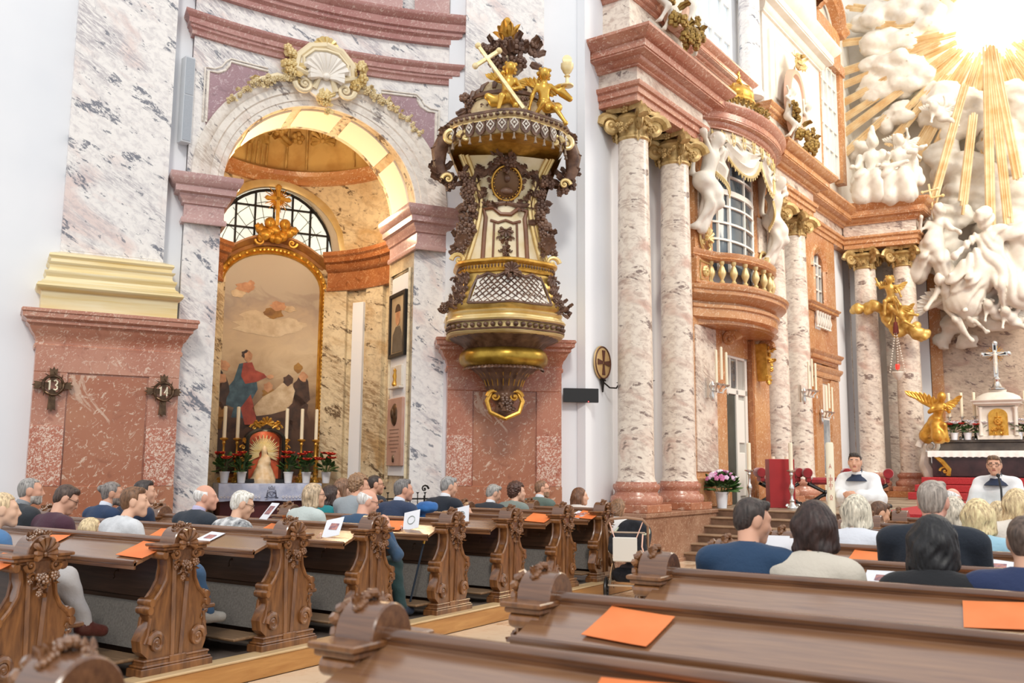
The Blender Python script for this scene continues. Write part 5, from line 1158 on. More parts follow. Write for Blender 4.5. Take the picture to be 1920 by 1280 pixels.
def column(label, loc, rz, zb=PZ, zt=7.92, r=.305, group=None):
    t = thing('marble_column', label, 'column', (loc[0], loc[1], zb), rz, group); H = zt-zb
    b = MB(); b.b2(-r*1.42, r*1.42, -r*1.42, r*1.42, 0, .13, bev=.01); b.build('plinth', M_RED2, t, 0)
    b = MB(); b.lathe([(r*1.36, .13), (r*1.43, .17), (r*1.43, .23), (r*1.36, .27), (r*1.22, .28), (r*1.2, .3), (r*1.16, .33), (r*1.2, .36), (r*1.27, .38), (r*1.3, .42), (r*1.26, .46), (r*1.14, .47), (r*1.12, .5)], 40); b.build('base', M_RED, t)
    b = MB(); b.lathe([(r*1.1, .49), (r*1.02, .56), (r, .65)]+[(r*(1-.14*(q/10)**1.6), .65+(H-1.25)*q/10) for q in range(1, 11)], 40); b.build('shaft', M_CM, t)
    z0 = H-.6; q = r*.86; b = MB()
    b.lathe([(q, z0), (q*1.1, z0+.03), (q*1.1, z0+.06), (q, z0+.08), (q*1.05, z0+.3), (q*1.3, z0+.38), (q*1.1, z0+.46)], 28)
    for s1 in (1, -1):
        for s2 in (1, -1):
            d = Vector((s1, s2, 0)).normalized(); c = Vector((0, 0, z0+.3))+d*q*1.5
            b.scroll(c, d, (0, 0, 1), .23, 2.3, .3, 7, .15, 1.5); b.leaf(c+Vector((0, 0, -.14))-d*.08, (0, 0, -1), d, .2, .06, -.2)
    ab = [(1.25, 1.25), (.95, 0), (1.25, -1.25), (0, -.95), (-1.25, -1.25), (-.95, 0), (-1.25, 1.25), (0, .95)]
    b.grid([[(x*q*k, y*q*k, z) for k, z in ((1, z0+.5), (1.06, z0+.53), (1.06, z0+.58), (1.1, z0+.6))] for x, y in ab], cu=True); b.add([(x*q*1.1, y*q*1.1, z0+.6) for x, y in ab], [tuple(range(8))[::-1]])
    for a in (0, PI/2, PI, -PI/2):
        d = Vector((math.cos(a), math.sin(a), 0)); sd = Vector((-d.y, d.x, 0)); b.flower(d*q*1.15+Vector((0, 0, z0+.53)), d, .075)
        b.garland([d*q*1.15+sd*q*.7+Vector((0, 0, z0+.3)), d*q*1.3+Vector((0, 0, z0+.14)), d*q*1.15-sd*q*.7+Vector((0, 0, z0+.3))], .08, .12, 12, 3, None, .4, d)
    b.build('capital', M_CAP, t); return t
c1 = column('front marble column of the choir, standing nearest on the white wall corner', inC(-.27, 0), CA)
for s, lb in ((1.36, 'second marble column of the choir, left of the oratory balcony'), (6.43, 'marble column just right of the oratory balcony'), (7.96, 'marble column left of the arched choir window')): copy_tree(c1, (*inC(s, 0)[:2], PZ), CA, lb)
column('left marble column of the pair behind the altar angel', (-5.79, 27.4), 0, 1.1, 7.9, .33); t = column('right marble column of the pair behind the altar angel', (-4.78, 27.6), 0, 1.1, 7.9, .33)
# choir side wall with its entablatures
wr = structure('wall_choir', FC[0], CA)
b = MB(); b.b2(-.6, 16, .5, 1.0, 0, 16); b.b2(1.98, 5.78, .16, .5, 0, 9.0); b.b2(8.7, 12.9, .3, .5, PZ, 8.2); b.build('plaster', M_WHITE, wr, 0)
for s in (.55, 7.2):
    b = MB(); b.b2(s-.12, s+.12, .42, .5, PZ, 7.6, bev=.01); b.build('white_pilaster', M_WHITE, wr, 0)
    b = MB()
    for k in range(24): b.scroll((s+.0, .4, 1.9+.24*k), (1 if k % 2 else -1, 0, 0), (0, 0, 1), .085, 1.4, .22, 5, seg=8); b.leaf((s, .4, 1.8+.24*k), (0, -.1, 1), O, .2, .05, .2)
    b.build('gilt_strip', M_GOLDW, wr, kind='stuff')
def entab(name, s0, s1, front=-.33, ret=.6, mat=M_RED, k=1.0):
    e = structure(name, FC[0], CA); path = [(s0, ret), (s0, front), (s1, front), (s1, ret)]
    b = MB(); b.sweep([(-.3, 7.9), (0, 7.9), (0, 8.02), (.04, 8.03), (.04, 8.13), (.08, 8.15), (.1, 8.2), (.1, 8.22), (-.3, 8.22)], path); b.build('architrave', mat, e)
    b = MB(); b.sweep([(-.2, 8.22), (0, 8.22), (0, 8.52), (-.2, 8.52)], path); b.build('frieze', M_CM, e, 0)
    b = MB(); b.sweep(pf(CORN, 0, .5, 8.5, 8.98), path); b.build('cornice', mat, e); return e
entab('trim_3', -.72, 1.95); entab('trim_4', 5.9, 8.5, mat=M_ORG); entab('trim_5', 8.5, 14.2, .1, .6, M_ORG)
at = structure('trim_6', FC[0], CA)     # attic over the first pair
for s0, s1 in ((-.55, 1.7), (6.1, 8.2)):
    b = MB(); b.b2(s0, s1, -.1, .5, 8.98, 9.95, bev=.01); b.build('attic_block', M_CM, at, 0); b = MB(); b.b2(s0+.7, s1-.2, -.14, -.1, 9.1, 9.8, bev=.01); b.build('attic_panel', M_STUC, at, 0)
    b = MB(); b.sweep(pf(CORN, 0, .18, 9.9, 10.15), [(s0, .5), (s0, -.1), (s1, -.1), (s1, .5)]); b.build('attic_cornice', M_RED if s0 < 0 else M_ORG, at)
# medallions with gilded garlands above both column pairs
def medallion(label, s, z, v=-.2):
    t = thing('stucco_medallion', label, 'medallion', inC(s, v, z), CA, 'stucco medallions above the choir columns')
    M = Matrix.Rotation(PI/2, 4, 'X')@Matrix.Diagonal((.75, 1.15, 1, 1))
    b = MB(); b.lathe([(0, .1), (.5, .08), (.62, .0)], 28, M); b.build('tondo', M_STAT, t)
    b = MB(); b.lathe([(.6, 0), (.64, .1), (.72, .12), (.76, .06), (.78, -.05)], 28, M); b.build('frame', plain('medallion_frame', 'CBA48E', .5) if 'medallion_frame' not in bpy.data.materials else bpy.data.materials['medallion_frame'], t)
    for sx in (-1, 1):
        J = dict(pel=(sx*.62, -.05, -.5), ch=(sx*.6, -.12, -.2), hd=(sx*.55, -.15, .08), eL=(sx*.62-.2, -.1, -.1), wL=(sx*.4, -.1, .2), eR=(sx*.62+.2, -.1, -.1), wR=(sx*.75, -.1, .15), kL=(sx*.55-.1, -.25, -.75), fL=(sx*.6-.1, -.1, -1.0), kR=(sx*.6+.15, -.2, -.8), fR=(sx*.65+.12, -.1, -1.1))
        fobj('supporting_putto', fig_prims(J, .9, True), .03, M_STAT, t, k=.02)
    b = MB()
    b.flower((0, -.15, 1.0), O, .16); b.leaf((-.1, -.15, .95), (-1, 0, .3), O, .4, .1, .5); b.leaf((.1, -.15, .95), (1, 0, .3), O, .4, .1, .5); b.garland([(-.2, -.12, 1.0), (0, -.15, 1.2), (.2, -.12, 1.0)], .2, .2, 14, 2)
    b.build('gilt_crest', M_GOLDW, t)
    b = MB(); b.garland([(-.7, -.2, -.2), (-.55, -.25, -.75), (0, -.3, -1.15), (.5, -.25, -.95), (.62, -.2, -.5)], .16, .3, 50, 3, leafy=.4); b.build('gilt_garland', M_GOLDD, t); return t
m1 = medallion('stucco medallion with gilded garland above the two nearest choir columns', .85, 10.7, -.25); copy_tree(m1, inC(7.4, -.3, 10.5), CA, 'stucco medallion with gilded crest above the column pair right of the balcony')

# ------------------------------------------------------------------ oratory bay with the convex balcony
t = thing('oratory_bay', 'orange marble oratory bay with convex balcony, gilded balusters and stucco canopy', 'oratory', inC(3.9, 0), CA)
BQ = [PI-PI*i/20 for i in range(21)]
def bow(hw, dp, v0=-.05, s0=-1.0, s1=1.0): return [(hw*math.cos(a), v0-dp*math.sin(a)) for a in BQ]
wing_ = lambda P: [(-1.95, .3), (-1.95, -.06)]+[p for p in P]+[(1.95, -.06), (1.95, .3)]
for x0, x1, mt, nm in ((-1.95, -.42, M_ORG, 'left_pier'), (1.08, 1.95, M_ORG, 'right_pier')):
    b = MB(); b.b2(x0, x1, -.05, .45, PZ, 4.55); b.build(nm, mt, t, 0); b = MB(); b.b2(x0-.03, x1+.04, -.1, .4, PZ, 1.5, bev=.02); b.build('pier_base', M_ORG, t, 0)
b = MB(); b.b2(-1.9, -.95, -.075, -.05, 1.6, 4.4, bev=.01); b.build('marble_panel', M_CM, t, 0)
b = MB(); b.b2(-.42, 1.08, .05, .45, 4.0, 4.6); b.build('lintel', M_ORG, t, 0)
b = MB(); b.b2(1.0, 1.1, -.04, .4, PZ, 4.4); b.build('jamb', M_BRN, t, 0)
dr = structure('door_1', inC(3.9, .12), CA)
b = MB(); b.b2(-.5, 1.05, 0, .08, PZ, 4.2); b.build('leaf_panel', plain('door_grey', 'B4B2AA', .5), dr, 0)
b = MB(); b.b2(-.3, .35, -.02, 0, PZ, 3.2); b.build('dark_opening', plain('dark_door', '454840', .4, c2='353830', sc=3), dr, 0)
for x0, x1, z0, z1 in ((.35, .47, PZ, 3.3), (.85, .97, PZ, 4.1), (-.3, .97, 3.2, 3.32), (-.3, .97, 3.95, 4.08), (.05, .09, 3.3, 3.95), (.4, .44, 3.3, 3.95)): b = MB(); b.b2(x0, x1, -.05, 0, z0, z1, bev=.008); b.build('door_frame', M_WFRAME, dr, 0)
b = MB(); b.b2(.5, .82, -.03, 0, 1.1, 2.0, bev=.01); b.b2(.5, .82, -.03, 0, 2.2, 3.1, bev=.01); b.build('door_panel', M_WFRAME, dr, 0)
b = MB(); b.b2(.06, .38, -.03, -.01, 3.35, 3.9); b.build('transom_pane', M_GLASSD, dr, 0)
b = MB()
for sx, x in ((-1, -.55), (1, 1.32)):
    b.scroll((x, -.2, 4.25), (0, -1, 0), (0, 0, 1), .2, 1.9, .35, 7, wide=1.2)
b.build('scroll_bracket', M_ORG, t)
b = MB(); b.prism([(1.18, 4.35), (1.5, 4.35), (1.46, 3.9), (1.4, 3.55), (1.28, 3.55), (1.22, 3.9)], -.28, -.05); b.shell((1.34, -.24, 3.62), (1, 0, 0), (0, 0, -1), O, .15, 7, .2); b.garland([(1.34, -.3, 4.3), (1.34, -.3, 3.8)], .12, .14, 16, 3, leafy=.6); b.build('gilt_corbel', M_GOLD, t)
B0 = bow(1.62, .75)
b = MB(); b.sweep([(-.9, 4.42), (-.12, 4.42), (-.12, 4.52), (0, 4.56), (0, 4.72), (.04, 4.74), (.04, 4.8), (-.05, 4.82), (-.05, 4.86), (.12, 4.92), (.18, 4.98), (.18, 5.05), (.22, 5.07), (.24, 5.13), (-.9, 5.13)], wing_([(x, y) for x, y in B0 if abs(x) < 1.6])); b.build('balcony_slab', M_ORG, t)
b = MB(); b.add([(x, y, 4.43) for x, y in B0]+[(1.6, .2, 4.43), (-1.6, .2, 4.43)], [tuple(range(23))]); b.build('balcony_soffit', M_ORG, t, 0)
B1 = bow(1.38, .68, -.05)
for z0, z1, o, mt, nm in ((5.12, 5.26, .06, M_ORG, 'balcony_plinth'), (5.7, 5.86, .1, M_ORG, 'balcony_rail')):
    b = MB(); b.sweep([(-.15, z0), (o*.6, z0), (o, z0+.04), (o*.7, z0+.07), (o, z1-.03), (o, z1), (-.15, z1)], wing_([(x, y) for x, y in B1 if abs(x) < 1.36])); b.build(nm, mt, t)
for sx in (-1, 1):
    b = MB(); b.b2(sx*1.98 if sx < 0 else 1.28, -1.28 if sx < 0 else 1.98, -.16, .3, 5.2, 5.72, bev=.01); b.build('balcony_pedestal', M_ORG, t, 0)
    b = MB(); b.tube([(sx*1.62+x, -.17, 5.46+z) for x, z in ((-.22, -.18), (.22, -.18), (.22, .18), (-.22, .18))], .02, 4, closed=True); b.flower((sx*1.62, -.18, 5.46), O, .11, None, 8); b.build('gilt_rosette', M_GOLDW, t)
bal = MB(); bal.lathe([(.05, 0), (.055, .03), (.03, .06), (.035, .09), (.075, .17), (.08, .22), (.05, .32), (.03, .36), (.05, .39), (.055, .44)], 10); bm0 = None
for i in range(11):
    a = PI*.95-PI*.9*i/10; x, y = 1.36*math.cos(a), -.07-.66*math.sin(a)
    if bm0 is None: bm0 = bal.build('baluster', M_GOLDW, t); o = bm0
    else: o = bm0.copy(); COL.objects.link(o)
    o.location = (x, y, 5.26)
# convex window behind the balcony
wd = structure('window_2', inC(3.9, 0), CA)
WB = [(1.1*math.cos(a), .1-.42*math.sin(a)) for a in [PI-PI*i/16 for i in range(17)]]
b = MB(); b.grid([[(x, y, z) for z in (5.6, 7.0, 8.3)] for x, y in WB]); b.build('pane', M_GLASSD, wd)
for i in (1, 3, 5, 8, 11, 13, 15): x, y = WB[i]; b = MB(); b.b2(x-.025-(.02 if i in (5, 11) else 0), x+.025+(.02 if i in (5, 11) else 0), y-.04, y+.01, 5.6, 8.3); b.build('mullion', M_WFRAME, wd, 0)
for z, h in ((5.9, .03), (6.25, .02), (6.6, .02), (6.95, .02), (7.25, .055), (7.6, .02), (7.95, .02)): b = MB(); b.sweep([(-.01, z-h), (.05, z-h), (.05, z+h), (-.01, z+h)], WB); b.build('glazing_bar', M_WFRAME, wd, 0)
# pilasters, atlantes, canopy
for sx in (-1, 1):
    b = MB(); b.b2(sx*1.95, sx*1.12, -.12, .3, 5.86, 8.3, bev=.01); b.build('upper_pier', M_ORG, t, 0)
    b = MB(); b.b2(sx*1.8, sx*1.3, -.15, -.12, 6.4, 7.2, bev=.01); b.build('upper_panel', M_CM, t, 0)
    b = MB(); b.shell((sx*1.55, -.2, 6.12), (1, 0, 0), (0, 0, 1), O, .2, 9, .18); b.scroll((sx*1.55-.14, -.18, 6.05), (-1, 0, 0), (0, 0, -1), .09, 1.5, .3, 5, seg=9); b.scroll((sx*1.55+.14, -.18, 6.05), (1, 0, 0), (0, 0, -1), .09, 1.5, .3, 5, seg=9); b.tube([(sx*1.55+.25*math.cos(a), -.16, 6.15+.3*math.sin(a)) for a in np.linspace(0, 2*PI, 17)[:-1]], .03, 5, closed=True); b.build('gilt_shell', M_GOLDW, t)
CB = bow(1.75, .62, -.1)
b = MB(); b.sweep(pf(CORN, 0, .3, 8.32, 8.78), wing_([(x, y) for x, y in CB if abs(x) < 1.7])); b.add([(x, y, 8.34) for x, y in CB], [tuple(range(21))]); b.build('curved_cornice', M_RED, t)
b = MB(); rows = []
for i in range(81):
    a = PI*.93-PI*.86*i/80; rows.append([(1.6*math.cos(a), -.12-.6*math.sin(a)-d_, z) for z, d_ in ((8.33, 0), (8.05+.1*abs(math.sin(i*PI/8)), .04), (8.03+.1*abs(math.sin(i*PI/8)), .0))])
b.grid(rows); b.build('lambrequin', plain('lambrequin_cream', 'E0D3BC', .6), t)
b = MB()
for i in range(11): a = PI*.9-PI*.8*i/10; b.flower((1.6*math.cos(a), -.16-.6*math.sin(a), 8.24), (0, -1, 0), .05, None, 4); b.tube([(1.6*math.cos(a)+dx, -.17-.6*math.sin(a), z) for dx, z in ((-.07, 8.3), (-.05, 8.1), (0, 8.04), (.05, 8.1), (.07, 8.3))], .014, 4)
b.build('lambrequin_gilding', M_GOLDW, t)
for (x0, y0), (x1, y1), dr_ in (((-1.25, -.5), (-.1, -.75), .45), ((.05, -.75), (1.15, -.55), .5), ((-1.5, -.35), (-1.2, -.5), .9), ((1.1, -.6), (1.45, -.3), 1.0)):
    b = MB(); rows = []
    for i in range(15):
        u = i/14; rows.append([(x0+(x1-x0)*u, y0+(y1-y0)*u-.05*math.sin(PI*u)-.05*math.sin(j*2.6+u*3), 8.2-.12*j*.3-dr_*(j/7)*(math.sin(PI*u)**.8 if dr_ < .8 else (.5+.5*u))) for j in range(8)])
    b.grid(rows); b.build('drapery', M_STAT, t); P = [r[-1] for r in rows]; b = MB(); b.tube(P, .03, 5)
    for p in P[::1]: b.tube([p, (p[0], p[1], p[2]-.09)], [.02, .012], 4)
    b.build('gilt_fringe', M_GOLDW, t)
b = MB(); b.lathe([(1.45, 8.78), (1.4, 8.9), (1.25, 9.05), (1.0, 9.18), (.65, 9.3), (.3, 9.36)], 30, Matrix.Diagonal((1, .52, 1, 1))@Matrix.Translation((0, -.15, 0)), a0=PI, a1=2*PI); b.build('canopy_dome', plain('dome_stone', 'C9BBA6', .6, c2='A89884', sc=5), t)
b = MB()
for i in range(24): a = PI+.1+(PI-.2)*i/23; b.leaf((1.3*math.cos(a), (-.15+1.3*math.sin(a))*.52, 9.0), (.2*math.cos(a), .2*math.sin(a), 1), (math.cos(a), math.sin(a), 0), .2, .06, .4)
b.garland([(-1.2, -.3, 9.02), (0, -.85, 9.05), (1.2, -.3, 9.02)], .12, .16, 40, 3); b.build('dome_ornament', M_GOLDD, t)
b = MB(); b.ball((0, -.3, 9.5), (.42, .3, .26), 14, 10)
for i in range(8): a = 2*PI*i/8; b.tube([(.4*math.cos(a), -.3+.28*math.sin(a), 9.4), (.3*math.cos(a), -.3+.2*math.sin(a), 9.7), (0, -.3, 9.8)], .03, 5)
b.ball((0, -.3, 9.86), .06, 8, 6); b.box((0, -.3, 9.98), (.04, .03, .2)); b.box((0, -.3, 10.0), (.14, .03, .04)); b.lathe([(.42, 9.3), (.46, 9.34), (.44, 9.4)], 16, Matrix.Translation((0, -.3, 0))@Matrix.Diagonal((1, .7, 1, 1))); b.build('gilt_crown', M_GOLD, t)
def atlas(label, s, sx):
    J = dict(pel=(.0, -.1, 1.05), ch=(.05*sx, -.22, 1.5), hd=(.1*sx, -.32, 1.86), eL=(-.34, -.25, 1.92), wL=(-.1, -.1, 2.12), eR=(.4, -.3, 1.75), wR=(.62, -.15, 1.95), kL=(-.14, -.28, .55), fL=(-.24, -.02, .12), kR=(.14, -.34, .6), fR=(.05, .02, .25))
    t = thing('atlas_statue', label, 'statue', inC(s, -.18, 6.15), CA, 'stucco figures holding the oratory drapery')
    dr = [('c', (-.2, -.15, 1.0), (.22, -.2, .85), .2, .18), ('c', (.1, -.2, .8), (-.05, -.05, .1), .2, .1), ('c', (-.3, -.05, 1.95), (0, -.05, 2.2), .12, .1), ('c', (0, -.05, 2.2), (.55, -.05, 2.0), .1, .09), ('c', (.55, -.1, 1.95), (.42, 0, 1.2), .13, .1), ('c', (-.3, 0, 1.9), (-.28, .05, 1.2), .1, .08)]
    fobj('body', fig_prims(J, 1.75, False, dr), .028, M_STAT, t, k=.03, disp=folds(.018, 24)); b = MB(); R = random.Random(3)
    for i in range(40): d = Vector((R.uniform(-1, 1), R.uniform(-.3, 1), R.uniform(-.2, 1))).normalized(); b.ball(Vector(J['hd'])+d*.125, .04, 6, 4)
    b.build('curl', M_STAT, t); return t
atlas('white stucco youth lifting drapery at the left end of the oratory window', 2.1, 1); atlas('white stucco figure holding drapery at the right end of the oratory window', 5.7, -1)

# ------------------------------------------------------------------ second bay: arched window, little balustrade, doorway
t2 = thing('arched_bay', 'orange marble bay with arched window above a doorway, between columns and altar', 'bay', inC(10.2, .25), CA)
b = MB()
for x0, x1, z0, z1 in ((-1.2, -.45, PZ, 7.9), (.5, 1.4, PZ, 7.9), (-.45, .5, 7.4, 7.9), (-.45, .5, 4.5, 5.3), (-.45, .5, 5.85, 6.0)): b.b2(x0, x1, -.12, .2, z0, z1)
b.build('facing', M_ORG, t2, 0)
b = MB(); arch_mould(b, [(.42, -.05), (.42, .1), (.5, .14), (.6, .17), (.66, .12)], .02, 6.95, 20); b.tube([(-.4, -.1, 6.0), (-.4, -.1, 6.95)], .06, 4); b.tube([(.45, -.1, 6.0), (.45, -.1, 6.95)], .06, 4); b.build('window_surround', M_ORG, t2)
b = MB(); b.sweep(pf(CORN, 0, .16, 5.75, 5.95), [(-1.0, .1), (-1.0, -.14), (1.1, -.14), (1.1, .1)]); b.sweep(pf(CORN, 0, .18, 4.4, 4.7), [(-1.0, .1), (-1.0, -.14), (1.1, -.14), (1.1, .1)]); b.build('ledge', M_ORG, t2)
for i in range(6): b = MB(); b.lathe([(.05, 0), (.03, .05), (.07, .16), (.03, .32), (.05, .42)], 8, Matrix.Translation((-.5+.2*i, -.2, 5.33))); b.build('baluster', M_STAT, t2)
b = MB(); b.sweep([(0, PZ), (.1, PZ), (.12, 4.0), (0, 4.0)], [(-.8, 0), (-.8, -.1), (-.45, -.1), (-.45, 0)]); b.sweep([(0, PZ), (.1, PZ), (.12, 4.0), (0, 4.0)], [(.5, 0), (.5, -.1), (.85, -.1), (.85, 0)]); b.sweep(pf(CORN, 0, .2, 3.9, 4.3), [(-.9, 0), (-.9, -.12), (.95, -.12), (.95, 0)]); b.build('door_surround', M_ORG, t2)
w3 = structure('window_3', inC(10.2, .25), CA); b = MB(); b.b2(-.45, .5, .0, .05, 5.9, 7.45); b.build('pane', M_GLASSD, w3, 0)
for x in (-.42, -.14, .17, .45): b = MB(); b.b2(x-.025, x+.025, -.05, 0, 5.95, 7.4); b.build('mullion', M_WFRAME, w3, 0)
for z in (6.0, 6.4, 6.8, 7.1): b = MB(); b.b2(-.45, .5, -.05, 0, z-.02, z+.02); b.build('glazing_bar', M_WFRAME, w3, 0)
d2 = structure('door_2', inC(10.2, .11), CA); b = MB(); b.b2(-.45, .5, .02, .06, PZ, 3.95); b.build('leaf_panel', plain('door_ivory', 'E6DFCF', .5), d2, 0)
b = MB(); b.b2(-.3, .35, -.02, .02, 1.5, 3.0, bev=.01); b.build('door_frame', M_WFRAME, d2, 0); b = MB(); b.b2(-.24, .29, -.03, -.02, 1.56, 2.94); b.build('glass', plain('door_glass', 'A8B2B8', .1, c2='7d8890', sc=3), d2, 0)
# upper storey
us = structure('window_4', FC[0], CA)
b = MB(); b.b2(2.7, 5.3, .3, .5, 9.0, 10.4); b.build('sill_wall', M_STUC, us, 0)
b = MB(); b.b2(2.9, 5.1, .4, .45, 10.4, 15); b.build('pane', plain('sky_pane', 'C9DCEE', .1, c2='93B4D2', sc=.6, emit=.5), us, 0)
for s in (2.95, 3.5, 4.05, 4.6, 5.05): b = MB(); b.b2(s-.05, s+.05, .32, .4, 10.4, 15, bev=.01); b.build('mullion', M_WFRAME, us, 0)
for z in (10.45, 11.3, 12.2, 13.1, 14.0): b = MB(); b.b2(2.9, 5.1, .34, .4, z-.03, z+.03); b.build('glazing_bar', M_WFRAME, us, 0)
b = MB(); b.sweep(pf(CORN, 0, .3, 10.1, 10.45), [(2.6, .5), (2.6, .2), (5.3, .2), (5.3, .5)]); b.build('sill', M_RED, us)
ur = structure('trim_7', FC[0], CA)
b = MB(); b.lathe([(.28, 10.2), (.3, 10.3), (.25, 10.4), (.24, 15)], 20, Matrix.Translation((5.75, .15, 0))); b.build('slim_column', M_WM, ur)
b = MB(); b.b2(6.2, 10.4, .0, .5, 9.9, 15); b.b2(6.5, 9.6, -.06, 0, 10.3, 12.2, bev=.03); b.b2(6.8, 9.3, -.09, -.06, 10.5, 12.0, bev=.03); b.b2(10.4, 15, .3, .5, 9, 16); b.build('plaster', M_STUC, ur, 0)
b = MB(); b.sweep(pf(CORN, 0, .5, 12.5, 13.2), [(6.2, .5), (6.2, 0), (10.4, 0), (10.4, .5)]); b.build('white_cornice', M_STUC, ur)
w5 = structure('window_5', FC[0], CA)
b = MB(); b.b2(10.75, 12.5, .2, .3, 10.0, 13.2); b.build('pane', plain('pale_pane', 'CFD6DA', .15, c2='B4C0C8', sc=1), w5, 0)
for s in (10.8, 11.2, 11.62, 12.05, 12.45): b = MB(); b.b2(s-.04, s+.04, .14, .2, 10, 13.2); b.build('mullion', M_WFRAME, w5, 0)
for z in (10.05, 10.7, 11.35, 12.0, 12.65, 13.15): b = MB(); b.b2(10.75, 12.5, .15, .2, z-.03, z+.03); b.build('glazing_bar', M_WFRAME, w5, 0)
b = MB(); b.b2(12.5, 12.85, .05, .3, 9.9, 13.3); b.b2(10.4, 10.72, .05, .3, 9.9, 13.3); b.b2(10.4, 12.9, .0, .3, 13.2, 13.5); b.b2(10.6, 12.7, .05, .3, 13.5, 14.5); b.build('surround', M_ORG, w5, 0)
b = MB(); P = [(10.4, 14.4), (10.7, 14.45)]+[(11.65-.9*math.cos(a), 14.5+.7*math.sin(a)) for a in [PI*i/12 for i in range(13)]]+[(12.6, 14.45), (12.9, 14.4)]
b.grid([[(x, -o, z+q) for o, q in ((-.2, 0), (.05, 0), (.12, .08), (.2, .12), (.2, .22), (-.2, .25))] for x, z in P]); b.build('pediment', M_ORG, w5)
# consecration discs with sconces, and three-armed candle sconces
def cons(label, M, nm='consecration_cross'):
    t = thing(nm, label, 'consecration cross', group='consecration crosses with candle sconces'); t.matrix_world = M
    R = Matrix.Rotation(PI/2, 4, 'X'); b = MB(); b.lathe([(0, .03), (.24, .03), (.28, .015), (.29, 0)], 28, R); b.build('disc', plain('disc_gold', 'D8B884', .45, .2, c2='C8A468', sc=6), t)
    b = MB()
    for q in range(4): b.prism([(-.02, .02), (-.05, .19), (.05, .19), (.02, .02)], -.045, -.03, Matrix.Rotation(PI/2*q, 4, 'Y')@Matrix.Diagonal((1, 1, 1.1, 1)))
    b.tube([(.27*math.cos(a), -.03, .27*math.sin(a)) for a in np.linspace(0, 2*PI, 25)[:-1]], .012, 5, closed=True); b.build('painted_cross', plain('cross_brown', '5A3326', .5), t, 0)
    b = MB(); b.tube([(0, -.02, -.32), (.1, -.1, -.42), (.22, -.16, -.42), (.28, -.18, -.34)], .014, 5); b.lathe([(.01, 0), (.05, .02)], 8, Matrix.Translation((.28, -.18, -.34))); b.prism([(-.05, -.27), (.05, -.27), (0, -.5)], -.03, 0)
    b.tube([(-.09, -.02, -.3), (-.03, -.03, -.27), (0, -.04, -.3), (.03, -.03, -.27), (.09, -.02, -.3)], .014, 5); b.build('bracket', M_IRON, t)
    b = MB(); b.lathe([(.018, 0), (.018, .26), (0, .26)], 8, Matrix.Translation((.28, -.18, -.32))); b.build('candle', M_WAX, t); return t
cons('round gilded consecration cross with candle bracket on the white wall, left of the columns', Matrix.Translation((-7.27, 14.0, 3.42))@Matrix.Rotation(PI/2, 4, 'Z')); cons('round consecration cross half hidden between the first two columns', Matrix.Translation(inC(.5, .4, 3.55))@Matrix.Rotation(CA, 4, 'Z'))
def sconce(label, loc):
    t = thing('wall_sconce', label, 'sconce', loc, CA, 'candle sconces in the choir'); b = MB(); b.lathe([(.02, -.3), (.05, -.2), (.03, -.1), (.06, 0), (.02, .08)], 10, Matrix.Translation((0, -.12, 0))); b.box((0, -.02, -.05), (.12, .04, .4), bev=.01); b.build('bracket', M_SILVER, t)
    for x in (-.24, 0, .24):
        b = MB(); b.tube([(0, -.12, -.1), (x*.6, -.25, -.14), (x, -.32, -.02)], .016, 6); b.lathe([(.01, -.03), (.06, .0), (.065, .02)], 10, Matrix.Translation((x, -.32, 0))); b.build('arm', M_SILVER, t)
        b = MB(); b.lathe([(.026, 0), (.024, .62), (0, .64)], 10, Matrix.Translation((x, -.32, .02+(.08 if x == 0 else 0)))); b.build('candle', M_WAX, t)
        b = MB(); b.lathe([(.0, -.18), (.018, -.14), (0, -.06)], 6, Matrix.Translation((x, -.34, 0))); b.build('crystal_drop', M_STAT, t)
    return t
s1 = sconce('silver sconce of three candles on the marble panel under the balcony', inC(2.45, -.07, 3.25)); copy_tree(s1, inC(7.0, -.32, 3.45), CA, 'silver sconce of three candles between the columns right of the balcony'); copy_tree(s1, inC(9.55, .1, 3.1), CA, 'silver sconce beside the doorway of the arched bay')
t = thing('display_screen', 'black flat display screen mounted at the white wall corner', 'screen', tuple(MB_@Vector((2.4, .28, 2.71))), FB[1])
b = MB(); b.b2(-.29, .29, -.05, .0, 0, .23, bev=.006); b.build('panel', M_BLACK, t, 0); b = MB(); b.b2(-.06, .06, 0, .12, .08, .16); b.build('bracket', M_IRON, t, 0); b = MB(); b.ball((.12, -.055, .015), .008, 6, 4); b.build('standby_light', plain('led_red', 'FF5050', .4, emit=3), t)
# ------------------------------------------------------------------ east end: apse wall, altar pair entablature, stucco glory
wb = structure('wall_apse')
b = MB(); b.b2(-8, 5, 29.2, 29.6, 0, 19); b.build('plaster', M_STUC, wb, 0)
b = MB(); b.b2(-4.1, 1.2, 29.05, 29.2, 1.0, 6.6, bev=.02); b.build('marble_field', marble('apse_marble', 'D0BBA6', 'BA9A88', '76605A', '9A8272', rot=-.35, mot=.6), wb, 0)
for x0, x1, mt, nm in ((-4.4, -4.1, M_ORG, 'orange_pilaster'), (-4.75, -4.42, M_WHITE, 'white_strip'), (-6.9, -6.3, M_CM, 'marble_strip'), (-5.6, -5.1, M_CM, 'marble_strip')): b = MB(); b.b2(x0, x1, 28.9, 29.2, 1.0, 8.0, bev=.01); b.build(nm, mt, wb, 0)
b = MB(); b.b2(-6.4, -6.15, 28.2, 28.4, PZ, 7.9); b.build('white_pilaster', M_WHITE, wb, 0)
b = MB(); b.b2(-7, 3, 27.0, 29.3, PZ, 1.1, bev=.01); b.build('altar_floor', M_BRN, wb, 0)
e = structure('trim_8'); path = [(-6.6, 28.9), (-6.25, 27.0), (-4.33, 27.15), (-4.2, 29.2)]
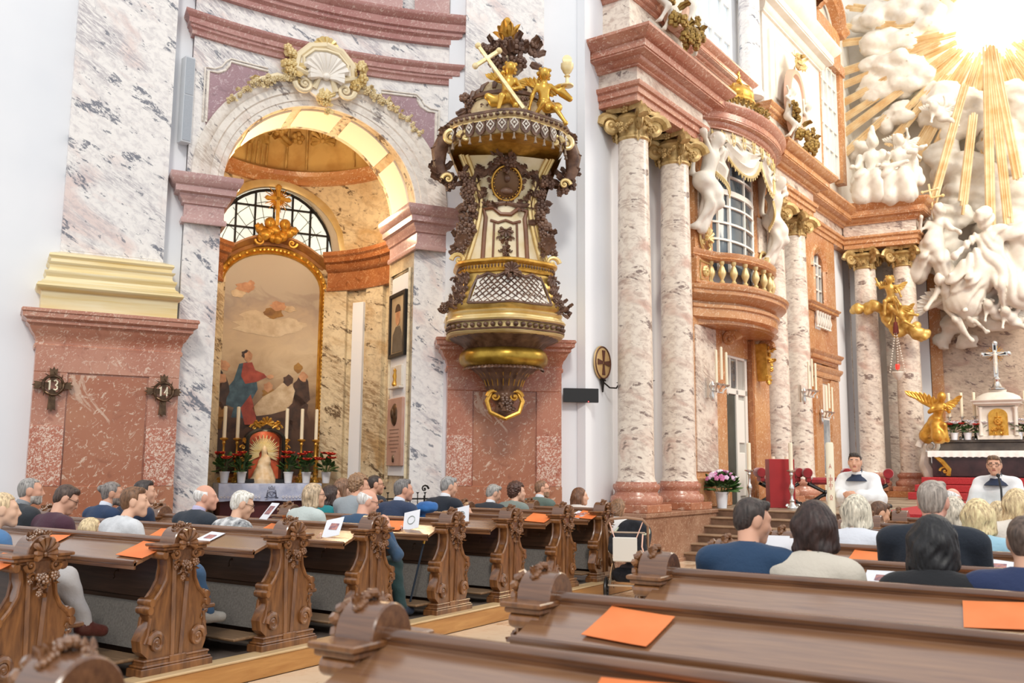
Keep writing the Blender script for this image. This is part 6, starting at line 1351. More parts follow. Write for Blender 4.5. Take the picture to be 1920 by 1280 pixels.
b = MB(); b.sweep([(-.3, 7.88), (0, 7.88), (0, 8.0), (.04, 8.02), (.04, 8.12), (.1, 8.16), (.1, 8.22), (-.3, 8.22)], path); b.sweep(pf(CORN, 0, .42, 8.55, 9.1), path); b.build('cornice', M_ORG, e)
b = MB(); b.sweep([(-.2, 8.2), (0, 8.2), (0, 8.57), (-.2, 8.57)], path); b.build('frieze', M_CM, e, 0)
b = MB(); b.add([(-6.6, 28.9, 9.09), (-6.2, 26.65, 9.09), (-3.95, 26.8, 9.09), (-3.8, 29.2, 9.09)], [(0, 1, 2, 3)]); b.build('cornice_top', M_ORG, e, 0)
# glory: window, rays, clouds
gw = structure('window_6')
b = MB(); b.lathe([(0, .0), (.55, -.02), (.6, .06)], 30, Matrix.Translation((-2.33, 29.0, 14.34))@Matrix.Rotation(PI/2, 4, 'X')); b.build('pane', plain('glory_glass', 'FFE6A8', .3, emit=16), gw)
light('glory_glow', 'POINT', (-2.33, 28.2, 14.3), 150, (1, .88, .6), shadow_soft_size=.6)
t = thing('sunburst', 'gilded sunburst of rays spreading from the glowing window above the altar', 'sunburst', (-2.33, 28.75, 14.34)); R = random.Random(11)
RAY = [(90, 1.2, 3.6), (97, 1.5, 4.5), (84, 2.0, 4.6), (76, 1.8, 4.3), (103, 1.3, 4.9), (110, 2.8, 5.0), (116, 3.4, 5.0), (121, 1.0, 5.4), (127, 3.6, 5.3), (132, 1.0, 3.4), (137, 1.6, 4.7), (141, 3.6, 5.6), (147, 2.2, 5.0), (150, 1.0, 4.6), (155, 2.5, 4.2), (160, 1.0, 3.6), (163, 2.0, 5.8), (168, 1.0, 3.2), (171, 2.8, 5.9), (175, .9, 4.4), (178, 1.0, 6.6), (182, .9, 6.4), (186, 1.0, 5.2), (190, .9, 3.6), (195, 1.2, 4.8), (200, 1.0, 3.9), (206, 1.2, 4.4), (214, 1.0, 3.5), (224, 1, 4), (235, 1, 3.5), (250, 1, 4), (68, 2.5, 4.4), (60, 2, 4), (50, 1.6, 3.6), (40, 1.2, 3.2), (25, 1, 3), (93, .8, 2.2), (108, .8, 2.4), (125, .8, 2.2), (143, .8, 2.4), (158, .8, 2.0), (173, .8, 2.4), (180, .8, 2.6), (204, .8, 2.2), (220, .8, 2.4)]
for a, r0, r1 in RAY:
    th = math.radians(a); b = MB(); n = 3 if r0 < 1.1 and r1 < 3 else 4
    for i in range(n):
        o = (i-(n-1)/2)*.055; q = .7 if R.random() < .4 else 1; w_ = .022+.012*R.random(); e0, e1 = r0+R.uniform(0, .2), r1-R.uniform(0, .5)
        M = Matrix.Rotation(-th, 4, 'Y')@Matrix.Translation((o, -.02*(i % 2)-(1.15 if 162 < a < 192 and r1 > 5 else .25*r1/6), 0)); b.add([(-w_, 0, e0), (0, -w_, e0), (w_, 0, e0), (-w_*1.6, 0, e1), (0, -w_*1.6, e1), (w_*1.6, 0, e1)], [(0, 1, 4, 3), (1, 2, 5, 4), (2, 0, 3, 5), (0, 2, 1), (3, 4, 5)], M)
    b.v = [(x, y, z) for x, y, z in b.v]; b.build('ray', M_RAY, t, 0)
def at(px, py, Y):
    v = cd+cr*((px-960)/FPX)+cu*((640-py)/FPX); k = Y/v.y; return Vector((v.x*k, Y, EYE+v.z*k))
def cloud(label, pts, seed, name='stucco_cloud', Y=28.75, mat=None, sc=1.0):
    R = random.Random(seed); P = []; c0 = at(pts[0][0], pts[0][1], Y)
    for px, py, r in pts:
        c = at(px, py, Y)-c0
        for i in range(7):
            d = Vector((R.gauss(0, 1), R.uniform(-1, .2), R.gauss(0, 1))).normalized()*r*.62; q = r*R.uniform(.38, .6); P.append(('e', tuple(c+d), (q*1.15, q*.8, q*.85)))
        P.append(('e', tuple(c), (r*.8, r*.45, r*.65)))
    t = thing(name, label, 'cloud', tuple(c0), 0, 'stucco clouds of the glory')
    fobj('cloud', P, .075*sc, mat or M_STAT, t, k=.035, disp=lambda X, Y, Z: .035*np.sin(7*X+3*np.sin(6*Z))*np.sin(6*Z+2)+.022*np.sin(16*X+4*np.sin(9*Z))*np.sin(13*Z+3*np.sin(8*X))); return t
cloud('white stucco cloud bank at the upper left of the glory', [(1640, 40, .6), (1690, 20, .6), (1655, 90, .6), (1700, 70, .5), (1740, 30, .5)], 1)
cloud('white stucco cloud bank to the left of the glowing window', [(1650, 130, .55), (1690, 120, .6), (1640, 170, .45), (1720, 150, .5), (1675, 165, .5), (1610, 280, .35)], 2)
cloud('swelling white stucco cloud below and left of the glowing window', [(1770, 200, .7), (1810, 190, .65), (1750, 175, .45), (1800, 235, .6), (1840, 215, .5), (1690, 215, .45), (1660, 230, .35)], 3)
cloud('white stucco cloud at the right edge of the glory', [(1900, 190, .6), (1910, 240, .6), (1885, 290, .6), (1915, 310, .6), (1860, 270, .5)], 4)
cloud('white stucco cloud between the seated figures and the rising saint', [(1790, 310, .6), (1830, 330, .6), (1770, 290, .5), (1800, 370, .55), (1850, 380, .6), (1880, 350, .6)], 5)
cloud('white stucco cloud carrying the rising saint', [(1770, 480, .6), (1800, 540, .65), (1850, 560, .7), (1900, 540, .7), (1760, 430, .5), (1880, 590, .5), (1830, 520, .6), (1790, 410, .5), (1910, 480, .7)], 6, Y=28.2)
cloud('white stucco cloud behind the saint at the right edge', [(1900, 380, .6), (1915, 420, .6), (1870, 430, .5), (1920, 460, .6)], 12)
cloud('small white stucco cloud at the foot of the glory', [(1790, 610, .35), (1770, 640, .25), (1815, 640, .25)], 7, Y=28.6)
def saint(label, px, py, Y, J, h, drape, name='stucco_figure', fa=.04, wings=None, group=None, rz=0):
    p = at(px, py, Y-.35); t = thing(name, label, 'statue', tuple(p), rz, group); fobj('body', fig_prims(J, h, False, drape), .032, M_STAT, t, k=.03, disp=folds(fa, 24))
    if wings:
        b = MB()
        for a_, c_ in wings: wing(b, a_, c_, (0, -1, 0), h*.34, 9)
        b.build('wing', M_STAT, t)
    return t
sit = dict(pel=(0, 0, .75), ch=(.02, -.1, 1.25), hd=(.05, -.2, 1.68), eL=(-.36, -.2, 1.05), wL=(-.45, -.45, .95), eR=(.36, -.15, 1.1), wR=(.5, -.4, 1.2), kL=(-.2, -.5, .7), fL=(-.22, -.4, .12), kR=(.22, -.5, .72), fR=(.2, -.42, .12))
rob = lambda s=1: [('c', (-.2, -.4, .45), (.2, -.4, .45), .2, .2), ('c', (-.2, -.3, .15), (.2, -.3, .15), .2, .2), ('c', (-.2, -.45, .65), (-.25, -.35, .1), .2, .26), ('c', (.2, -.45, .65), (.25, -.35, .1), .2, .26), ('c', (-.1, 0, .7), (.1, 0, .7), .3, .3), ('c', (-.3, -.05, 1.3), (-.45, .0, .5), .13, .2), ('c', (.3, -.05, 1.3), (.45, 0, .5), .12, .18)]
saint('white stucco saint with mitre seated at the left end above the gilded capitals', 1640, 378, 27.4, sit, 2.0, rob()+[('c', (.05, -.2, 1.8), (.05, -.22, 2.15), .12, .03)], group='seated saints above the altar columns')
s2 = saint('white stucco saint seated second from the left above the gilded capitals, book on his knee', 1690, 376, 27.4, sit, 1.9, rob()+[('c', (-.3, -.6, .85), (.3, -.6, .9), .07, .07), ('c', (.3, -.4, 1.2), (.75, -.5, 1.3), .07, .05)], group='seated saints above the altar columns')
rise = dict(pel=(.1, 0, 1.25), ch=(.2, -.1, 1.95), hd=(.1, -.2, 2.6), eL=(-.35, -.3, 1.9), wL=(-.6, -.5, 1.6), eR=(.85, -.2, 2.2), wR=(1.4, -.3, 2.5), kL=(-.25, -.5, .9), fL=(-.4, .1, .2), kR=(.4, -.4, .7), fR=(.5, 0, .0))
saint('large white stucco saint rising on clouds with outspread arms', 1850, 590, 27.9, rise, 3.0, [('c', (.2, 0, 1.7), (-.5, 0, .4), .36, .45), ('c', (.2, 0, 1.5), (.8, 0, .5), .35, .42), ('c', (.4, -.1, 2.2), (1.3, -.2, 1.9), .18, .25), ('c', (-.1, -.2, 1.6), (-.7, -.3, 1.0), .2, .2), ('c', (.9, 0, 1.8), (.9, .1, .8), .22, .3)], fa=.05)
ang = dict(pel=(0, 0, .9), ch=(.1, -.1, 1.4), hd=(.2, -.25, 1.82), eL=(-.3, -.25, 1.3), wL=(-.2, -.5, 1.6), eR=(.45, -.2, 1.3), wR=(.7, -.4, 1.1), kL=(-.2, -.4, .55), fL=(-.5, .0, .1), kR=(.2, -.35, .4), fR=(.1, .1, -.1))
saint('white stucco angel kneeling on the cloud left of the saint, holding the staff cross', 1755, 520, 27.9, ang, 2.0, [('c', (0, -.1, 1.0), (-.5, .1, .2), .3, .3), ('c', (0, -.2, .9), (.3, -.1, .1), .26, .26)], wings=[((.1, .1, 1.5), (-.7, .3, 1.9))], group='stucco angels of the glory')
fly = dict(pel=(0, 0, .6), ch=(-.1, -.15, 1.05), hd=(-.25, -.3, 1.4), eL=(-.45, -.2, .9), wL=(-.6, -.4, .6), eR=(.3, -.3, .9), wR=(.35, -.5, .5), kL=(.1, -.3, .25), fL=(.4, -.1, -.3), kR=(.4, -.2, .3), fR=(.8, -.05, -.1))
saint('white stucco angel with bare legs and spread wing flying under the saint', 1790, 620, 28.0, fly, 1.9, [('c', (0, 0, .8), (.4, .1, .3), .24, .22)], wings=[((-.1, .1, 1.0), (-1.0, .2, .55))], group='stucco angels of the glory')
pt = dict(pel=(0, 0, .3), ch=(-.12, -.1, .45), hd=(-.25, -.2, .58), eL=(-.3, -.1, .35), wL=(-.35, -.2, .15), eR=(.05, -.2, .6), wR=(.0, -.3, .8), kL=(.15, -.2, .15), fL=(.35, -.1, .0), kR=(.2, -.1, .35), fR=(.4, 0, .3))
for px, py, lb in ((1872, 612, 'white stucco putto flying right under the saint'), (1905, 625, 'white stucco putto at the right edge under the cloud'), (1770, 240, 'white stucco putto peeping over the large cloud'), (1700, 300, 'white stucco putto beside the seated saints')):
    putto('stucco_putto', lb, tuple(at(px, py, 27.7)), .3, pt, 1.15, M_STAT, group='stucco putti of the glory', res=.03, wings=True)
t = thing('staff_cross', 'gilded staff with double cross leaning against the glory', 'cross', tuple(at(1775, 545, 27.5)))
b = MB(); dv = at(1741, 345, 27.3)-at(1775, 545, 27.5); Mq = dv.to_track_quat('Z', 'X').to_matrix().to_4x4(); L = dv.length
b.tube([(0, 0, 0), tuple(dv)], .03, 6)
for q, w_ in ((.86, .3), (.93, .2)): b.tube([Vector((-w_, 0, 0))+dv*q, Vector((w_, 0, .05))+dv*q], .03, 6); b.ball(Vector((-w_, 0, 0))+dv*q, .05, 6, 5); b.ball(Vector((w_, 0, .05))+dv*q, .05, 6, 5)
b.build('cross', M_GOLDL, t)
# gilded cluster with the sanctuary lamp on the column pair
t = thing('gilded_cloud', 'gilded cloud with putti bridging the altar columns', 'ornament', tuple(at(1680, 600, 26.95)))
P = []; R = random.Random(8); c0 = at(1680, 600, 26.95)
for px, py, r in [(1603, 577, .15), (1614, 581, .15), (1625, 579, .16), (1637, 574, .16), (1648, 575, .17), (1720, 627, .18), (1740, 628, .13), (1660, 580, .22), (1672, 600, .25), (1690, 615, .25), (1710, 620, .22), (1730, 630, .16), (1700, 595, .2), (1675, 575, .2), (1690, 590, .25)]:
    c = at(px, py, 26.95)-c0
    for i in range(5): d = Vector((R.uniform(-1, 1), R.uniform(-1, .3), R.uniform(-1, 1)))*r*.7; P.append(('e', tuple(c+d), (r*.55,)*3))
M_GOLDC = plain('cloud_gold', 'E0BC6C', .38, .4, c2='B88E3E', sc=6)
fobj('cloud', P, .035, M_GOLDC, t, k=.02)
pu = dict(pel=(0, 0, .3), ch=(.0, -.1, .55), hd=(0, -.15, .8), eL=(-.25, -.1, .6), wL=(-.35, -.1, .85), eR=(.22, -.2, .5), wR=(.3, -.3, .3), kL=(-.12, -.25, .2), fL=(-.15, -.2, -.15), kR=(.15, -.25, .15), fR=(.2, -.2, -.15))
putto('gilded_putto', 'gilded putto standing between the altar columns with raised arm', tuple(at(1672, 580, 26.7)), 0, pu, .95, M_GOLDC, res=.025, group='gilded putti on the altar columns'); putto('gilded_putto', 'gilded putto sitting low on the gilded cloud', tuple(at(1697, 615, 26.6)), -.5, pt, .95, M_GOLDC, res=.025, group='gilded putti on the altar columns')
pl_ = at(1683, 690, 26.6); t = thing('sanctuary_lamp', 'crystal sanctuary lamp with red glass hanging before the altar column', 'lamp', tuple(pl_))
b = MB(); b.lathe([(0, 0), (.05, .02), (.06, .12), (.05, .16)], 12, Matrix.Translation((0, 0, -.05))); b.build('red_glass', plain('red_glass', 'E8382C', .2, emit=.6), t)
b = MB(); b.lathe([(.0, -.35), (.05, -.3), (.12, -.22), (.16, -.12), (.15, -.1), (.05, -.1)], 14); b.build('bowl', M_STAT, t)
b = MB()
for sx in (-1, 0, 1):
    for k in range(16): u = k/15; b.ball((sx*.17*(1-u)**1.0+.02*sx, -.05 if sx else .08, -.1+1.05*u), .022, 5, 4)
b.build('crystal_chain', M_STAT, t, kind='stuff')
b = MB(); b.lathe([(.01, .9), (.08, .95), (.07, 1.1), (.05, 1.25), (0, 1.27)], 10); b.tube([(0, 0, 1.25), (0, 0, 1.5)], .015, 5); b.build('tassel', plain('dark_tassel', '6B2A22', .8), t)
# ------------------------------------------------------------------ high altar
t = thing('high_altar', 'high altar of dark marble under a white lace-edged cloth on red steps', 'altar', (-2.55, 26.6, PZ))
b = MB(); b.b2(-1.55, 1.55, -.3, .5, .56, 1.12, bev=.02); b.b2(-1.35, 1.35, -.34, -.3, .6, 1.08); b.build('dark_block', plain('black_marble', '2A1A1C', .2, c2='4A3030', sc=2), t, 0)
for i in range(3): b = MB(); b.b2(-2.0+.12*i, 2.0, -1.25+.28*i, .6, .19*i, .19*(i+1)-.01, bev=.015); b.build('red_step', M_CARPET, t, 0)
b = MB(); b.b2(-1.62, 1.62, -.4, .55, 1.12, 1.22, bev=.01); b.build('mensa', M_STAT, t, 0)
b = MB(); b.grid([[(x, y, z) for y, z in ((.4, 1.232), (-.42, 1.232), (-.425, 1.2), (-.43-.01*math.sin(x*30), 1.06+.02*abs(math.sin(x*22))))] for x in np.linspace(-1.63, 1.63, 90)]); b.build('lace_cloth', cloth('F2F0EC'), t)
b = MB(); b.b2(-1.5, 1.6, .15, .55, 1.22, 1.46, bev=.02); b.b2(-1.55, 1.6, .1, .55, 1.46, 1.52, bev=.01); b.build('predella', plain('grey_marble', '5B5048', .25, c2='3f3630', sc=3), t, 0)
b = MB(); b.scroll((-1.25, -.36, .72), (-1, 0, 0), (0, 0, 1), .12, 1.6, .3, 6); b.tube([(-1.45, -.36, 1.1), (-1.3, -.38, .95), (-1.15, -.36, .75), (-1.18, -.36, .6)], .06, 6); b.build('gilt_volute', M_GOLD, t)
b = MB(); b.scroll((-1.62, .1, 1.35), (-1, 0, 0), (0, 0, 1), .3, 1.5, .35, 8, wide=1.5); b.tube([(-1.75, .1, 1.2), (-1.78, .05, .9), (-1.6, .1, .5), (-1.5, .1, .2)], [.12, .16, .2, .2], 8); b.build('stone_volute', M_STAT, t)
t = thing('tabernacle', 'domed pale marble tabernacle with gilded relief door on the high altar', 'tabernacle', (-2.55, 26.85, PZ+1.52))
b = MB(); b.b2(-.42, .42, -.25, .25, 0, .85, bev=.03); b.b2(-.48, .48, -.3, .3, 0, .1, bev=.01)
for x in (-.4, .4): b.lathe([(.06, .1), (.05, .15), (.045, .75), (.07, .82)], 10, Matrix.Translation((x, -.28, 0)))
b.build('body', M_STAT, t); b = MB(); b.sweep(pf(CORN, 0, .14, .85, 1.0), [(-.45, .3), (-.45, -.28), (.45, -.28), (.45, .3)]); b.lathe([(.55, 1.0), (.5, 1.1), (.35, 1.18), (.2, 1.22), (.22, 1.27), (0, 1.28)], 24, Matrix.Diagonal((1, .6, 1, 1))); b.build('dome', M_STAT, t)
b = MB(); b.prism(arch_poly(.22, .08, .6, .78), -.29, -.24); b.flower((0, -.3, .45), O, .1, None, 8); b.garland([(-.12, -.3, .2), (0, -.3, .25), (.12, -.3, .2)], .1, .12, 12, 4); b.tube([(0, -.3, .3), (0, -.3, .68)], .02, 4); b.tube([(-.08, -.3, .56), (.08, -.3, .56)], .02, 4); b.build('gilt_door', M_GOLD, t)
t = thing('altar_crucifix', 'silver crucifix with dark inlays and gilt rays on top of the tabernacle', 'crucifix', (-2.55, 26.85, PZ+2.8))
b = MB(); b.lathe([(.2, 0), (.2, .03), (.12, .08), (.07, .2), (.1, .26), (.04, .34)], 14); b.b2(-.05, .05, -.04, .04, .3, 1.2, bev=.01); b.b2(-.3, .3, -.04, .04, .87, .97, bev=.01)
for p in ((-.3, .92), (.3, .92), (0, 1.2)): b.ball((p[0], 0, p[1]), (.07, .05, .07), 8, 6)
b.build('cross', M_SILVER, t); b = MB(); b.b2(-.025, .025, -.05, -.04, .4, 1.15); b.b2(-.25, .25, -.05, -.04, .895, .945); b.build('dark_inlay', M_BLACK, t, 0)
b = MB()
for i in range(20): a = 2*PI*i/20; b.tube([(.06*math.cos(a), 0, .92+.06*math.sin(a)), (.22*math.cos(a), 0, .92+.22*math.sin(a))], [.015, .006], 4)
b.build('halo_ray', M_GOLD, t, kind='stuff'); fobj('corpus', [('e', (0, -.08, .97), (.035, .035, .045)), ('c', (0, -.07, .9), (0, -.07, .68), .045, .035), ('c', (0, -.07, .89), (-.2, -.06, .94), .02, .014), ('c', (0, -.07, .89), (.2, -.06, .94), .02, .014), ('c', (-.02, -.07, .66), (0, -.08, .42), .028, .016), ('c', (.02, -.07, .66), (0, -.08, .42), .028, .016)], .012, M_STAT, t, k=.01)
t = thing('kneeling_angel', 'gilded kneeling angel with long wing at the left end of the high altar', 'statue', (-4.0, 26.6, 2.42))
J = dict(pel=(0, 0, .45), ch=(.1, -.12, .85), hd=(.2, -.22, 1.15), eL=(-.1, -.3, .75), wL=(.2, -.45, .8), eR=(.35, -.25, .75), wR=(.35, -.45, .85), kL=(.1, -.4, .2), fL=(-.25, -.1, .08), kR=(.25, -.35, .4), fR=(.3, -.3, .02))
fobj('body', fig_prims(J, 1.35, False, [('c', (0, 0, .5), (-.25, .05, .15), .2, .2), ('c', (.05, -.2, .4), (.1, -.3, .1), .16, .18)]), .025, M_GOLD, t, k=.025, disp=folds(.015, 24))
b = MB(); wing(b, (0, .1, .85), (-.72, .15, 1.3), (0, -1, 0), .4, 9); wing(b, (.15, .1, .9), (.55, .2, 1.15), (0, -1, 0), .3, 7); b.build('wing', M_GOLD, t)
c0 = None
for i, (x, lb) in enumerate(((-3.72, 'leftmost silver candlestick on the high altar'), (-3.42, 'second silver candlestick from the left on the high altar'), (-3.12, 'silver candlestick nearest the tabernacle on its left'), (-1.95, 'silver candlestick just right of the tabernacle'))):
    if c0 is None: c0 = candlestick('altar_candlestick', lb, .62, .62, .045, M_SILVER, group='silver candlesticks on the high altar', loc=(x, 26.95, PZ+1.52))
    else: copy_tree(c0, (x, 26.95, PZ+1.52), 0, lb)
M_WFL = plain('white_blossom', 'F2EEF0', .5); M_PINK = plain('pink_blossom', 'D98CB4', .5, c2='B85C98', sc=10); M_LIL = plain('lilac_blossom', 'E6C8DE', .5, c2='CDA4CE', sc=10)
for i, x in enumerate((-3.6, -3.28, -2.98, -2.12, -1.85)): potted('altar_flowers', ('red poinsettia with white blossoms on the altar, under the leftmost candles', 'red poinsettia with white blossoms on the altar, second from left', 'red poinsettia with white blossoms left of the tabernacle', 'red poinsettia just right of the tabernacle', 'red poinsettia at the right edge of the altar')[i], 'plant', .1, .18, 20, .2, .3, [(M_POIN, 3), (M_WFL, 10)], 'poinsettias on the high altar', (x, 26.72, PZ+1.52), 30+i)
# ------------------------------------------------------------------ on the choir platform
t = thing('red_ambo', 'plain red box-shaped lectern on the choir platform, two small candles on top', 'lectern', (-5.52, 18.0, PZ), .5)
b = MB(); b.b2(-.235, .235, -.2, .2, 0, .92, bev=.008); b.build('body', plain('lacquer_red', 'A11F22', .4, c2='8E1A1E', sc=1.5), t, 0)
for x in (-.12, .13):
    u = thing('tea_light', 'small lit tea light on the '+('left' if x < 0 else 'right')+' of the red lectern top', 'candle', tuple(Matrix.Translation((-5.52, 18.0, PZ+.92))@Matrix.Rotation(.5, 4, 'Z')@Vector((x, 0, 0)))); b = MB(); b.lathe([(.035, 0), (.035, .05), (0, .045)], 12); b.build('glass', M_WAX, u)
cs = candlestick('floor_candlestick', 'tall silver candlestick left of the red lectern', .72, .5, .045, M_SILVER, loc=(-5.95, 17.5, PZ), group='silver floor candlesticks'); copy_tree(cs, (-5.17, 17.55, PZ), 0, 'tall silver candlestick right of the red lectern')
potted('flower_bouquet', 'pink and lilac flower bouquet in white vase on the top step', 'plant', .12, .3, 50, .3, .38, [(M_PINK, 18), (M_LIL, 26), (M_WFL, 10)], None, (-6.3, 16.95, PZ), 50, False)
def curule(label, loc, rz):
    t = thing('curule_chair', label, 'chair', loc, rz, 'red curule chairs in the choir'); M_V = plain('red_velvet', '9E2128', .8, c2='7E161E', sc=6, sheen=.4) if 'red_velvet' not in bpy.data.materials else bpy.data.materials['red_velvet']
    b = MB(); b.box((0, 0, .5), (.62, .46, .14), bev=.04); b.build('seat', M_V, t)
    for sx in (-1, 1):
        b = MB(); b.lathe([(0, -.24), (.09, -.24), (.1, -.2), (.1, .2), (.09, .24), (0, .24)], 14, Matrix.Translation((sx*.38, 0, .66))@Matrix.Rotation(PI/2, 4, 'X')); b.box((sx*.36, 0, .55), (.08, .42, .16), bev=.02); b.build('arm_roll', M_V, t)
        b = MB(); b.tube([(sx*.36, -.2, .44), (sx*.1, -.22, .3), (-sx*.15, -.22, .2), (-sx*.36, -.2, .03)], .035, 7); b.tube([(sx*.36, .2, .44), (0, .22, .26), (-sx*.36, .2, .03)], .035, 7); b.ball((-sx*.38, -.2, .03), .05, 8, 6); b.build('leg', M_BLACK, t)
    b = MB(); b.flower((0, -.25, .26), O, .09); b.build('boss', M_BLACK, t); return t
k = curule('red velvet curule chair in the middle, right of the red lectern', (-5.0, 19.4, PZ), .35); copy_tree(k, (-5.95, 19.3, PZ), .5, 'red velvet curule chair half hidden behind the red lectern'); copy_tree(k, (-4.25, 19.6, PZ), .2, 'red velvet curule chair behind the Easter candle')
t = thing('easter_candle', 'thick white Easter candle with red cross and date beside the altar server', 'candle', (-3.23, 12.72, 0))
b = MB(); b.lathe([(.2, 0), (.2, .04), (.06, .1), (.04, .5), (.06, .8), (.09, .85), (.09, .88)], 16); b.build('stand', M_BRONZE, t)
b = MB(); b.lathe([(.052, .86), (.051, 2.0), (.04, 2.02), (0, 2.015)], 20); b.build('candle', M_WAX, t)
b = MB(); fy = math.atan2(-12.72, 3.23)
def onc(x, z): a = fy+x/.053; return (.053*math.cos(a), .053*math.sin(a), z)
for st in ([(-.03, 1.5), (.03, 1.5)], [(0, 1.4), (0, 1.6)], [(-.014, 1.68), (0, 1.74), (.014, 1.68)], [(-.009, 1.7), (.009, 1.7)], [(-.016, 1.27), (-.006, 1.27), (-.013, 1.31), (0, 1.335), (.013, 1.31), (.006, 1.27), (.016, 1.27)]): b.tube([onc(*p) for p in st], .0032, 4)
def digit(ch, x, z, s=.022):
    D = {'2': [(-.4, .8), (0, 1), (.4, .7), (-.4, 0), (.4, 0)], '0': [(-.35, .2), (-.35, .8), (0, 1), (.35, .8), (.35, .2), (0, 0), (-.35, .2)], '1': [(-.2, .8), (.1, 1), (.1, 0)]}[ch]
    b.tube([onc(x+p*s, z+q*s*1.7) for p, q in D], .0026, 4)
for ch, x, z in (('2', -.016, 1.52), ('0', .016, 1.52), ('2', -.016, 1.44), ('1', .016, 1.44)): digit(ch, x, z)
b.build('red_marking', plain('red_wax', 'C2362C', .5), t, kind='stuff')
t = thing('glass_lectern', 'clear acrylic lectern with dark folder in front of the speaking cleric', 'lectern', (-1.3, 12.75, 0), .1)
m, nt, bs = newmat('clear_acrylic'); bs.inputs['Transmission Weight'].default_value = 1; bs.inputs['Roughness'].default_value = .05; bs.inputs['IOR'].default_value = 1.2; bs.inputs['Base Color'].default_value = (.95, .97, .97, 1)
b = MB(); b.box((0, 0, 1.2), (.62, .02, .42), Matrix.Translation((0, 0, 0))@Matrix.Rotation(0, 4, 'X')); b.b2(-.31, .31, -.01, .3, 1.2, 1.215); b.b2(-.05, .05, 0, .04, 0, 1.2); b.b2(-.25, .25, -.1, .3, 0, .02); b.build('panel', m, t, 0)
b = MB(); b.b2(-.05, .22, .02, .03, 1.02, 1.22); b.build('folder', plain('navy_folder', '1E2540', .4), t, 0)
t = thing('microphone_stand', 'thin black microphone stand in front of the glass lectern', 'microphone', (-1.22, 12.6, 0))
b = MB(); b.tube([(0, 0, 0), (0, 0, 1.45), (-.03, .1, 1.6)], .012, 6); b.lathe([(.14, 0), (.14, .02), (.02, .04)], 14); b.build('pole', M_BLACK, t); b = MB(); b.ball((-.035, .12, 1.61), (.025, .035, .025), 8, 6); b.build('capsule', M_BLACK, t)
# ------------------------------------------------------------------ pews
YLs = [3.51, 4.61, 5.71, 6.77, 8.0, 9.13, 10.33, 11.43]; XL = -5.94; PF = .165
YRs = [1.41, 2.53, 3.68, 4.92, 6.05, 7.25, 8.35, 9.25, 10.32, 11.75]; XR = -2.2
SIL = [(-.36, 0), (.33, 0), (.33, .05), (.31, .07), (.31, .115), (.28, .13), (.31, .19), (.325, .26), (.29, .33), (.25, .38), (.265, .45), (.30, .50), (.315, .55), (.28, .585), (.22, .57), (.175, .62), (.145, .69), (.135, .78), (.15, .84), (.20, .87), (.205, .9),
       (.17, .92), (-.17, .92), (-.215, .9), (-.21, .87), (-.16, .83), (-.15, .74), (-.175, .65), (-.24, .58), (-.31, .545), (-.34, .5), (-.33, .44), (-.30, .39), (-.36, .33), (-.4, .26), (-.38, .18), (-.31, .13), (-.34, .115), (-.34, .07), (-.36, .05)]
R90 = Matrix.Rotation(PI/2, 4, 'Z')      # prism x -> y
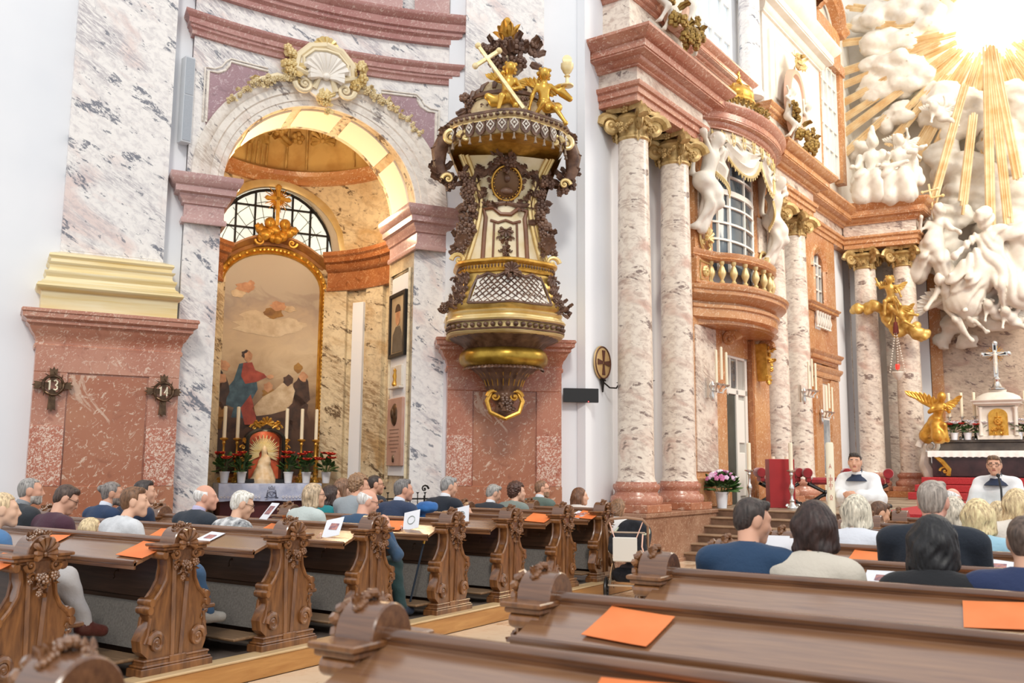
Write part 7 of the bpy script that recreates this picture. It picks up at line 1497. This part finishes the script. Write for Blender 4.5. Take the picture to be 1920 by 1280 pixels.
def make_end(parent, side):              # side +1: aisle face looks to +X
    e = MB(); e.prism(SIL, -.05, .05, R90); e.b2(-.085, .085, -.4, .37, .0, .065, bev=.006); e.b2(-.08, .08, -.385, .355, .065, .085, bev=.008); e.b2(-.068, .068, -.36, .33, .085, .105); e.b2(-.074, .074, -.37, .34, .105, .125, bev=.008)
    for z0, z1, o in ((.885, .905, .0), (.905, .93, .03), (.93, .955, .055)): e.b2(-.075-o*.5, .075+o*.5, -.21-o, .205+o, z0, z1, bev=.006)
    po = e.build('pew_end', M_PEWE, parent, 25)
    d = MB(); d.lathe([(0, -.085), (.128, -.085), (.135, -.078), (.135, .078), (.128, .085), (0, .085)], 28, Matrix.Translation((0, 0, .94))@Matrix.Rotation(PI/2, 4, 'Y')); d.build('disc_top', M_PEW, po, 30)
    for sx in (1, -1):
        x = .055*sx; p = MB()
        p.add([(x, -.1, .12), (x, -.02, .12), (x, -.0, .82), (x, -.065, .82), (x+.025*sx, -.09, .12), (x+.025*sx, -.03, .12), (x+.025*sx, -.01, .82), (x+.025*sx, -.055, .82)], [(4, 5, 6, 7), (0, 1, 5, 4), (1, 2, 6, 5), (2, 3, 7, 6), (3, 0, 4, 7)]) if 0 else None
        for y0, y1 in ((-.055, -.085), (.03, .075)): p.tube([(x, y0, .12), (x, (y0+y1)/2, .48), (x, y1, .84)], [.02, .022, .022], 4)
        p.b2(x-.02, x+.02, -.1, .08, .0, .13, bev=.006)
        p.tube([(x, -.30, .52), (x, -.22, .6), (x, -.165, .68), (x, -.145, .78), (x, -.155, .84), (x, -.19, .875)], .017, 6); p.tube([(x, .27, .55), (x, .2, .6), (x, .15, .68), (x, .132, .78), (x, .145, .84), (x, .185, .87)], .017, 6)
        p.tube([(x, -.31, .42), (x, -.33, .3), (x, -.36, .24)], .014, 6); p.tube([(x, .27, .42), (x, .28, .34), (x, .3, .27)], .014, 6)
        p.build('raised_moulding', M_PEWE, po)
        if sx != side: continue
        p = MB()
        for yy, q in ((-.24, .085), (.2, .08)): p.scroll((x+.01*sx, yy, .235), (0, -1 if yy < 0 else 1, 0), (0, 0, 1), q, 2.2, .3, 7, .13, 1.2)
        for yy, zz in ((-.31, .53), (-.325, .475), (.29, .545), (.3, .49), (-.2, .87), (.195, .87)): p.lathe([(0, -.075), (.03, -.075), (.034, -.06), (.034, .06), (.03, .075), (0, .075)], 12, Matrix.Translation((0, yy, zz))@Matrix.Rotation(PI/2, 4, 'Y'))
        for i in range(5): p.leaf((x, .27+.004*i, .3+.045*i), (0, (-1)**i*.5, 1), (sx, 0, 0), .07, .02, .5, 2, None, 5)
        p.build('scroll', M_PEWE, po)
        p = MB(); c = (x+.04*sx, 0, .95); p.shell(c, (0, 1, 0), (0, 0, 1), (sx, 0, 0), .115, 9, .17)
        for yy in (-1, 1): p.scroll((x+.04*sx, yy*.1, .88), (0, yy, 0), (0, 0, -1), .05, 1.7, .35, 6, seg=10); p.scroll((x+.035*sx, yy*.075, .8), (0, yy, 0), (0, 0, 1), .04, 1.5, .35, 6, seg=9)
        p.build('shell', M_PEWE, po)
        p = MB(); p.garland([(x+.03*sx, -.1, .79), (x+.04*sx, 0, .77), (x+.03*sx, .1, .79)], .06, .08, 12, 3, None, .4, (sx, 0, 0)); p.garland([(x+.03*sx, 0, .75), (x+.015*sx, 0, .66)], .06, .05, 7, 4, None, .5, (sx, 0, 0)); p.build('carved_flowers', M_PEWE, po)
    p = MB()
    for i in range(7): yy = -.075+.025*i; p.flower((.02*side, yy, 1.075+.02*math.cos(i-3)), (side*.4, yy*4, 1), .026 if i != 3 else .034); p.leaf((.02*side, yy, 1.06), (0, yy*8, .8), (side, 0, .3), .06, .018, .5, 2, None, 5)
    p.build('crest', M_PEWE, po); po.scale = (1, .8, .965); return po
END = {}; M_LEDGE = wood('ledge_oak', '78543E', '98704F', coat=1.0, rough=.18)
def copy_sub(o, parent, x):
    c = o.copy(); COL.objects.link(c); c.parent = parent; KIDS.setdefault(parent.name, []).append(c); c.location = (x, 0, 0)
    for ch in kids(o): d = ch.copy(); COL.objects.link(d); d.parent = c
    return c
HOOK = MB(); HOOK.tube([(0, 0, 0), (0, -.02, -.005), (0, -.03, -.03), (0, -.02, -.05), (0, -.035, -.06)], .004, 5); HOOK.lathe([(.0, 0), (.012, .0), (.012, .005), (0, .005)], 8, Matrix.Rotation(PI/2, 4, 'X'))
def pew(label, X, Y, L, side, group, far=True):
    t = thing('pew', label, 'pew', (X, Y, PF), 0, group); q = -side; x0, x1 = sorted((q*.04, q*L)); g = lambda *a: (x0, x1)+a
    if side not in END: END[side] = make_end(t, side)
    else: copy_sub(END[side], t, 0)
    if far:
        if -side not in END: END[-side] = make_end(t, -side); END[-side].location = (q*(L+.02), 0, 0)
        else: copy_sub(END[-side], t, q*(L+.02))
    b = MB(); b.b2(*g(-.03, .005, .06, .93), bev=.004); b.build('backrest', M_PEWD, t, 0)
    b = MB(); b.lathe([(.024, x0), (.024, x1)], 12, Matrix.Translation((0, -.02, .935))@Matrix.Rotation(PI/2, 4, 'Y')) if 0 else b.tube([(x0, -.03, .935), (x1, -.03, .935)], .024, 10, up=(0, 0, 1)); b.b2(*g(-.045, -.012, .9, .93)); b.build('top_rail', M_PEW, t)
    b = MB(); b.add([(x, y, z) for x in (x0, x1) for y, z in ((-.045, .905), (-.33, .795), (-.33, .77), (-.045, .88))], [(0, 1, 5, 4), (1, 2, 6, 5), (2, 3, 7, 6), (3, 0, 4, 7), (0, 3, 2, 1), (4, 5, 6, 7)]); b.build('book_ledge', M_LEDGE, t, 0)
    b = MB(); b.tube([(x0, -.335, .79), (x1, -.335, .79)], .022, 8, flat=.7, up=(0, 0, 1)); b.b2(*g(-.34, -.325, .745, .79)); b.build('ledge_lip', M_PEW, t)
    b = MB(); b.b2(*g(0.0, .4, .4, .435), bev=.008); b.build('seat', M_PEW, t, 0)
    for i in range(2):
        xa = x0+(x1-x0)*(.02+.5*i); xb = xa+(x1-x0)*.46; b = MB(); b.b2(xa, xb, -.05, -.03, .5, .86, bev=.006); b.build('back_panel', M_PEWD, t, 0)
        b = MB(); b.add([(x, y, z) for x in (xa-.02, xb+.02) for y, z in ((-.05, .47), (-.1, .46), (-.15, .15), (-.05, .15))], [(0, 1, 5, 4), (1, 2, 6, 5), (2, 3, 7, 6), (0, 3, 2, 1), (4, 5, 6, 7)]); b.build('felt_panel', M_FELT, t, 0)
    for i in range(3):
        xx = x0+(x1-x0)*(.17+.33*i); h = HOOK.build('hook', M_BRONZE, t) if 'hook' not in CH else CH['hook'].copy()
        if 'hook' in CH: COL.objects.link(h); h.parent = t
        CH['hook'] = h; h.location = (xx, -.05, .68)
        if i < 2: b = MB(); b.prism([(-.3, .77), (-.05, .87), (-.05, .62), (-.09, .66), (-.12, .74)], -.02, .02, Matrix.Translation((xx+.25, 0, 0))@R90); b.build('ledge_bracket', M_PEW, t, 0)
    b = MB(); b.b2(*g(-.5, -.2, .105, .13), bev=.008); b.build('kneeler', plain('kneeler_board', '8A6D50', .5, c2='6E553E', sc=5, st=(.6, 9, 9)) if 'kneeler_board' not in bpy.data.materials else bpy.data.materials['kneeler_board'], t, 0); return t
ordn = ('nearest', 'second', 'third', 'fourth', 'fifth', 'sixth', 'seventh', 'frontmost')
for k, (y, l) in enumerate(zip(YLs, (3.7, 3.6, 3.5, 3.1, 2.35, 1.9, 1.45, 1.1))): pew(ordn[k]+' carved oak pew of the left-hand block, counted from the camera', XL, y, l, 1, 'pews of the left block')
ordr = ('nearest', 'second', 'third', 'fourth', 'fifth', 'sixth', 'seventh', 'eighth', 'ninth', 'frontmost')
for k, y in enumerate(YRs): pew(ordr[k]+' carved oak pew of the right-hand block, counted from the camera', XR, y, 4.0, -1, 'pews of the right block', False)

# ------------------------------------------------------------------ papers on the desks
def desk(px, py, k, left): y = (YLs if left else YRs)[k]-.17; p = at(px, py, y); return (p.x, y, PF+.863), math.atan2(.11, .285)
SH = None
def sheet(label, px, py, k, left, w_=.3, d_=.2, yaw=0, mat=None, name='orange_sheet', group='orange sheets on the desks', curl=.02):
    loc, a = desk(px, py, k, left); b = MB(); M = Matrix.Rotation(yaw, 4, 'Z')
    b.grid([[(x*w_, y*d_, .004+curl*max(0, abs(y)-.3)**2*4+curl*.6*max(0, abs(x)-.3)**2*3) for y in np.linspace(-.5, .5, 6)] for x in np.linspace(-.5, .5, 6)], M)
    b.grid([[(x*w_, y*d_, .002+curl*max(0, abs(y)-.3)**2*4+curl*.6*max(0, abs(x)-.3)**2*3) for y in np.linspace(.5, -.5, 6)] for x in np.linspace(-.5, .5, 6)], M)
    o = b.build(name, mat or M_ORANGE, None); o.location = loc; o.rotation_euler = (a, 0, 0); tag(o, label, 'paper', group); return o
for px, py, k, lf, w_, lb in ((269, 1019, 1, 1, .34, 'orange sheet next to the end of the second left pew'), (88, 1004, 1, 1, .3, 'orange sheet on the second left pew behind the purple sweater'), (308, 992, 2, 1, .3, 'orange sheet on the third left pew in front of the elderly man'), (410, 962, 3, 1, .34, 'orange sheet on the fourth left pew beyond the elderly man'), (512, 981, 3, 1, .3, 'orange sheet on the fourth left pew beside the leaflet'), (546, 966, 4, 1, .3, 'orange sheet on the fifth left pew behind the woman with grey bob'),
    (738, 977, 4, 1, .3, 'orange sheet at the aisle end of the fifth left pew'), (1010, 963, 6, 1, .34, 'orange sheet on the seventh left pew'), (1101, 958, 7, 1, .3, 'orange sheet on the frontmost left pew'),
    (1178, 1163, 2, 0, .3, 'large orange sheet on the third right pew'), (1890, 1142, 3, 0, .36, 'orange sheet at the right edge on the fourth right pew'), (1210, 1272, 1, 0, .34, 'orange sheet at the bottom edge on the second right pew'), (1635, 1043, 5, 0, .32, 'orange sheet on the sixth right pew beside the fluffy dark bob'), (1698, 1001, 7, 0, .3, 'orange sheet on the eighth right pew beside the dark suit'), (1862, 1087, 4, 0, .4, 'orange sheet on the fifth right pew behind the long black hair'), (0, 1050, 0, 1, .3, 'orange sheet at the left edge on the nearest left pew')):
    sheet(lb, px, py, k, lf, w_, .24, rnd.uniform(-.15, .15))
def emblem(o, kind):
    b = MB()
    if kind == 'ring': b.tube([(.045*math.cos(a), .045*math.sin(a), .008) for a in np.linspace(.4, 2*PI+.2, 22)], .004, 5); mt = plain('emblem_grey', '9AA3A0', .6) if 'emblem_grey' not in bpy.data.materials else bpy.data.materials['emblem_grey']
    else: b.box((.01, .01, .007), (.1, .07, .002)); b.ball((-.01, .0, .008), (.02, .02, .003), 8, 4); mt = plain('leaflet_photo', '7C6274', .5, c2='C98A7C', sc=30) if 'leaflet_photo' not in bpy.data.materials else bpy.data.materials['leaflet_photo']
    b.build('printed_picture', mt, o)
def ribbon(o, x=-.1, y=-.08):
    b = MB(); 
    for dx in (-.02, .025): b.tube([(x, y, .01), (x+dx, y-.04, .02), (x+dx*1.3, y-.05, -.06), (x+dx*1.6, y-.05, -.16)], .006, 5, flat=.3)
    b.ball((x, y, .012), .012, 6, 4); b.build('ribbon', M_RIBBON, o)
for px, py, k, lf, kind, tilt, lb in ((392, 996, 2, 1, 'photo', 0, 'white leaflet with small picture lying on the third left pew'), (625, 975, 3, 1, 'photo', .55, 'upright leaflet with picture and peach ribbon on the fourth left pew'), (772, 968, 4, 1, 'ring', .75, 'upright white leaflet with grey ring and ribbon on the fifth left pew'), (866, 960, 5, 1, 'ring', .8, 'upright white leaflet with ring emblem on the sixth left pew'), (868, 1060, 5, 1, 'ring', 0, ''), (1654, 1083, 4, 0, 'photo', 0, 'white sheet on the sixth right pew beside the fluffy bob'), (1868, 1062, 5, 0, 'photo', 0, 'white sheet on the sixth right pew beside the navy jacket'), (1085, 966, 7, 1, 'photo', 0, 'small white leaflet on the frontmost left pew'), (1880, 1037, 6, 0, 'photo', 0, 'white sheet on the seventh right pew at the right edge')):
    if not lb: continue
    o = sheet(lb, px, py, k, lf, .2, .21, .25 if tilt else rnd.uniform(-.3, .3), M_PAPER, 'leaflet', 'white leaflets on the desks', .0)
    if tilt: o.rotation_euler.x += tilt; o.location.z += .1*math.sin(tilt); 
    emblem(o, kind)
    if 'ribbon' in lb: ribbon(o)
# ------------------------------------------------------------------ cane and pram
t = thing('walking_cane', 'dark walking cane leaning between the fourth and fifth left pews', 'cane', (-6.12, 7.6, PF))
b = MB(); b.tube([(-.05, .0, 0), (.0, .2, .75)], .011, 7); b.tube([(.0, .17, .76), (0, .2, .775), (0, .27, .77)], .014, 7); b.build('shaft', plain('cane_dark', '26303c', .35), t); b = MB(); b.lathe([(.0, 0), (.016, 0), (.014, .04), (.011, .05)], 8, Matrix.Translation((-.052, -.003, -.0))); b.build('rubber_tip', M_BLACK, t); b = MB(); b.tube([(-.002, .185, .7), (0, .197, .74)], .014, 7); b.build('brass_band', M_GOLD, t)
t = thing('baby_pram', 'black baby pram with white cloth bag parked at the end of the left pews', 'pram', (-5.42, 11.25, 0), .35)
M_FAB = plain('pram_fabric', '1F1F24', .9, c2='2C2C33', sc=20, bmp=.2, bsc=80); M_ALU = plain('champagne_tube', 'CDB9A4', .3, .7)
b = MB(); b.tube([(-.24, -.38, .62), (-.26, -.55, .95), (-.2, -.62, 1.03), (0, -.64, 1.05), (.2, -.62, 1.03), (.26, -.55, .95), (.24, -.38, .62)], .017, 8); b.build('handle', plain('brown_leather', 'A07E66', .5), t)
b = MB()
for sx in (-.24, .24): b.tube([(sx, -.4, .62), (sx, 0, .42), (sx, .38, .18)], .016, 7); b.tube([(sx, -.42, .2), (sx, .0, .44), (sx, .1, .6)], .016, 7)
b.tube([(-.26, -.42, .2), (.26, -.42, .2)], .014, 6); b.tube([(-.26, .38, .18), (.26, .38, .18)], .014, 6); b.tube([(-.22, -.5, .86), (.22, -.5, .86)], .012, 6); b.build('frame', M_ALU, t)
fobj('bassinet', [('c', (0, -.2, .66), (0, .35, .66), .2, .19), ('c', (0, -.2, .75), (0, .35, .75), .22, .21), ('e', (0, .35, .82), (.22, .16, .16))], .025, M_FAB, t, k=.03, cut=lambda X, Y, Z: np.maximum(np.maximum(.8-Z+0*X, Y-.22), np.sqrt(X**2+(Y*.5)**2)-.3))
b = MB(); b.tube([(.225*math.cos(a), .06+.42*math.sin(a), .82+.1*max(0, math.sin(a))) for a in np.linspace(0, 2*PI, 31)[:-1]], .014, 6, closed=True); b.build('rim_piping', plain('pale_piping', 'B9BFA8', .6), t)
fobj('basket', [('c', (-.15, -.2, .3), (-.15, .25, .26), .07, .07), ('c', (.15, -.2, .3), (.15, .25, .26), .07, .07), ('c', (-.12, .25, .26), (.12, .25, .26), .07, .07), ('c', (-.14, -.22, .32), (.14, -.22, .32), .08, .08), ('e', (0, 0, .26), (.18, .26, .06))], .02, M_FAB, t, k=.02)
fobj('blanket', [('e', (0, -.05, .36), (.15, .2, .08)), ('e', (.05, .1, .34), (.12, .14, .09))], .02, cloth('5E5458', '49424a'), t, disp=lambda X, Y, Z: .015*np.sin(30*X+12*Y)*np.sin(22*Y))
fobj('changing_bag', [('c', (-.16, -.5, .78), (.16, -.5, .78), .07, .07), ('c', (-.17, -.5, .66), (.17, -.5, .66), .075, .075)], .02, M_FAB, t, k=.03)
b = MB(); b.box((-.02, -.6, .66), (.3, .03, .3), bev=.012); b.build('white_bag', plain('ivory_leather', 'DAD5CC', .5), t, 0)
b = MB(); b.tube([(-.15, -.6, .8), (-.22, -.58, 1.0)], .007, 5); b.tube([(.12, -.6, .8), (.2, -.6, 1.0)], .007, 5); b.tube([(.2, -.6, .85), (.19, -.62, .7), (.21, -.6, .62)], .01, 5); b.build('strap', M_RIBBON, t)
for sx in (-1, 1):
    for y, r in ((-.42, .15), (.4, .11)):
        b = MB(); M = Matrix.Translation((sx*.28, y, r))@Matrix.Rotation(PI/2, 4, 'Y'); P = [(r*.92*math.cos(a), r*.92*math.sin(a), 0) for a in np.linspace(0, 2*PI, 25)[:-1]]; b.tube(P, r*.13, 7, M, closed=True); w_ = b.build('wheel', M_BLACK, t)
        b = MB(); b.lathe([(0, -.03), (.03, -.03), (.03, .03), (0, .03)], 10, M)
        for i in range(6): a = PI*i/3; b.tube([(0, 0, 0), (r*.88*math.cos(a), r*.88*math.sin(a), 0)], .009, 4, M)
        b.build('spoke', M_IRON, w_)

p = at(797, 950, YLs[4]+.5); t = thing('folded_jacket', 'bright blue folded jacket lying on the pew between the navy suit and the black suit', 'jacket', tuple(p)); fobj('cloth', [('e', (0, 0, -.02), (.14, .12, .05)), ('e', (.03, .02, .02), (.1, .1, .04)), ('c', (-.1, 0, -.06), (.1, 0, -.4), .05, .06)], .014, cloth('2F6FB4', '2A5E9C'), t, disp=folds(.008, 40))
# ------------------------------------------------------------------ people (heads placed where the rows are)
def seat_l(px, py, k, dy=.36): p = at(px, py, YLs[k]+dy); return tuple(p)
def seat_r(px, py, k, dy=.36): p = at(px, py, YRs[k]+dy); return tuple(p)
b0 = Vector(seat_l(690, 940, 3)); b0.z = PF
BL = dict(kR=tuple(at(738, 1062, 7.38)-b0), aR=tuple(at(752, 1136, 7.42)-b0), kL=(.02, .4, .5), aL=(.02, .42, .08))
g0 = Vector(seat_l(253, 940, 1)); g0.z = PF
GL = dict(kR=tuple(at(362, 1075, 5.1)-g0), aR=tuple(at(388, 1146, 5.2)-g0), kL=(.3, .36, .5), aL=(.3, .4, .1))
w0 = Vector(seat_l(6, 955, 0, .3)); w0.z = PF
WL = dict(kR=tuple(at(122, 1086, 3.98)-w0), aR=tuple(at(158, 1166, 4.1)-w0), kL=(.2, .36, .5), aL=(.3, .4, .1))
person('woman with fair tied-back hair and blue denim jacket at the left edge', seat_l(6, 955, 0, .3), turn=-.45, hair='bun', hcol='C9B08C', skin='E6BC9F', top='4F7AA8', fem=True, lean=.02, legs=dict(c='B9B5B4', k=WL, tilt=.02), shoe='5A2A22', res=.007)
person('bearded man with short grey hair, black vest over grey shirt', seat_l(58, 920, 1), turn=-.5, hair='crop', hcol='8E8A86', skin='D9A48A', top='2E3238', topname='vest', beard='B9B2AA', collar='8E9297', broad=1.1, lean=.02)
person('dark haired person in aubergine sweater bowing the head, glasses on', seat_l(125, 935, 1, .42), turn=-.55, pitch=-.45, hair='short', hcol='4A3A32', skin='D8A68C', top='4A2838', topname='sweater', glasses='1c1816', lean=.06)
person('small blond child whose head just shows over the pew', seat_l(172, 992, 1, .3), turn=-.3, hair='bob', hcol='CBB38C', skin='E8C2A6', top='E3DED6', s=.82, seat=.43, broad=.8, lean=0)
person('bearded man with grey hair in a topknot and navy suit', seat_l(212, 925, 2), turn=-.6, hair='bun', hcol='77706C', skin='CF9A7E', top='263B5C', beard='8E837B', collar='DDE3F0')
person('short-haired boyish person with brown bowl cut and light grey top', seat_l(253, 940, 1), turn=-.65, hair='short', hcol='6E4E36', skin='E6B79A', top='C9CBCE', top2='DADCDF', topname='sweatshirt', fem=True, legs=dict(c='3E5E80', k=GL), shoe='B9B4AC')
person('dark haired man in navy jacket half hidden behind the bowl cut', seat_l(272, 922, 2, .5), turn=-.6, hair='short', hcol='3A3230', skin='D9A98E', top='25324A')
person('elderly bald man with white fringe in dark suit and lilac shirt', seat_l(386, 932, 2), turn=-.7, hair='bald', hcol='DDD8D2', skin='DDA78F', top='2B333E', collar='C4BEDC', broad=1.05)
person('elderly woman with short white hair, glasses and speckled black-and-white blouse', seat_l(455, 945, 2), turn=-.55, pitch=-.3, hair='short', hcol='D6D0C4', skin='DDB094', top='E2E2E2', top2='3A3D44', topname='blouse', fem=True, glasses='3a2a22')
person('woman with grey-blond bob and glasses in pale mint jacket', seat_l(590, 928, 3), turn=-.6, hair='bob', hcol='B09A7E', skin='DDAE92', top='C4CECB', fem=True, glasses='555050')
person('dark haired woman in teal dress behind the grey bob', seat_l(622, 928, 4), turn=-.5, hair='bob', hcol='3A2A26', skin='D9A88E', top='187E84', fem=True, topname='dress')
person('brunette woman with face turned right between teal dress and curly head', seat_l(645, 915, 4, .55), turn=-.8, hair='bob', hcol='7A5A44', skin='E2B59C', top='2a3038', fem=True)
person('man with curly brown hair and pale grey jacket', seat_l(675, 910, 4, .3), turn=-.6, hair='curly', hcol='8A6A4E', skin='D9A488', top='9AA2A8')
person('elderly bald man in blue windbreaker and dark green trousers at the aisle, chin in hand', seat_l(690, 940, 3), turn=-.6, pitch=-.25, hair='bald', hcol='D8D2CC', skin='DDA890', top='34506E', glasses='4a4442', legs=dict(c='1F3A3C', k=BL), shoe='22344a', arms=dict(eR=(.26, .16, .62), wR=(.1, .2, .86)), hands=[((.1, .2, .87), (-.1, -.05, 1), (-.6, -.3, .1), 1, .7)])
person('man with short dark hair and glasses in dark jacket behind the curly head', seat_l(704, 908, 5, .2), turn=-.6, hair='crop', hcol='3A2E28', skin='D6A083', top='2A2E36', glasses='2a2420')
person('man with grey hair in navy suit in front of the iron rack', seat_l(757, 918, 4), turn=-.55, hair='short', hcol='6E6A68', skin='D49C82', top='2C3A56', collar='DCE2EE')
person('grey haired man in black suit raising a hand to his face', seat_l(842, 912, 5), turn=-.5, pitch=-.2, hair='short', hcol='8C8A88', skin='D6A68C', top='1D2430', arms=dict(eR=(.28, .12, .62), wR=(.16, .26, .88)), hands=[((.16, .26, .88), (-.3, -.1, 1), (-.7, -.3, .1), 1, .8)], collar='E6E8EE')
person('grey haired man in dark suit with head bowed', seat_l(926, 925, 6), turn=-.5, pitch=-.35, hair='short', hcol='94908C', skin='D9A88E', top='2A2F38', collar='E2E4EA')
person('woman with dark curls and sunglasses on her head, sage jacket', seat_l(970, 922, 6, .45), turn=-.65, hair='curly', hcol='4A2E24', skin='DDAE94', top='7C8680', fem=True)
person('bald man with glasses and stubble in green knitted vest', seat_l(1017, 916, 7, .3), turn=-.8, hair='crop', hcol='7A5A44', skin='DBA488', top='5E6E66', topname='vest', collar='D8DCE2', glasses='2a2420', beard='9a7a62')
person('young woman with long brown hair smiling towards the right', seat_l(1088, 930, 7, .4), turn=-.9, hair='long', hcol='6A4630', skin='E6B498', top='D8CFC8', fem=True, drop=.25)
person('woman with brown ponytail in white sleeveless top leaning beside the pram', tuple(at(1160, 952, 12.1)), turn=-.3, pitch=-.5, hair='long', hcol='7A5A40', skin='DDA98C', top='ECEAE8', fem=True, topname='tank_top', lean=.0, drop=.2)
# right block
person('man with short dark hair and blue shirt turning to his booklet', seat_r(1412, 975, 3), turn=-.75, pitch=-.2, hair='short', hcol='3A302C', skin='DDA88C', top='24405F', topname='shirt', broad=1.08, s=1.0, res=.007)
person('woman with fluffy dark brown shoulder-length hair and beige jacket', seat_r(1530, 985, 3), hair='bob', hcol='33231F', skin='DDB094', top='D2C9BA', fem=True, s=1.12, turn=-.1, res=.008)
person('woman with very long straight black hair and black top', seat_r(1755, 1015, 3), turn=-.35, pitch=-.1, hair='long', hcol='1B1A1C', skin='D9A88C', top='191A1E', fem=True, s=1.1, drop=.42)
person('person in navy jacket cut off by the right edge', seat_r(1925, 1015, 3), hair='short', hcol='5A4A40', skin='D9A88C', top='26345A', broad=1.05)
person('tall man with tousled grey hair and dark suit seen from behind', seat_r(1750, 940, 4), turn=-.05, hair='short', hcol='958A80', skin='DDA28C', top='1C2430', s=1.06, broad=1.12, res=.007)
person('woman with grey-blond bob and white blouse behind the pew', seat_r(1608, 958, 5), turn=-.25, hair='bob', hcol='C4BBA8', skin='DDB094', top='DDE0E8', fem=True, topname='blouse', s=1.05)
person('blonde woman with light blue jacket and striped sleeve', seat_r(1836, 968, 5), turn=-.2, hair='bob', hcol='D2B88C', skin='E0B498', top='9CC4D6', fem=True, topname='jacket', s=1.05)
person('grey-blond person behind the tousled grey head', seat_r(1790, 958, 6), turn=-.3, hair='bob', hcol='BDB2A0', skin='DDB094', top='3A3A40', fem=True)
person('blonde woman in cream jacket at the right edge', seat_r(1908, 945, 6, .5), turn=-.1, hair='bob', hcol='D0B48A', skin='E0B498', top='E6DCCF', fem=True, s=1.05)
person('young man with brown hair in dark suit looking down, seen in profile', seat_r(1650, 962, 8), turn=-.9, pitch=-.35, hair='short', hcol='5A3E2C', skin='E0AA88', top='22303A', collar='E8EAEE')
person('elderly bald man with glasses beyond the tousled grey head', seat_r(1787, 935, 9, .2), turn=-.6, pitch=-.25, hair='bald', hcol='D8D4CE', skin='E2A892', top='34363c', glasses='2a2220')
person('small blonde person between the blond bobs', seat_r(1872, 962, 8), turn=0, hair='bob', hcol='CBB28A', skin='E0B498', top='D8CDBE', fem=True)
o = MB(); o.box((0, 0, 0), (.2, .004, .26), Matrix.Rotation(-.5, 4, 'X')); o.box((.19, .03, 0), (.2, .004, .26), Matrix.Rotation(-.5, 4, 'X')); p = at(1447, 1042, YRs[3]+.62); tag(o.build('booklet', M_PAPER, None, 0, loc=tuple(p), rz=.2), 'open white booklet held by the man in the blue shirt', 'booklet')
o = MB(); o.box((0, 0, 0), (.16, .004, .2), Matrix.Rotation(-.7, 4, 'X')); p = at(505, 958, YLs[2]+.75); ob = tag(o.build('booklet', M_PAPER, None, 0, loc=tuple(p), rz=-.3), 'white booklet with picture in front of the speckled blouse', 'booklet'); b = MB(); b.box((0, -.004, .01), (.1, .003, .1), Matrix.Rotation(-.7, 4, 'X')); b.build('printed_picture', bpy.data.materials['leaflet_photo'], ob, 0)
# clergy
def cleric(label, head, face, turn, hcol, glasses=None, arms=None, hands=None, s=1.0, sl=-.68):
    hx, hy, hz = head
    t = person(label, head, face=face, turn=turn, hair='short', hcol=hcol, skin='DBA587', top='F0EFEE', topname='surplice', floor=0, sitting=False, collar='1E2738', glasses=glasses, arms=arms, hands=hands, res=.006, s=s, tres=.013,
               coat=[('c', (0, -.05, hz-.75), (0, -.05, hz-1.15), .2, .27), ('c', (.22, -.04, hz-.34), (.27, .0, hz+sl-.05), .08, .11), ('c', (-.22, -.04, hz-.34), (-.27, .0, hz+sl-.05), .08, .11), ('c', (.27, .0, hz+sl-.05), (.13, .17, hz+sl-.02), .1, .085), ('c', (-.27, .0, hz+sl-.05), (-.13, .17, hz+sl-.02), .1, .085)])
    fobj('cassock', [('c', (0, -.05, hz-.9), (0, -.05, .12), .2, .27)], .025, cloth('1B1B22'), t, k=.02)
    b = MB(); n = (0, -.07, hz-.165)
    b.lathe([(.062, .0), (.072, -.025), (.11, -.055), (.135, -.085), (.13, -.09), (.08, -.05)], 20, Matrix.Translation((n[0], n[1]+.02, n[2]+.005))@Matrix.Diagonal((1.05, .82, 1, 1))); b.build('navy_collar', cloth('27324A'), t)
    b = MB(); b.lathe([(.063, -.02), (.061, .025), (.056, .025)], 18, Matrix.Translation((0, -.055, hz-.14))@Matrix.Rotation(-.3, 4, 'X')); b.build('white_collar', cloth('F4F4F6'), t); return t
p = at(1603, 866, 12.95)
cleric('young altar server with dark hair, white surplice and folded hands', tuple(p), PI-.08, .2, '2E241E', arms=dict(wR=(.09, .2, p.z-.43), wL=(-.09, .2, p.z-.43), eR=(.3, 0, p.z-.5), eL=(-.3, 0, p.z-.5)), sl=-.42, hands=[((.075, .24, p.z-.42), (-1, .25, .05), (0, -1, 0), -1, .5), ((-.075, .26, p.z-.43), (1, .25, .1), (0, -1, 0), 1, .5)])
p = at(1864, 872, 13.1)
cleric('cleric with glasses in white surplice speaking at the clear lectern', tuple(p), PI-.1, .15, '6A4E38', '1c1a1a', arms=dict(wR=(.18, .3, p.z-.62), wL=(-.18, .3, p.z-.62), eR=(.3, .02, p.z-.56), eL=(-.3, .02, p.z-.56)), hands=[((.18, .32, p.z-.62), (0, 1, -.1), (0, 0, -1), 1, .4), ((-.18, .32, p.z-.62), (0, 1, -.1), (0, 0, -1), -1, .4)])
